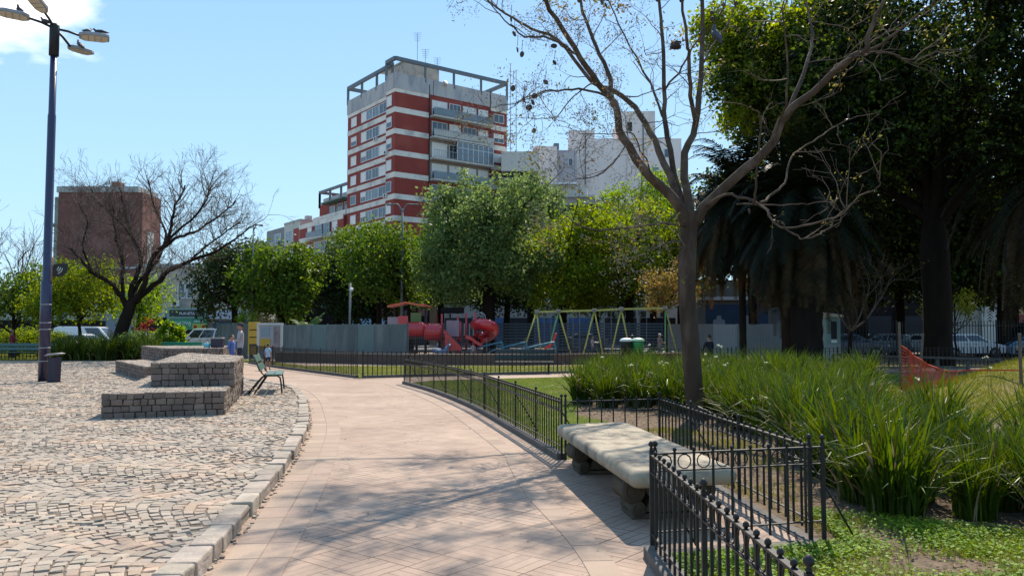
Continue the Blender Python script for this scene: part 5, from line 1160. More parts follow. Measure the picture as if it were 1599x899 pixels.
mesh_fence('grey-blue slatted mesh fence closing the far side of the playground', [at(690, 56.5), at(1042, 55.5)], .1, 2.2, .25, .2, .02, dense=True)
# yellow board and pale door frame
yb = thing('yellow_board', 'tall yellow notice board behind the boy, left of the pale gate frame', 'sign board', at(397, 43.5)); MB().box(-.32, .32, -.04, .04, 0.35, 2.1).build('board', m_yel, yb, bevel=.01)
for z in (.8, 1.25, 1.65): MB().box(-.24, .24, -.05, -.041, z, z + .05 + .06 * (z < 1)).build('print_line', m_darkfac, yb)
gf = thing('gate_frame', 'pale gate frame with grey door and yellow notice behind the boy', 'gate', at(424, 43.2)); q = MB(); q.box(-.78, -.68, -.05, .05, 0, 2.05); q.box(.5, .62, -.05, .05, 0, 2.05); q.box(-.68, .5, -.05, .05, 1.93, 2.05); q.build('frame', mat('pale_frame', (.48, .46, .43), rough=.7), gf)
MB().box(-.66, .48, 0, .04, .1, 1.92).build('door', mat('grey_door', (.32, .32, .33), (.28, .28, .29), scale=2, rough=.7), gf); MB().box(-.6, -.05, -.03, -.001, .6, 1.2).build('notice', m_yel, gf); MB().box(.12, .42, -.03, -.001, .3, 1.85).build('poster', mat('poster', (.09, .08, .09), (.38, .25, .22), scale=3, rough=.7), gf); MB().box(-.55, -.1, -.03, -.001, 1.35, 1.8).build('notice', mat('grey_notice', (.22, .26, .28), rough=.7), gf)
# ---- play tower
PY = 46
def loc_(px, py, Y, base): v = P(px, py, Y); return v - Vector((base.x, base.y, 0))
pt = at(690, PY); tower = thing('play_structure', 'red climbing structure with orange roofs, slides and tube behind the mesh fence', 'playground structure', pt)
def L_(px, py, dy=0): return loc_(px, py, PY + dy, pt)
for (x, t, dy) in ((617, 480, 0), (651, 480, 0), (665, 482, 0), (634, 484, 1.4), (690, 505, 0), (703, 490, 1.2)):
    a = L_(x, t, dy); MB().tube([(a.x, a.y, 0), (a.x, a.y, a.z)], .055 + .02 * (x < 680), 8).build('post', m_brn, tower)
for (x, t, dy) in ((690, 490, 0), (715, 492, 0), (719, 502, 0), (728, 489, 1), (742, 488, 0)):
    a = L_(x, t, dy); MB().tube([(a.x, a.y, 0), (a.x, a.y, a.z)], .06, 8).build('post', m_redp, tower)
for (x0, x1, y0, y1, dy) in ((608, 634, 480, 475, 0), (634, 664, 474, 479, 0), (662, 674, 477, 481, 1)):
    a, b = L_(x0, y0, dy), L_(x1, y1, dy); q = MB(); q.add([a + Vector((0, -.8, 0)), b + Vector((0, -.8, 0)), b + Vector((0, .9, 0)), a + Vector((0, .9, 0)), a + Vector((0, -.8, .1)), b + Vector((0, -.8, .1)), b + Vector((0, .9, .1)), a + Vector((0, .9, .1))], [(3, 2, 1, 0), (4, 5, 6, 7), (0, 1, 5, 4), (1, 2, 6, 5), (2, 3, 7, 6), (3, 0, 4, 7)]); q.build('roof', m_orr, tower)
a = L_(616, 521); MB().box(a.x, a.x + 2.9, -.8, .8, 1.15, 1.25).build('deck', m_brn, tower); MB().box(a.x + 3.0, a.x + 4.3, -.6, .6, .95, 1.05).build('deck', m_brn, tower)
for (x, y, r_) in ((650, 514, .42), (677, 518, .48)):
    c = L_(x, y, -.9); MB().tube([c + Vector((-.5, 0, 0)), c + Vector((-.35, 0, 0)), c + Vector((.35, 0, 0)), c + Vector((.5, 0, 0))], [r_ * .8, r_, r_, r_ * .8], 16).build('crawl_tube', m_redp, tower)
c = L_(622, 503, -.4); MB().box(c.x - .6, c.x + .5, -.5, -.44, c.z - .35, c.z + .3).build('side_panel', m_pinkp, tower)
c = L_(650, 502, -.4); MB().box(c.x - .3, c.x + .3, -.6, -.55, c.z - .6, c.z + .5).build('side_panel', mat('green_panel', (.10, .14, .04), rough=.6), tower)
c = L_(632, 500, -.5); MB().box(c.x - .35, c.x + .2, -.6, -.55, c.z - .3, c.z + .25).build('side_panel', m_redp, tower)
a, b = L_(697, 500, -.8), L_(717, 525, -.8); q = MB(); q.box(a.x, b.x, a.y, a.y + .05, b.z, a.z)
for k in range(7): x = a.x + (b.x - a.x) * (k + .5) / 7; q.box(x - .03, x + .03, a.y - .02, a.y - .001, b.z, a.z)
q.build('slatted_panel', m_pinkp, tower)
# wide red slide
def slide(pts, wd, lip, m, name='slide'):
    q = MB(); vs = []; n = len(pts)
    for p in pts:
        d = Vector((0, 1, 0)); vs += [p - d * wd / 2 + Vector((0, 0, lip)), p - d * wd / 2, p + d * wd / 2, p + d * wd / 2 + Vector((0, 0, lip))]
    fs = []
    for i in range(n - 1):
        for j in range(3): fs.append((i * 4 + j, i * 4 + j + 1, i * 4 + 5 + j, i * 4 + 4 + j))
    q.add(vs, fs, 0, False); o_ = q.build(name, m, tower); s = o_.modifiers.new('s', 'SOLIDIFY'); s.thickness = .05; return o_
sp = spline([L_(694, 520, -1.5), L_(699, 527, -1.5), L_(706, 538, -1.5), L_(713, 546, -1.5), L_(721, 547, -1.5)], 4); slide(sp, .75, .2, m_redp)
q = MB(); pts = [L_(700, 521, -1.9), L_(720, 541, -1.9), L_(721, 545, -1.9), L_(700, 548, -1.9), L_(695, 544, -1.9), L_(694.5, 524, -1.9)]
n = len(pts); q.add(pts + [p + Vector((0, .05, 0)) for p in pts], [tuple(range(n)), tuple(range(2 * n - 1, n - 1, -1))] + [(i, n + i, n + (i + 1) % n, (i + 1) % n) for i in range(n)]); q.build('slide_side', m_redp, tower)
# spiral tube
sp = spline([L_(742, 508, 0), L_(752, 506, -.9), L_(766, 509, -1.2), L_(770, 516, -.4), L_(762, 524, .6), L_(748, 528, .3), L_(742, 534, -.6)], 5); MB().tube(sp, .33, 14, caps=False).build('tube_slide', m_redp, tower)
sp = spline([L_(728, 528, -1.8), L_(736, 531, -1.8), L_(744, 537, -1.8), L_(752, 541, -1.8)], 4); slide(sp, .8, .18, m_redp)
for x in (725, 733, 739): a, b = L_(x, 505, -.4), L_(x, 524, -.4); MB().bar(a, b, .05).build('bar', m_rail, tower)
for x in (747, 750): c = L_(x, 496, .4); MB().tube([c + Vector((.3 * math.cos(t), 0, .3 * math.sin(t))) for t in np.linspace(0, 6.283, 13)], .03, 6).build('ring', m_rail, tower)
c = L_(706, 487, 0); MB().box(c.x - .75, c.x + .6, 1.0, 1.6, c.z - .05, c.z + .3).build('tunnel', m_darkfac, tower)
# spring rider
sr = thing('spring_rider', 'small blue and white spring rider left of the red slide', 'play equipment', at(689, 43.5)); q = MB(); q.tube([(.12 * math.cos(t), .12 * math.sin(t), .04 + t * .014) for t in np.linspace(0, 25, 60)], .02, 5); q.build('spring', m_rail, sr)
MB().tube([(-.5, 0, .62), (-.3, 0, .50), (0, 0, .46), (.25, 0, .52), (.38, 0, .8), (.52, 0, .86)], [.05, .12, .15, .14, .10, .05], 10).build('seat', mat('rider_blue', (.08, .14, .24), rough=.5), sr); MB().ball((-.12, 0, .6), (.16, .13, .1)).build('saddle', m_wh, sr); MB().bar((.3, -.2, .75), (.3, .2, .75), .03).build('handle', m_wh, sr)
# teal rocking frames
tf = at(800, 44.5); te = thing('teal_handrails', 'row of teal steel bow frames in front of the swings', 'play equipment', tf)
for i, (x0, x1, ys) in enumerate(((724, 788, 0), (762, 826, -.8), (800, 870, -1.6))):
    f_ = [loc_(x0, 553, 44.5, tf), loc_(x0 + 8, 547, 44.5, tf), loc_(x1 - 10, 535, 44.5, tf), loc_(x1 - 4, 537, 44.5, tf), loc_(x1, 553, 44.5, tf)]
    for dy in (0, .7): MB().tube(spline([v + Vector((0, dy, 0)) for v in f_], 3), .045, 8).build('bow', m_teal, te)
    MB().bar(f_[2], f_[2] + Vector((0, .7, 0)), .04).build('cross_bar', m_teal, te)
# red tilted seat
rs_ = at(857, 45.5); se = thing('red_chute', 'upright red plastic board left of the swing frame', 'play equipment', rs_); sp = [loc_(845, 553, 45.5, rs_), loc_(850, 545, 45.5, rs_), loc_(862, 538, 45.5, rs_), loc_(868, 520, 45.5, rs_)]
q = MB()
for a, b in zip(sp[:-1], sp[1:]): q.bar(a, b, .55, .12)
q.build('board', m_redp, se, bevel=.03)
# ---- swings
SY = 47.5; sw0 = at(938, SY); sw = thing('swing_frame', 'long yellow-green swing frame with A-shaped legs inside the playground', 'swing', sw0)
tops = [(838, 487), (872, 486), (928, 484.5), (970, 482.5), (1039, 481)]
legs = [((813, 549), (846, 536)), ((853, 549), (894, 547)), ((908, 547), (944, 546)), ((951, 546), (988, 528)), ((1036, 543), (1062, 547))]
TP = [loc_(x, y, SY, sw0) for x, y in tops]
q = MB()
for a, b in zip(TP[:-1], TP[1:]): q.bar(a, b, .11)
q.build('beam', m_ygr, sw)
for i, t in enumerate(TP):
    MB().cbox(t, (.28, .2, .2)).build('joint', m_hoardl, sw, bevel=.02)
    for j, dy in ((0, -1.0), (1, 1.0)):
        fx = loc_(legs[i][j][0], 550, SY, sw0).x; MB().tube([t, Vector((fx, dy * .5, 0))], .045, 8).build('leg', (m_ygr, m_grn, m_ygr, m_ygr, m_grn)[i] if j == 0 else m_ygr, sw)
for i in (0, 1, 2, 3):
    a, b = TP[i], TP[i + 1]; m = a.lerp(b, .5); s_ = MB().cbox(m + Vector((0, .1, -2.15)), (.42, .16, .04)).build('swing_seat', m_black, sw); 
    for dx in (-.2, .2): MB().bar(m + Vector((dx, 0, -.05)), m + Vector((dx, .1, -2.15)), .014).build('chain', m_rail, s_)
# ---- bins in the distance
for (px, lab, mb_, ml) in ((978, 'dark litter bin with a pale lid in front of the swings', m_black, m_wh), (996, 'green litter bin with a pale lid next to the dark one', mat('bin_green', (.03, .22, .07), rough=.5), mat('pale_green', (.45, .6, .4), rough=.5))):
    p = at(px, 36.5); t_ = thing('litter_bin', lab, 'litter bin', p); MB().lathe([(.24, .55), (.28, 1.05), (.28, 1.12)], 14).build('body', mb_, t_); MB().lathe([(.30, 1.14), (.31, 1.2), (.2, 1.28), (.05, 1.30)], 14).build('lid', ml, t_); MB().bar((0, 0, 0), (0, 0, .55), .07).build('stand', m_black, t_)
p = at(987, 36.9); t_ = thing('bin_post', 'slim dark post between the two litter bins', 'post', p); MB().bar((0, 0, 0), (0, 0, 1.3), .06).build('post_shaft', m_black, t_); MB().lathe([(.09, 0), (.1, .08), (.04, .14)], 8, (0, 0, 1.3)).build('cap', m_black, t_)
# ---- kiosk
p = at(1297, 37); ki = thing('guard_booth', 'narrow pale teal booth with cream roof beside the thick palm trunk', 'booth', p); m_bt = mat('booth_teal', (.20, .30, .30), (.15, .24, .24), scale=2, rough=.6)
MB().box(-.32, .32, -.35, .35, .0, 2.25).build('body', m_bt, ki, bevel=.02); MB().box(-.12, .14, -.37, -.352, 1.25, 2.05).build('window', m_dk, ki); MB().box(-.3, .3, -.37, -.353, .05, 1.0).build('lower_panel', mat('booth_grey', (.26, .28, .30), rough=.6), ki); MB().box(-.12, .14, -.375, -.354, 1.08, 1.2).build('notice', m_wh, ki)
q = MB(); q.prism([(-.38, 2.25), (.42, 2.25), (.42, 2.34), (-.38, 2.46)], -.45, .45, 0, Matrix(((1, 0, 0, 0), (0, 0, -1, 0), (0, 1, 0, 0), (0, 0, 0, 1)))); q.build('roof', mat('cream_roof', (.6, .56, .45), rough=.6), ki)
# ---- perimeter picket fence
pf0 = at(1225, 41); pts = [at(1225, 44), at(1400, 43), at(1720, 41)]
pf = thing('perimeter_fence', 'tall dark picket fence in front of the parked cars on the right', 'fence', pts[0]); O = pts[0]
for a, b in zip(pts[:-1], pts[1:]):
    n = round((b - a).length / 2.6); d = (b - a) / n
    for i in range(n):
        p, q_ = a + d * i - O, a + d * (i + 1) - O; mb = MB()
        for j in range(1, 17): r_ = p.lerp(q_, j / 17); mb.bar(r_ + Vector((0, 0, .1)), r_ + Vector((0, 0, 2.15)), .024)
        for z in (.25, 1.9): mb.bar(p + Vector((0, 0, z)), q_ + Vector((0, 0, z)), .03, .04)
        mb.build('picket_panel', m_black, pf); MB().bar(p, p + Vector((0, 0, 2.2)), .07).build('post', m_black, pf)
# ---- concrete bar rail in the dark area
cr = thing('concrete_rail', 'low pale concrete rail on dark posts under the big trees', 'rail', at(1350, 34)); a, b = at(1300, 36) - at(1350, 34), at(1560, 30) - at(1350, 34)
MB().bar(a + Vector((0, 0, .55)), b + Vector((0, 0, .55)), .14, .08).build('rail', m_kerbc, cr)
for k in range(7): p_ = a.lerp(b, k / 6); MB().bar(p_, p_ + Vector((0, 0, .5)), .1).build('post', m_kerbc, cr)
# ---- street lights
def street_light(label, px, Y, ztop, arms, c=m_pergola, r0=.09, group='street lights among the trees'):
    p = at(px, Y); t_ = thing('street_light', label, 'street light', p, 0, group); MB().tube([(0, 0, 0), (0, 0, ztop * .6), (0, 0, ztop)], [r0, r0 * .8, r0 * .6], 8).build('pole', c, t_)
    for (dx, dz) in arms:
        e = Vector((dx, 0, ztop + dz)); MB().tube(spline([(0, 0, ztop - .3), (dx * .4, 0, ztop + dz), e], 4), .04, 6).build('arm', c, t_)
        MB().box(min(dx, dx * 1.5), max(dx, dx * 1.5), -.14, .14, ztop + dz - .06, ztop + dz + .05).build('lamp_head', m_hoardl, t_, bevel=.03)
street_light('tall double-armed street light in front of the big round tree', 627, 56, 10.2, ((-.75, .3), (.75, .3)), r0=.11)
street_light('slim street light with one arm left of the round trees', 546, 62, 8.0, ((-.8, .2),))
street_light('thin green pole at the left edge of the broad-leaved tree', 393, 52, 8.4, ((.4, .1),), r0=.07)
gp = thing('security_camera_pole', 'pale pole with a small white camera above the hoarding', 'pole', at(546, 50)); MB().tube([(0, 0, 0), (0, 0, 4.6)], .07, 8).build('pole', m_hoardl, gp); MB().ball((.1, -.1, 4.2), (.13, .13, .12)).build('camera_dome', m_wh, gp)

# ================================================================== VEHICLES
m_tyre = mat('tyre', (.015, .015, .016), rough=.8); m_rim = mat('wheel_rim', (.35, .36, .38), rough=.35, metal=.6); m_cg = mat('car_glass', (.018, .024, .03), rough=.06, spec=.9)
m_tl = mat('tail_lamp', (.35, .02, .02), rough=.25); m_hl = mat('head_lamp', (.6, .62, .62), rough=.15); m_plate = mat('number_plate', (.5, .5, .48), rough=.6); m_trim = mat('car_trim', (.03, .03, .032), rough=.6)
def paint(n, c): return mat('paint_' + n, c, rough=.28, spec=.55, coat=.6)
PROF = {
 'hatch': ([(-1.95, .28), (-2.0, .62), (-1.93, .95), (-.6, .98), (.95, .95), (1.75, .80), (2.0, .62), (2.02, .30)], [(-1.88, .95), (-1.62, 1.38), (-1.2, 1.46), (.1, 1.46), (.35, 1.42), (1.05, .96)], 2.0),
 'sedan': ([(-2.15, .30), (-2.2, .65), (-2.12, .95), (-1.35, 1.0), (.95, .96), (1.95, .80), (2.18, .62), (2.2, .30)], [(-1.55, .99), (-.95, 1.38), (-.5, 1.44), (.1, 1.44), (.3, 1.40), (1.05, .96)], 2.18),
 'mini_van': ([(-2.05, .32), (-2.1, .70), (-2.05, 1.05), (-.6, 1.08), (.95, 1.05), (1.8, .95), (2.08, .70), (2.1, .32)], [(-2.02, 1.05), (-1.9, 1.72), (-1.6, 1.82), (.35, 1.80), (.6, 1.74), (1.2, 1.06)], 2.08),
 'van': ([(-2.7, .35), (-2.75, .9), (-2.72, 1.25), (-.6, 1.25), (1.3, 1.22), (2.3, 1.05), (2.65, .80), (2.68, .35)], [(-2.7, 1.25), (-2.62, 2.2), (-2.3, 2.32), (.5, 2.30), (.85, 2.2), (1.75, 1.22)], 2.68)}
def interp(poly, z, side):
    xs = []
    for (x0, z0), (x1, z1) in zip(poly, poly[1:] + poly[:1]):
        if (z0 <= z <= z1 or z1 <= z <= z0) and abs(z1 - z0) > 1e-6: xs.append(x0 + (x1 - x0) * (z - z0) / (z1 - z0))
    return (min(xs) if side < 0 else max(xs)) if xs else 0
def car(name, label, cat, px, Y, rz, typ, pm, group='vehicles parked along the street', dz=0.0, panel=False):
    v = at(px, Y); root = thing(name, label, cat, (v.x, v.y, dz), rz, group); low, hi, hl = PROF[typ]; W = .86 if typ not in ('van',) else .95
    Mx = Matrix(((1, 0, 0, 0), (0, 0, -1, 0), (0, 1, 0, 0), (0, 0, 0, 1)))
    wr = .31 if typ != 'van' else .35; ax_ = (-1.28 if typ != 'van' else -1.75, 1.28 if typ != 'van' else 1.75)
    # lower body with wheel arches cut into the side outline
    x0, x1 = low[0][0], low[-1][0]; ol = list(low)
    bot = []
    for c in ax_[::-1]:
        for t in np.linspace(0, math.pi, 9): bot.append((c + (wr + .07) * math.cos(t), .28 + (wr + .05) * math.sin(t)))
    poly = ol + [(p[0], max(p[1], .28)) for p in bot]
    sects = [(W - .10, .0), (W, .05), (W, .9), (W - .05, 1.0)]
    q = MB(); n = len(poly); ys = (-W, -W + .07, W - .07, W)
    vs = []
    for k, y in enumerate(ys):
        ins = .035 if k in (0, 3) else 0
        cxm = 0; 
        for (x, z) in poly: vs.append((x * (1 - ins * .6), y, z if z < .5 else z - ins * .8))
    fs = [tuple(range(n - 1, -1, -1)), tuple(range(3 * n, 4 * n))]
    for k in range(3):
        for i in range(n): fs.append((k * n + i, k * n + (i + 1) % n, (k + 1) * n + (i + 1) % n, (k + 1) * n + i))
    q.add(vs, fs, 0, False); body_ = q.build('body', pm, root, bevel=.03)
    # cabin, narrower to the top
    zb = hi[0][1]; zt = max(p[1] for p in hi); q = MB(); n = len(hi); vs = []
    for sgn in (-1, 1):
        for (x, z) in hi: vs.append((x, sgn * (W - .04 - .17 * (z - zb) / (zt - zb)), z))
    q.add(vs, [tuple(range(n - 1, -1, -1)), tuple(range(n, 2 * n))] + [(i, (i + 1) % n, n + (i + 1) % n, n + i) for i in range(n)]); q.build('cabin', pm, root, bevel=.035)
    # glass set 6 mm proud
    zg0, zg1 = zb + .06, zt - .12
    xr0, xf0 = interp(hi, zg0, -1), interp(hi, zg0, 1); xr1, xf1 = interp(hi, zg1, -1), interp(hi, zg1, 1)
    nwin = {'hatch': [(.12, .52), (.56, .93)], 'sedan': [(.16, .52), (.56, .93)], 'mini_van': [(.06, .32), (.36, .66), (.69, .95)], 'van': [(.66, .95)] if panel else [(.05, .33), (.36, .64), (.68, .95)]}[typ]
    for sgn in (-1, 1):
        for (a, b) in nwin:
            y0 = sgn * (W - .04 - .17 * (zg0 - zb) / (zt - zb) + .006); y1 = sgn * (W - .04 - .17 * (zg1 - zb) / (zt - zb) + .006)
            c = [(xr0 + (xf0 - xr0) * a, y0, zg0), (xr0 + (xf0 - xr0) * b, y0, zg0), (xr1 + (xf1 - xr1) * b, y1, zg1), (xr1 + (xf1 - xr1) * a, y1, zg1)]
            q = MB(); q.add(c + [(x, y - sgn * .03, z) for x, y, z in c], [(0, 1, 2, 3), (7, 6, 5, 4), (0, 4, 5, 1), (1, 5, 6, 2), (2, 6, 7, 3), (3, 7, 4, 0)]); q.build('side_window', m_cg, root)
    for nm, (xa, xb), sg in (('windscreen', (xf0, xf1), 1), ('rear_window', (xr0, xr1), -1)):
        if panel and sg < 0: continue
        yb_, yt_ = W - .16, W - .27; e = .03 * sg
        c = [(xa + e, -yb_, zg0), (xa + e, yb_, zg0), (xb + e, yt_, zg1), (xb + e, -yt_, zg1)]; q = MB(); q.add(c + [(x - 2 * e, y, z - .02) for x, y, z in c], [(0, 1, 2, 3), (7, 6, 5, 4), (0, 4, 5, 1), (1, 5, 6, 2), (2, 6, 7, 3), (3, 7, 4, 0)]); q.build(nm, m_cg, root)
    for c in ax_:
        for sgn in (-1, 1):
            Mw = Matrix.Translation((c, sgn * (W - .12), wr)) @ Matrix.Rotation(R(90), 4, 'X')
            w_ = MB().lathe([(wr - .06, -.10), (wr - .01, -.095), (wr, -.06), (wr, .06), (wr - .01, .095), (wr - .06, .10)], 20, M=Mw).build('wheel', m_tyre, root)
            Mr_ = Matrix.Translation((c, sgn * (W - .025), wr)) @ Matrix.Rotation(R(90), 4, 'X'); q = MB().lathe([(wr * .62, -.012), (wr * .62, .012)], 16, M=Mr_); q.build('rim', m_rim, w_)
            q = MB()
            for k in range(5): a = 2 * math.pi * k / 5; q.bar((c, sgn * (W - .008), wr), (c + wr * .56 * math.cos(a), sgn * (W - .008), wr + wr * .56 * math.sin(a)), .05, .012)
            q.build('spokes', m_trim, w_)
    zl = (low[1][1] + low[2][1]) / 2
    for sgn in (-1, 1):
        MB().box(x0 - .035, x0 + .10, sgn * (W - .22) - .12, sgn * (W - .22) + .12, zl - .12, zl + .15).build('tail_lamp', m_tl, root, bevel=.015)
        MB().box(hl - .22, hl + .01, sgn * (W - .24) - .16, sgn * (W - .24) + .16, .60, .76).build('headlight', m_hl, root, bevel=.02)
        MB().box(.72, .88, sgn * (W + .03) - .07, sgn * (W + .03) + .07, zb, zb + .13).build('mirror', pm, root, bevel=.02)
    MB().box(x0 - .05, x0 + .05, -.26, .26, .50, .62).build('number_plate', m_plate, root); MB().box(hl - .06, hl + .05, -.5, .5, .36, .52).build('grille', m_trim, root, bevel=.01)
    MB().box(x0 + .3, x1 - .3, -W + .05, W - .05, .20, .30).build('underbody', m_trim, root)
    for sgn in (-1, 1):
        for xx in (-.05, -.55 if typ == 'sedan' else .9 if False else -.6): MB().box(xx, xx + .16, sgn * W - .012, sgn * W + .012, zb - .14, zb - .11).build('door_handle', m_trim, root)
    return root
pw = paint('white', (.68, .68, .66)); psil = paint('silver', (.42, .43, .44)); pblk = paint('black', (.025, .026, .03)); pred = paint('red', (.30, .02, .025)); pblu = paint('blue', (.10, .22, .33)); pgr = paint('grey', (.16, .165, .17)); pbge = paint('beige', (.50, .46, .40))
car('minivan', 'white minivan in front of the green shop sign', 'car', 318, 62, R(186), 'mini_van', pw)
car('parked_car', 'silver car behind the dense strap-leaved plants left of the yellow-green bush', 'car', 236, 60, R(170), 'hatch', psil)
car('parked_car', 'white saloon car in front of the white panel van on the left', 'car', 131, 55, R(0), 'sedan', pw)
car('panel_van', 'white panel van behind the white saloon on the left', 'van', 146, 62, R(2), 'van', pw, dz=-.35, panel=True)
car('parked_car', 'black car at the left edge behind the person in red', 'car', 6, 58, R(180), 'hatch', pblk)
car('parked_car', 'black saloon with shiny bonnet just left of the tall lamp post', 'car', 46, 56, R(0), 'sedan', pblk)
car('parked_car', 'dark car just right of the tall lamp post', 'car', 84, 58, R(178), 'hatch', pgr)
car('parked_car', 'red car partly hidden by the thick palm trunk', 'car', 1240, 52, R(180), 'hatch', pred)
car('parked_car', 'dark blue saloon behind the booth and thin tree', 'car', 1326, 50, R(0), 'sedan', paint('navy', (.03, .05, .08)))
car('parked_car', 'grey hatchback with red tail lamp left of the wooden stake', 'car', 1368, 53, R(180), 'hatch', pgr)
car('parked_car', 'white hatchback behind the picket fence, right of the big trunk', 'car', 1508, 49, R(4), 'hatch', pw)
car('parked_car', 'light car mostly hidden behind the big trunk', 'car', 1436, 54, R(0), 'sedan', psil)
car('panel_van', 'light blue van with sloping windscreen at the right edge', 'van', 1625, 50, R(180), 'van', pblu, dz=-.1)
car('parked_car', 'silver car at the extreme right edge in front of the blue van', 'car', 1655, 45.5, R(180), 'sedan', psil)
car('parked_car', 'dark car in the street seen through the far mesh fence', 'car', 905, 64, R(180), 'sedan', pgr)

# ---- orange net on stakes, grass mound
st = []
for (px, y0, Y, lab) in ((1404, 503, 20.0, 'weathered wooden stake holding the left end of the orange net'), (1592, 520, 17.2, 'grey wooden stake holding the right end of the orange net'), (1433, 520, 22.5, 'leaning wooden stake behind the orange net')):
    t_ = P(px, y0, Y); s_ = thing('wooden_stake', lab, 'stake', (t_.x, t_.y, 0)); MB().bar((0, 0, 0), (.03 * (px == 1433) * 5, 0, t_.z), .055, .045).build('shaft', m_barkl, s_, bevel=.006); st.append(t_)
def moundz(X, Y): return 1.18 * np.exp(-(((X - 14.5) / 3.95) ** 4 + ((Y - 18.2) / 2.8) ** 2)) + .03 * np.sin(X * 3) * np.cos(Y * 2.4)
gx, gy = np.meshgrid(np.linspace(8.0, 22, 60), np.linspace(13.5, 25, 44)); gz = moundz(gx, gy) - .02
ii, jj = np.meshgrid(np.arange(59), np.arange(43)); i0 = (jj * 60 + ii).ravel(); Fm = np.stack([i0, i0 + 1, i0 + 61, i0 + 60], 1)
kind(mesh_np('grass_mound', np.stack([gx, gy, gz], -1).reshape(-1, 3), Fm, m_turfdry, smooth=True), 'structure')
blades('mound_grass', [(8.3, 13.8), (21, 13.8), (21, 24.8), (8.3, 24.8)], 60000, .10, .014, m_bladedry, (8.3, 21, 14, 24.5), seed=44, z0=lambda X, Y: moundz(X, Y) - .02, lean=.7)
m_net = mat('orange_net', (.55, .10, .03), (.45, .07, .025), scale=3, rough=.5, transl=.25)
nt_ = thing('orange_net', 'orange plastic safety net sagging between wooden stakes by the grass mound', 'netting', (st[0].x, st[0].y, 0)); O = Vector((st[0].x, st[0].y, 0))
A_ = P(1404, 536, 20.0) - O; Bm = P(1520, 578, 18.9) - O; Bn = P(1592, 578, 17.3) - O
top_ = spline([A_, P(1425, 553, 19.9) - O, P(1450, 569, 19.7) - O, P(1480, 579, 19.4) - O, Bm, Bn], 7); rows_ = 15; CUT = 24; q = MB(); n = len(top_); grid_ = []
for r_ in range(rows_ + 1):
    t = r_ / rows_; grid_.append([Vector((p.x, p.y + .10 * math.sin(t * 5 + i * .5) * t + .05 * math.sin(i), p.z - t * (p.z * .98 if i < 4 else min(p.z - .1, 1.0) * (1.0 if i < 12 else .8)))) for i, p in enumerate(top_)])
for r_ in range(rows_ + 1):
    for i in range(n - 1 if r_ == 0 else CUT): q.bar(grid_[r_][i], grid_[r_][i + 1], .012 if r_ else .035, .007 if r_ else .03)
for i in range(CUT):
    for k in range(2):
        for r_ in range(rows_):
            f = lambda rr: grid_[rr][i].lerp(grid_[rr][min(i + 1, n - 1)], k * .5)
            q.bar(f(r_), f(r_ + 1), .006)
q.build('net', m_net, nt_)
# ================================================================== TREES AND SHRUBS
lf_mid = leafmat('leaf_mid', (.045, .095, .016), (.085, .145, .022), (.14, .19, .03), .45)
lf_grey = leafmat('leaf_greygreen', (.10, .16, .05), (.16, .22, .08), (.06, .10, .03), .50)
lf_yel = leafmat('leaf_yellowgreen', (.13, .19, .02), (.20, .25, .028), (.075, .13, .016), .52)
lf_bright = leafmat('leaf_bright', (.13, .22, .022), (.20, .29, .035), (.07, .13, .02), .54)
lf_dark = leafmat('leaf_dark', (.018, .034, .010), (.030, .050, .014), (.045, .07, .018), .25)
lf_vdark = leafmat('leaf_evergreen', (.007, .013, .005), (.013, .021, .006), (.10, .15, .02), .4)  # third tone is brighter: lit patches of the crowns put into the leaf colour
lf_aut = leafmat('leaf_autumn', (.24, .17, .05), (.16, .15, .04), (.30, .20, .07), .4)
lf_brown = leafmat('leaf_brown', (.20, .13, .08), (.14, .11, .05), None, .35)
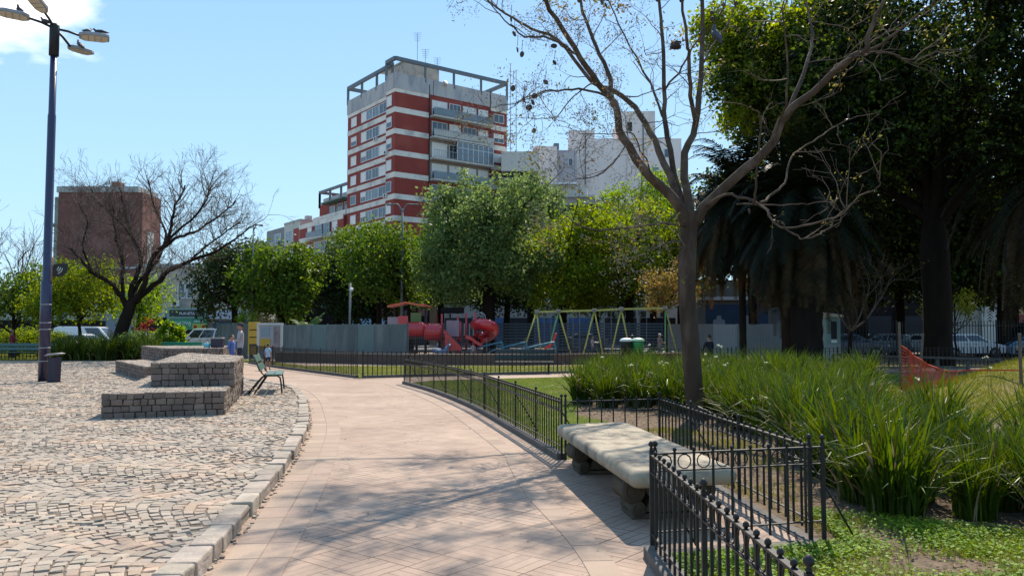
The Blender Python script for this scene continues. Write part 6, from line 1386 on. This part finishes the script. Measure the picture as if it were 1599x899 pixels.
def tree(name, label, px, Y, crown, rad, lmat, tr_r=.3, seed=1, nclump=230, per=60, leaf=.22, bark=m_barkd, group='leafy trees around the square', lobes=11, spread=.42, trunk_px=None, limbs_n=9, fork=None, lobe_r=.42, hollow=.35, shell=0.0):
    """crown=(px,py) of its centre; rad=(rx,ry,rz) metres"""
    rg = random.Random(seed); b = at(trunk_px or px, Y); root = thing(name, label, 'tree', b, 0, group)
    c = P(crown[0], crown[1], Y) - Vector((b.x, b.y, 0)); rx, ry, rz = rad
    fk = fork or max(1.6, c.z - rz * .75)
    tk = MB(); tk.tube(spline([(0, 0, -.05), (rg.uniform(-.1, .1), 0, fk * .5), (c.x * .25, c.y * .25, fk), (c.x * .6, c.y * .6, c.z * .9 + fk * .1), (c.x * .9, c.y * .9, c.z + rz * .4)], 4), [tr_r * 1.3, tr_r * 1.1] + [tr_r] * 7 + [tr_r * .7] * 4 + [tr_r * .4] * 3 + [tr_r * .15], 10)
    lob = []
    for i in range(lobes):
        ph = i * 2.39996 + rg.uniform(-.3, .3); u = 1 - 2 * (i + .5) / lobes; u = max(-.75, u) * .9; s = math.sqrt(1 - u * u); k = rg.uniform(.48, .92)
        lob.append((Vector((c.x + rx * k * s * math.cos(ph), c.y + ry * k * s * math.sin(ph), c.z + rz * k * u)), rg.uniform(.75, 1.15) * lobe_r))
    for i in range(limbs_n):
        l, _ = lob[i % lobes]; q = Vector((c.x * .35, c.y * .35, fk + (c.z - fk) * rg.uniform(0, .6))); m_ = q.lerp(l, .5) + Vector((rg.gauss(0, .3), rg.gauss(0, .3), rg.uniform(-.3, .4)))
        tk.tube(spline([q, m_, l], 3), [tr_r * .5 * (1 - .8 * k / 6) for k in range(7)], 6, caps=False)
        for j in range(4):
            e = l + Vector((rg.gauss(0, rx * .25), rg.gauss(0, ry * .25), rg.gauss(0, rz * .22))); tk.tube([m_.lerp(l, rg.random()), (m_.lerp(l, .7) + e) / 2, e], [tr_r * .16, tr_r * .1, tr_r * .04], 4, caps=False)
    tk.build('trunk', bark, root)
    nrs = np.random.RandomState(seed + 900); cs = []
    w_ = np.array([l[1] ** 2 for l in lob]); w_ /= w_.sum()
    for k in range(nclump):
        i = nrs.choice(len(lob), p=w_); lc, lr = lob[i]; d = nrs.normal(0, 1, 3); d /= np.linalg.norm(d); rr = (hollow + (1 - hollow) * nrs.uniform() ** .6)
        cs.append([lc.x + d[0] * rr * lr * rx, lc.y + d[1] * rr * lr * ry, lc.z + d[2] * rr * lr * rz])
    cs = np.array(cs); cs[:, 2] = np.maximum(cs[:, 2], .3)
    V, F = leafcloud(cs, per, spread, leaf, seed, aspect=.62)
    mesh_np('crown', V, F, lmat, root); return root
# middle: big round tree and its neighbours
tree('round_tree', 'largest round grey-green tree in the middle, in front of the tower', 750, 54, (756, 374), (4.7, 4.3, 5.4), lf_grey, .42, 1, 400, 85, .24, trunk_px=765, lobes=22, spread=.36, lobe_r=.33)
tree('leafy_tree', 'mid green tree left of the largest round tree, below the tower', 640, 57, (606, 412), (2.9, 2.8, 3.4), lf_mid, .25, 2, 170, 65, .24, lobes=9)
tree('leafy_tree', 'small light green tree leaning out beside the double-armed street light', 590, 60, (590, 412), (2.2, 2.2, 2.3), lf_mid, .2, 22, 90, 60, .24, lobes=7)
tree('leafy_tree', 'yellow-green tree just right of the largest round tree, behind the swings', 880, 58, (872, 405), (4.5, 4, 4.6), lf_yel, .3, 3, 300, 75, .24, lobes=17, spread=.36, lobe_r=.36)
tree('leafy_tree', 'yellow-green tree behind the right half of the swing frame', 985, 60, (975, 400), (4.7, 4, 4.9), lf_yel, .3, 4, 310, 75, .24, lobes=18, spread=.36, lobe_r=.36)
tree('leafy_tree', 'taller fresh green tree in front of the pale building, left of the spring tree trunk', 1020, 68, (1010, 350), (4.4, 4, 4.2), lf_bright, .3, 5, 260, 70, .24, lobes=16, spread=.38, lobe_r=.36)
tree('leafy_tree', 'dull green tree between the round tree and the grey balcony block', 828, 66, (832, 338), (3.0, 3, 3.3), lf_grey, .3, 6, 170, 65, .25, lobes=9)
tree('small_tree', 'small brownish-yellow tree just left of the spring tree trunk', 1040, 50, (1036, 450), (1.7, 1.6, 1.8), lf_aut, .12, 7, 80, 60, .15, lobes=8, spread=.25)
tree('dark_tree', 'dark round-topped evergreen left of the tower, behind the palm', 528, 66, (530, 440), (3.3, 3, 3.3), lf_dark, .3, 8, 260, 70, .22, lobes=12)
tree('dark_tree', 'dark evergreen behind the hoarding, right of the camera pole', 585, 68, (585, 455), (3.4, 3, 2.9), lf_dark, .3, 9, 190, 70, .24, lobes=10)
tree('broad_leaved_tree', 'glossy bright green broad-leaved tree left of the dark evergreen', 440, 53, (434, 440), (2.6, 2.4, 2.9), lf_mid, .25, 10, 240, 60, .26, lobes=12, spread=.3)
tree('dark_tree', 'dark green tree behind the man in the pale shirt', 368, 56, (358, 438), (2.7, 2.4, 2.6), lf_dark, .22, 11, 170, 60, .22, lobes=10)
tree('leafy_tree', 'yellow-green tree with several thin stems between the lamp post and the bare tree', 128, 45, (118, 456), (2.7, 2.3, 1.9), lf_yel, .10, 12, 230, 60, .17, lobes=13, spread=.28, fork=1.4)
tree('leafy_tree', 'brown-tinged green tree at the left edge', 22, 47, (20, 462), (2.6, 2.2, 1.6), lf_mid, .12, 13, 130, 55, .17, lobes=10, spread=.28, fork=1.2)
tree('leafy_tree', 'greenish tree tucked behind the leaning bare trunk on the left', 215, 56, (222, 468), (1.8, 1.8, 1.7), lf_bright, .12, 14, 80, 55, .18, lobes=8)
tree('leafy_tree', 'green tree behind, filling the gap between the leafy tree and the largest round tree', 690, 70, (683, 420), (3.6, 3.4, 4.2), lf_mid, .28, 51, 240, 70, .25, lobes=15, spread=.42, lobe_r=.38)
tree('leafy_tree', 'green tree behind, between the dark evergreen and the small light green tree', 555, 72, (556, 412), (3.2, 3, 3.6), lf_mid, .28, 52, 180, 70, .25, lobes=13, spread=.42, lobe_r=.38)
tree('dark_tree', 'low dark tree in front of the shops, behind the largest round tree', 790, 72, (800, 440), (4.4, 3, 3.2), lf_dark, .28, 53, 260, 75, .26, lobes=14, spread=.45, lobe_r=.4)
tree('dark_tree', 'low dark tree in front of the shops behind the yellow-green trees', 930, 73, (930, 438), (4.8, 3, 3.3), lf_dark, .28, 54, 280, 75, .26, lobes=14, spread=.45, lobe_r=.4)
tree('leafy_tree', 'fresh green tree partly behind the spring tree trunk', 1065, 62, (1062, 405), (3.0, 3, 3.6), lf_mid, .28, 55, 180, 70, .24, lobes=13, spread=.4, lobe_r=.38)
# right: tall dark trees
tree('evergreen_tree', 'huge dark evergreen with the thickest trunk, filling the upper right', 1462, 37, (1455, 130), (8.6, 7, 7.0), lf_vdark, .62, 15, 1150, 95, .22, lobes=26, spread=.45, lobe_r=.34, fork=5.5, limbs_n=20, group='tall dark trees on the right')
tree('evergreen_tree', 'tall ivy-green tree with sunlit edge against the sky, right of the spring tree', 1235, 40, (1225, 105), (3.9, 4, 4.6), leafmat('leaf_sunlit', (.11, .17, .018), (.22, .26, .025), (.03, .06, .012), .58), .45, 16, 420, 90, .22, lobes=18, spread=.38, lobe_r=.36, fork=5, group='tall dark trees on the right')
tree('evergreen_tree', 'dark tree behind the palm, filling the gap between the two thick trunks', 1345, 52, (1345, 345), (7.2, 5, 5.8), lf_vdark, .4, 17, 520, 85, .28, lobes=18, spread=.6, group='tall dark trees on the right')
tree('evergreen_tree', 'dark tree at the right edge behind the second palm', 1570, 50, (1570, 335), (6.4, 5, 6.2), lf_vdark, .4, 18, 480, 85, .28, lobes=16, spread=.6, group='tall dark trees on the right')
tree('evergreen_tree', 'lower dark tree behind the hanging fronds, left of the thick palm trunk', 1175, 56, (1172, 350), (4.0, 4, 4.6), lf_vdark, .3, 19, 260, 75, .28, lobes=12, spread=.5, group='tall dark trees on the right')
tree('small_tree', 'small yellow-flecked tree in front of the white hatchback', 1490, 44, (1492, 482), (1.5, 1.4, .85), leafmat('leaf_lime', (.30, .28, .04), (.2, .22, .03), None, .5), .06, 20, 30, 34, .14, lobes=7, spread=.2, fork=1.2)
tree('evergreen_tree', 'low dark tree hanging over the parked cars right of the palms', 1405, 57, (1405, 408), (6.0, 4, 3.2), lf_vdark, .3, 23, 330, 80, .28, lobes=14, spread=.5, group='tall dark trees on the right')
tree('evergreen_tree', 'low dark tree over the street just right of the thickest palm', 1270, 58, (1275, 415), (4.6, 4, 3.4), lf_vdark, .3, 24, 270, 80, .28, lobes=12, spread=.5, group='tall dark trees on the right')
tree('evergreen_tree', 'low dark tree above the blue van at the right edge', 1585, 57, (1580, 420), (4.6, 4, 3.0), lf_vdark, .3, 25, 240, 80, .28, lobes=12, spread=.5, group='tall dark trees on the right')
# ---- bare trees on the left
def bare(name, label, px, Y, lean, H, r0, seed, mats, lv=5, L0=2.3, group='leafless trees on the left', kids=(2, 3), first=None, top=1.0):
    rg = random.Random(seed); b = at(px, Y); root = thing(name, label, 'tree', b, 0, group); mb = MB(); tips = []
    fk = Vector(lean); q = MB(); q.tube(spline([(0, 0, -.05), (fk.x * .35, 0, fk.z * .45), fk], 4), [r0 * 1.35, r0 * 1.2, r0 * 1.1] + [r0] * 5 + [r0 * .95], 12); q.build('trunk', m_barkd, root)
    for (d, L, r) in first:
        d = Vector(d).normalized(); mid = fk + d * L * .5 + Vector((0, 0, -.05 * L)); e = fk + d * L + Vector((0, 0, .15 * L)); sp = spline([fk, mid, e], 4); mb.tube(sp, [r * (1 - .5 * i / (len(sp) - 1)) for i in range(len(sp))], 8)
        for k in range(5):
            t = .35 + .65 * k / 4; i = min(len(sp) - 2, int(t * (len(sp) - 1))); nd = (sp[i + 1] - sp[i]).normalized() + Vector((rg.gauss(0, .5), rg.gauss(0, .5), rg.uniform(0, .7)))
            twig(mb, sp[i + 1], nd, L0 * rg.uniform(.75, 1.1), r * .45, lv - 1, rg, tips, up=.10, spread=.5, wob=.22, seg=4, kids=kids, minr=.008, shrink=.70)
    mb.build('branches', mats, root); return root, tips
m_btw = mat('bare_twigs', (.15, .10, .078), (.085, .06, .047), scale=3, rough=.9)
def traced_tree():
    Y = 44; rg = random.Random(31); b = at(192, Y); root = thing('bare_tree', 'leafless spreading tree with a leaning forked trunk behind the strap-leaved plants', 'tree', b, 0, 'leafless trees on the left')
    def T2(x, y, dy=0): return P(x, y + max(0, 470 - y) * .13, Y + dy) - b
    q = MB(); q.tube(spline([Vector((-.1, 0, -.05)), T2(186, 535), T2(192, 510), T2(202, 482), T2(205, 470)], 3), [.46, .42, .40, .38, .36, .34, .33, .32, .31, .31, .31, .31, .30], 12); q.build('trunk', m_barkd, root)
    L_s = [([(200, 480, 0), (188, 462, -.3), (178, 442, -.6), (147, 422, -1), (129, 400, -1.3), (108, 375, -1.6)], .19, .04), ([(190, 462, -.2), (191, 430, .3), (191, 396, .6), (180, 350, 1), (176, 300, 1.2)], .13, .04), ([(203, 472, 0), (206, 440, .4), (222, 400, .8), (206, 356, 1.2), (196, 311, 1.4), (188, 268, 1.6)], .17, .04),
      ([(207, 474, 0), (222, 449, -.3), (236, 400, -.6), (262, 360, -1), (271, 311, -1.2), (289, 262, -1.4)], .20, .04), ([(210, 474, 0), (231, 449, .4), (267, 413, .9), (311, 391, 1.3), (356, 369, 1.6), (398, 330, 2)], .19, .035), ([(250, 378, -.8), (275, 358, -.4), (302, 347, 0), (338, 320, .3), (369, 290, .5)], .11, .03),
      ([(206, 474, 0), (215, 440, .8), (247, 395, 1.4), (258, 350, 1.8), (240, 300, 2), (232, 255, 2.2)], .14, .035), ([(147, 422, -1), (130, 380, -.6), (135, 330, -.2), (120, 290, 0)], .07, .025), ([(206, 356, 1.2), (180, 320, 1.8), (150, 290, 2.2), (140, 262, 2.4)], .07, .025), ([(262, 360, -1), (310, 310, -1.6), (330, 265, -2)], .08, .025), ([(300, 394, 1.2), (345, 350, .6), (375, 330, .2)], .06, .025)]
    mb = MB(); tw2 = MB(); tips = []
    for pts, r0, r1 in L_s:
        sp = spline([T2(*p) for p in pts], 4); n = len(sp); mb.tube([p + Vector((rg.gauss(0, .04), 0, rg.gauss(0, .04))) for p in sp], [r0 + (r1 - r0) * (i / (n - 1)) ** .8 for i in range(n)], 8)
        for k in range(34):
            t = 1 - .72 * rg.random() ** 1.1; i = min(n - 2, int(t * (n - 1))); d0 = (sp[i + 1] - sp[i]).normalized(); sd = Vector((rg.gauss(0, 1), rg.gauss(0, 1), rg.gauss(.5, .6))).normalized()
            twig(tw2, sp[i], d0 * .7 + sd, rg.uniform(.75, 1.25), r1 * .8, 3, rg, tips, up=.05, spread=.5, wob=.24, seg=4, kids=(2, 3), minr=.0062, shrink=.68)
    mb.build('branches', m_barkd, root); tw2.build('twigs', m_btw, root)
traced_tree()
bare('bare_tree', 'grey-brown leafless tree cut by the left edge of the photo', -14, 48, (.2, 0, 2.6), 8, .25, 32, m_btw, 4, 1.7, first=(((.6, 0, .7), 2.3, .11), ((-.4, .2, .9), 2.6, .12), ((.2, -.3, 1), 2.3, .12), ((.9, .2, .45), 2.0, .10), ((.5, .3, .9), 2.4, .1)))
r_, tp = bare('bare_tree', 'thin grey twiggy tree in the dark gap right of the palm', 1325, 36, (.1, 0, 1.6), 5, .09, 33, m_barkl, 4, 1.2, group='thin trees in the dark area', first=(((.5, 0, .9), 1.7, .05), ((-.5, .2, .9), 1.7, .05), ((.9, .1, .8), 2.2, .045), ((-.15, 0, 1), 1.5, .05)))
V, F = leafcloud([tuple(t[0]) for t in tp[::6]], 5, .08, .10, 9); mesh_np('young_leaves', V, F, m_young, r_)
# ---- palms
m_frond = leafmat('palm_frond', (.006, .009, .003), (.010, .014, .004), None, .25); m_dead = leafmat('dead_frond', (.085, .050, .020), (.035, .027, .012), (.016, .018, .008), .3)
m_frl = leafmat('palm_frond_light', (.07, .12, .03), (.11, .16, .04), None, .35)
def frond(az, el, L, droop, rg, nl=46, ll=.45, n=9):
    pts = []; d = Vector((math.cos(az) * math.cos(el), math.sin(az) * math.cos(el), math.sin(el))); p = Vector((0, 0, 0)); pts.append(p.copy())
    for i in range(n):
        d = (d + Vector((0, 0, -droop / n * (1 + i * .25)))).normalized(); p = p + d * L / n; pts.append(p.copy())
    V = []; F = []
    def quad(a, b, c, d_): k = len(V); V.extend([a, b, c, d_]); F.append((k, k + 1, k + 2, k + 3))
    for i in range(n): 
        s = .03 * (1 - i / n) + .006; x = Vector((0, 0, s)); quad(pts[i] - x, pts[i + 1] - x * .8, pts[i + 1] + x * .8, pts[i] + x)
    for j in range(nl):
        t = .12 + .88 * j / nl; f = t * n; i = min(n - 1, int(f)); q = pts[i].lerp(pts[i + 1], f - i); tg = (pts[i + 1] - pts[i]).normalized(); sd = tg.cross(Vector((0, 0, 1)))
        sd = sd.normalized() if sd.length > .05 else Vector((1, 0, 0)); l = ll * (math.sin(math.pi * (.12 + .82 * t)) + .15)
        for s in (-1, 1):
            e = q + sd * s * l * rg.uniform(.75, 1.0) + tg * l * .55 + Vector((0, 0, -l * rg.uniform(.15, .5))); w_ = tg * .034
            quad(q - w_, q + w_, e + w_ * .3, e - w_ * .3)
    return V, F
def palm(label, px, Y, zc, L, n, nd, tr_r, seed, tm=m_barkd, fm=m_frond, group='palms under the tall trees', ll=.42, cat='palm', ltr=True, el0=-20):
    rg = random.Random(seed); b = at(px, Y); root = thing('palm_tree', label, 'palm', b, 0, group)
    if zc > 1: 
        q = MB(); rr = [tr_r * 1.25] + [tr_r * (1 + .07 * (i % 2)) for i in range(1, 22)]; q.tube([(0, 0, zc * i / 21) for i in range(22)], rr, 14); q.build('trunk', tm, root)
    c = Vector((0, 0, zc)); allV = []; allF = []; dV = []; dF = []
    for i in range(n):
        V, F = frond(rg.uniform(0, 6.283), R(rg.uniform(el0, 85)), L * rg.uniform(.8, 1.1), rg.uniform(.7, 1.5), rg, ll=ll); k = len(allV); allV += [v + c for v in V]; allF += [tuple(a + k for a in f) for f in F]
    for i in range(nd):
        V, F = frond(rg.uniform(0, 6.283), R(rg.uniform(-35, 15)), L * rg.uniform(.75, 1.35), rg.uniform(1.7, 3.2), rg, ll=ll * .6); k = len(dV); dV += [v + c for v in V]; dF += [tuple(a + k for a in f) for f in F]
    mesh_np('fronds', [tuple(v) for v in allV], allF, fm, root)
    if dV: mesh_np('hanging_fronds', [tuple(v) for v in dV], dF, m_dead, root)
    return root
palm('big palm with a thick rough trunk and long brown hanging fronds', 1260, 33, 6.8, 4.4, 120, 110, .60, 3, el0=-45)
palm('second palm with grey-green drooping fronds at the right edge', 1655, 31, 7.4, 5.0, 80, 60, .35, 4)
palm('palm whose crown is mostly hidden left of the big palm, fronds against the sky', 1160, 36, 7.4, 4.1, 95, 110, .15, 5, el0=-45)
palm('low cycad-like palm with arching light fronds behind the grey hoarding', 483, 48, .9, 2.0, 46, 0, .2, 6, fm=m_frl, ll=.34, group='low palms and shrubs', el0=5)
# ---- shrubs
def shrub(label, px, Y, r, h, lm, seed, n=60, per=60, leaf=.14, cat='shrub', z=0.05, pxz=None):
    b = at(px, Y); root = thing('shrub', label, 'shrub', (b.x, b.y, z), 0, 'low palms and shrubs'); rg = random.Random(seed); q = MB()
    for k in range(8): a = rg.uniform(0, 6.28); q.tube([(0, 0, 0), (math.cos(a) * r * .3, math.sin(a) * r * .3, h * .5), (math.cos(a) * r * .6, math.sin(a) * r * .6, h * .85)], [.03, .02, .01], 5)
    q.build('stems', m_barkd, root); nrs = np.random.RandomState(seed); d = nrs.normal(0, 1, (n, 3)); d /= np.linalg.norm(d, axis=1)[:, None]; s = nrs.uniform(.35, 1, n)[:, None] ** .6
    C = d * s * np.array([r, r, h / 2]) + np.array([0, 0, h * .52]); V, F = leafcloud(C, per, .12 * min(1.6, r), leaf, seed, aspect=.5); mesh_np('foliage', V, F, lm, root)
shrub('upright yellow-green bush left of the white minivan', 265, 48, .85, 2.0, lf_bright, 61, 70, leaf=.2)
shrub('rounded olive hedge bush at the left edge, behind the park bench', 30, 50, 1.6, 1.7, lf_yel, 62, 90)
shrub('olive bush right of the hedge bush, behind the lamp post', 75, 50, 1.3, 1.5, lf_yel, 63, 70)
shrub('pale feathery shrub beside the leaning bare trunk', 212, 43, 1.0, 1.5, lf_grey, 64, 70)
shrub('orange-tinged shrub above the yellow board', 415, 50, 1.1, 2.5, lf_aut, 65, 60)
shrub('light green shrub behind the short grey hoarding', 385, 51, 1.2, 2.7, lf_bright, 66, 60)
shrub('reddish flowering shrub near the left shop front', 228, 52, .8, 2.4, leafmat('leaf_redd', (.30, .05, .05), (.2, .1, .03), None, .4), 67, 40)
# far strap plants at the back of the plaza
rs = random.Random(77)
LBLF = 'clump of strap leaves in the row behind the plaza, left of the granite blocks'
pr2 = None
for i in range(46):
    px = rs.uniform(92, 238); Y = rs.uniform(41.0, 44.0); p = at(px, Y)
    if pr2 is None:
        pr2 = strap_plant('strap_leaf_plant', LBLF, 160, 190, 1.25, 'strap-leaved clumps at the back of the plaza', dry=8, wid=.035, spread=.35); o = pr2
    else:
        o = pr2.copy(); col.objects.link(o)
        for ch in list(pr2.children): c = ch.copy(); col.objects.link(c); c.parent = o
    o.location = (p.x, p.y, .05); o.rotation_euler.z = rs.uniform(0, 6); s = rs.uniform(.8, 1.15); o.scale = (s, s, s)
# ================================================================== PEOPLE
m_skin = mat('skin', (.36, .19, .13), (.32, .16, .11), scale=5, rough=.55); m_hair = mat('hair', (.025, .018, .014), rough=.7)
def person(label, loc, rz, H, clothes, pose='stand', hat=None, group=None):
    """clothes: dict top, bottom, shoe materials; the body is one skinned mesh coloured by region"""
    s = H / 1.75; root = thing('person', label, 'person', loc, rz, group)
    hip = .92 if pose != 'sit' else .55; J = {}
    v = []; e = []; r = []
    def add(p, rad, par=None):
        v.append(Vector(p) * s); r.append(rad * s)
        if par is not None: e.append((par, len(v) - 1))
        return len(v) - 1
    pel = add((0, 0, hip), .135); wa = add((0, 0, hip + .18), .115, pel); ch = add((0, .01, hip + .36), .14, wa); nk0 = add((0, .0, hip + .52), .085, ch); nk = add((0, -.01, hip + .59), .052, nk0)
    lean = 0
    if pose == 'sit': fe = [(( .1, -.42, hip - .02)), ((.12, -.46, .08))]
    for sg in (-1, 1):
        sh = add((sg * .17, 0, hip + .48), .062, nk0)
        if pose == 'hold' : el = add((sg * .23, -.06, hip + .22), .043, sh); ha = add((sg * .16, -.27, hip + .22), .032, el); hd = add((sg * .13, -.36, hip + .25), .034, ha)
        elif pose == 'sit': el = add((sg * .24, -.08, hip + .22), .043, sh); ha = add((sg * .14, -.28, hip + .12), .03, el); hd = add((sg * .08, -.34, hip + .10), .033, ha)
        else: el = add((sg * .22, .02, hip + .20), .043, sh); ha = add((sg * .23, -.05, hip - .02), .03, el); hd = add((sg * .225, -.09, hip - .13), .034, ha)
        for k in range(4): f1 = add((v[hd] / s + Vector(((k - 1.5) * .018, -.02, -.05))), .0095, hd); add((v[f1] / s + Vector((0, -.015, -.035))), .008, f1)
        tp_ = add((v[hd] / s + Vector((-sg * .035, -.02, -.01))), .011, hd); add((v[tp_] / s + Vector((-sg * .012, -.015, -.03))), .009, tp_)
        th = add((sg * .09, 0, hip - .06), .095, pel)
        if pose == 'sit': kn = add((sg * .11, -.42, hip - .03), .065, th); an = add((sg * .12, -.44, .09), .042, kn)
        else: off = .05 * sg; kn = add((sg * .10, -.02 + off * .6, .49), .062, th); an = add((sg * .11, .02 + off, .09), .042, kn)
        add((v[an] / s + Vector((0, -.14, -.045))), .038, an)
    me = bpy.data.meshes.new('b'); me.from_pydata([tuple(x) for x in v], e, []); ob = bpy.data.objects.new('b', me); col.objects.link(ob)
    md = ob.modifiers.new('skin', 'SKIN'); 
    for i, sv in enumerate(me.skin_vertices[0].data): sv.radius = (r[i], r[i]); sv.use_root = (i == 0)
    sb_ = ob.modifiers.new('ss', 'SUBSURF'); sb_.levels = 1; sb_.render_levels = 1
    dg = bpy.context.evaluated_depsgraph_get(); me2 = bpy.data.meshes.new_from_object(ob.evaluated_get(dg)); bpy.data.objects.remove(ob)
    mats = [m_skin, clothes['top'], clothes['bottom'], clothes.get('shoe', m_black)]
    zt0, zb1 = (hip - .02) * s, clothes.get('hem', .1) * s
    for p in me2.polygons:
        c = p.center; arm = abs(c.x) > .19 * s and c.z < (hip + (.48 if clothes.get('sleeve') == 0 else .32 if clothes.get('sleeve') else .2)) * s or (pose in ('hold', 'sit') and c.y < -.2 * s and c.z > (hip - .0) * s)
        p.use_smooth = True
        if c.z > (hip + .55) * s: p.material_index = 0
        elif arm and c.z > (hip - .3) * s and (abs(c.x) > .19 * s or c.y < -.2 * s) and not (pose == 'sit' and c.z < (hip + .04) * s): p.material_index = 0 if not clothes.get('long') else (1 if c.y > -.26 * s else 0)
        elif c.z > zt0: p.material_index = 1
        elif c.z > max(zb1, .1 * s): p.material_index = 2
        elif c.z > .10 * s: p.material_index = 0
        else: p.material_index = 3
    b_ = link('body', me2, mats, root)
    # head with face
    hz_ = (hip + .72) * s; h = MB(); h.ball((0, -.005 * s, hz_), (.078 * s, .098 * s, .118 * s), 14, 10); h.ball((0, -.045 * s, hz_ - .06 * s), (.052 * s, .05 * s, .05 * s), 10, 8); h.tube([(0, -.095 * s, hz_ + .01 * s), (0, -.120 * s, hz_ - .022 * s), (0, -.098 * s, hz_ - .03 * s)], [.008 * s, .014 * s, .01 * s], 6)
    for sg in (-1, 1): h.ball((sg * .078 * s, .005 * s, hz_ - .005 * s), (.012 * s, .02 * s, .03 * s), 6, 5)
    h.tube([(0, 0, hz_ - .16 * s), (0, 0, hz_ - .05 * s)], .05 * s, 8); hd_ = h.build('head', m_skin, root)
    f = MB()
    for sg in (-1, 1): f.ball((sg * .03 * s, -.092 * s, hz_ + .012 * s), (.011 * s, .007 * s, .007 * s), 6, 5)
    f.bar((-.02 * s, -.098 * s, hz_ - .058 * s), (.02 * s, -.098 * s, hz_ - .058 * s), .006 * s); f.build('face', m_hair, hd_)
    hr = MB(); hr.ball((0, .014 * s, hz_ + .032 * s), (.084 * s, .098 * s, .100 * s), 12, 8); hr.build('hair', m_hair, root)
    if hat: q = MB(); q.ball((0, .0, hz_ + .06 * s), (.092 * s, .108 * s, .085 * s), 12, 8); q.cbox((0, -.14 * s, hz_ + .05 * s), (.13 * s, .12 * s, .012 * s)); q.build('cap', hat, root)
    return root
def cl(n, c, c2=None): return mat('cloth_' + n, c, c2 or tuple(x * .8 for x in c), scale=9, rough=.9)
pg_ = P(375, 540, 29)
person('man in a pale grey shirt and dark cap standing behind the raised granite block', (pg_.x, 29, .09), R(-75), 1.80, dict(top=cl('pale', (.36, .33, .34)), bottom=cl('dark', (.03, .03, .04)), long=0), 'hold', hat=cl('cap', (.05, .045, .05)))
pg_ = P(362, 545, 28)
person('child in blue standing in front of the man in the pale shirt', (pg_.x, 28, .09), R(70), 1.38, dict(top=cl('blue', (.08, .14, .35)), bottom=cl('blueshort', (.06, .10, .28)), hem=.55))
b_ = G(418, 578, 0)
person('small boy in white and turquoise shirt and dark shorts walking on the path', (b_.x, b_.y, 0), R(165), 1.08, dict(top=cl('whiteblue', (.55, .55, .68), (.10, .38, .52)), bottom=cl('navyshort', (.015, .02, .05)), hem=.60, sleeve=1))
v_ = at(1107, 33.5); person('person in black clothes sitting low behind the strap leaves, right of the tree trunk', (v_.x, v_.y, .1), R(200), 1.72, dict(top=cl('black', (.015, .015, .02)), bottom=cl('black2', (.02, .02, .024)), long=1), 'sit')
v_ = at(19, 46); person('person in a red top and cap near the bench at the left edge', (v_.x, v_.y, 0.05), R(150), 1.62, dict(top=cl('redtop', (.22, .03, .05)), bottom=cl('dkpant', (.03, .03, .05)), long=1), 'hold', hat=cl('beigecap', (.35, .28, .22)))
v_ = at(1030, 45); person('person with a white hat bending beside the right leg of the swing frame', (v_.x, v_.y, 0.0), R(120), 1.45, dict(top=cl('greytop', (.16, .13, .12)), bottom=cl('jean', (.08, .09, .12)), long=1), 'hold', hat=cl('whitehat', (.6, .58, .52)))
v_ = at(925, 50); person('child in a pink and white top playing behind the swing frame', (v_.x, v_.y, 0.0), R(60), 1.3, dict(top=cl('pinktop', (.55, .40, .42)), bottom=cl('bluepant', (.12, .14, .25)), long=0))
v_ = at(620, 46.3); person('child on the deck of the red climbing structure under the orange roof', (v_.x + .1, 46.3, 1.25), R(20), 1.1, dict(top=cl('redshirt', (.45, .06, .05)), bottom=cl('grpant', (.1, .1, .12)), long=0), 'hold')
v_ = at(739, 44.0); person('child with light hair in a pale top at the foot of the second slide', (v_.x, v_.y, 0), R(20), .98, dict(top=cl('paletop', (.50, .38, .36)), bottom=cl('brpant', (.12, .08, .07)), long=0))
# dark bag and small turquoise bag on the farther block
bb = P(350, 550, 30.3); bg_ = thing('dark_bag', 'dark square bag on the farthest granite block next to the child in blue', 'bag', (bb.x, 29.6, 1.0)); MB().box(-.22, .22, -.14, .14, 0, .36).build('bag_body', m_bin, bg_, bevel=.05); MB().tube([(-.08, 0, .35), (-.05, 0, .43), (.05, 0, .43), (.08, 0, .35)], .012, 6).build('handle', m_black, bg_); MB().box(-.23, .23, -.145, .145, .30, .37).build('flap', m_hoardl, bg_, bevel=.03)
bg2 = thing('turquoise_bag', 'small turquoise and white bag on the farthest granite block left of the dark bag', 'bag', (bb.x - .35, 29.5, 1.0)); MB().box(-.11, .11, -.08, .08, 0, .16).build('bag_body', mat('turq', (.12, .42, .48), rough=.7), bg2, bevel=.04); MB().tube([(-.05, 0, .15), (0, 0, .22), (.05, 0, .15)], .008, 5).build('handle', m_wh, bg2)
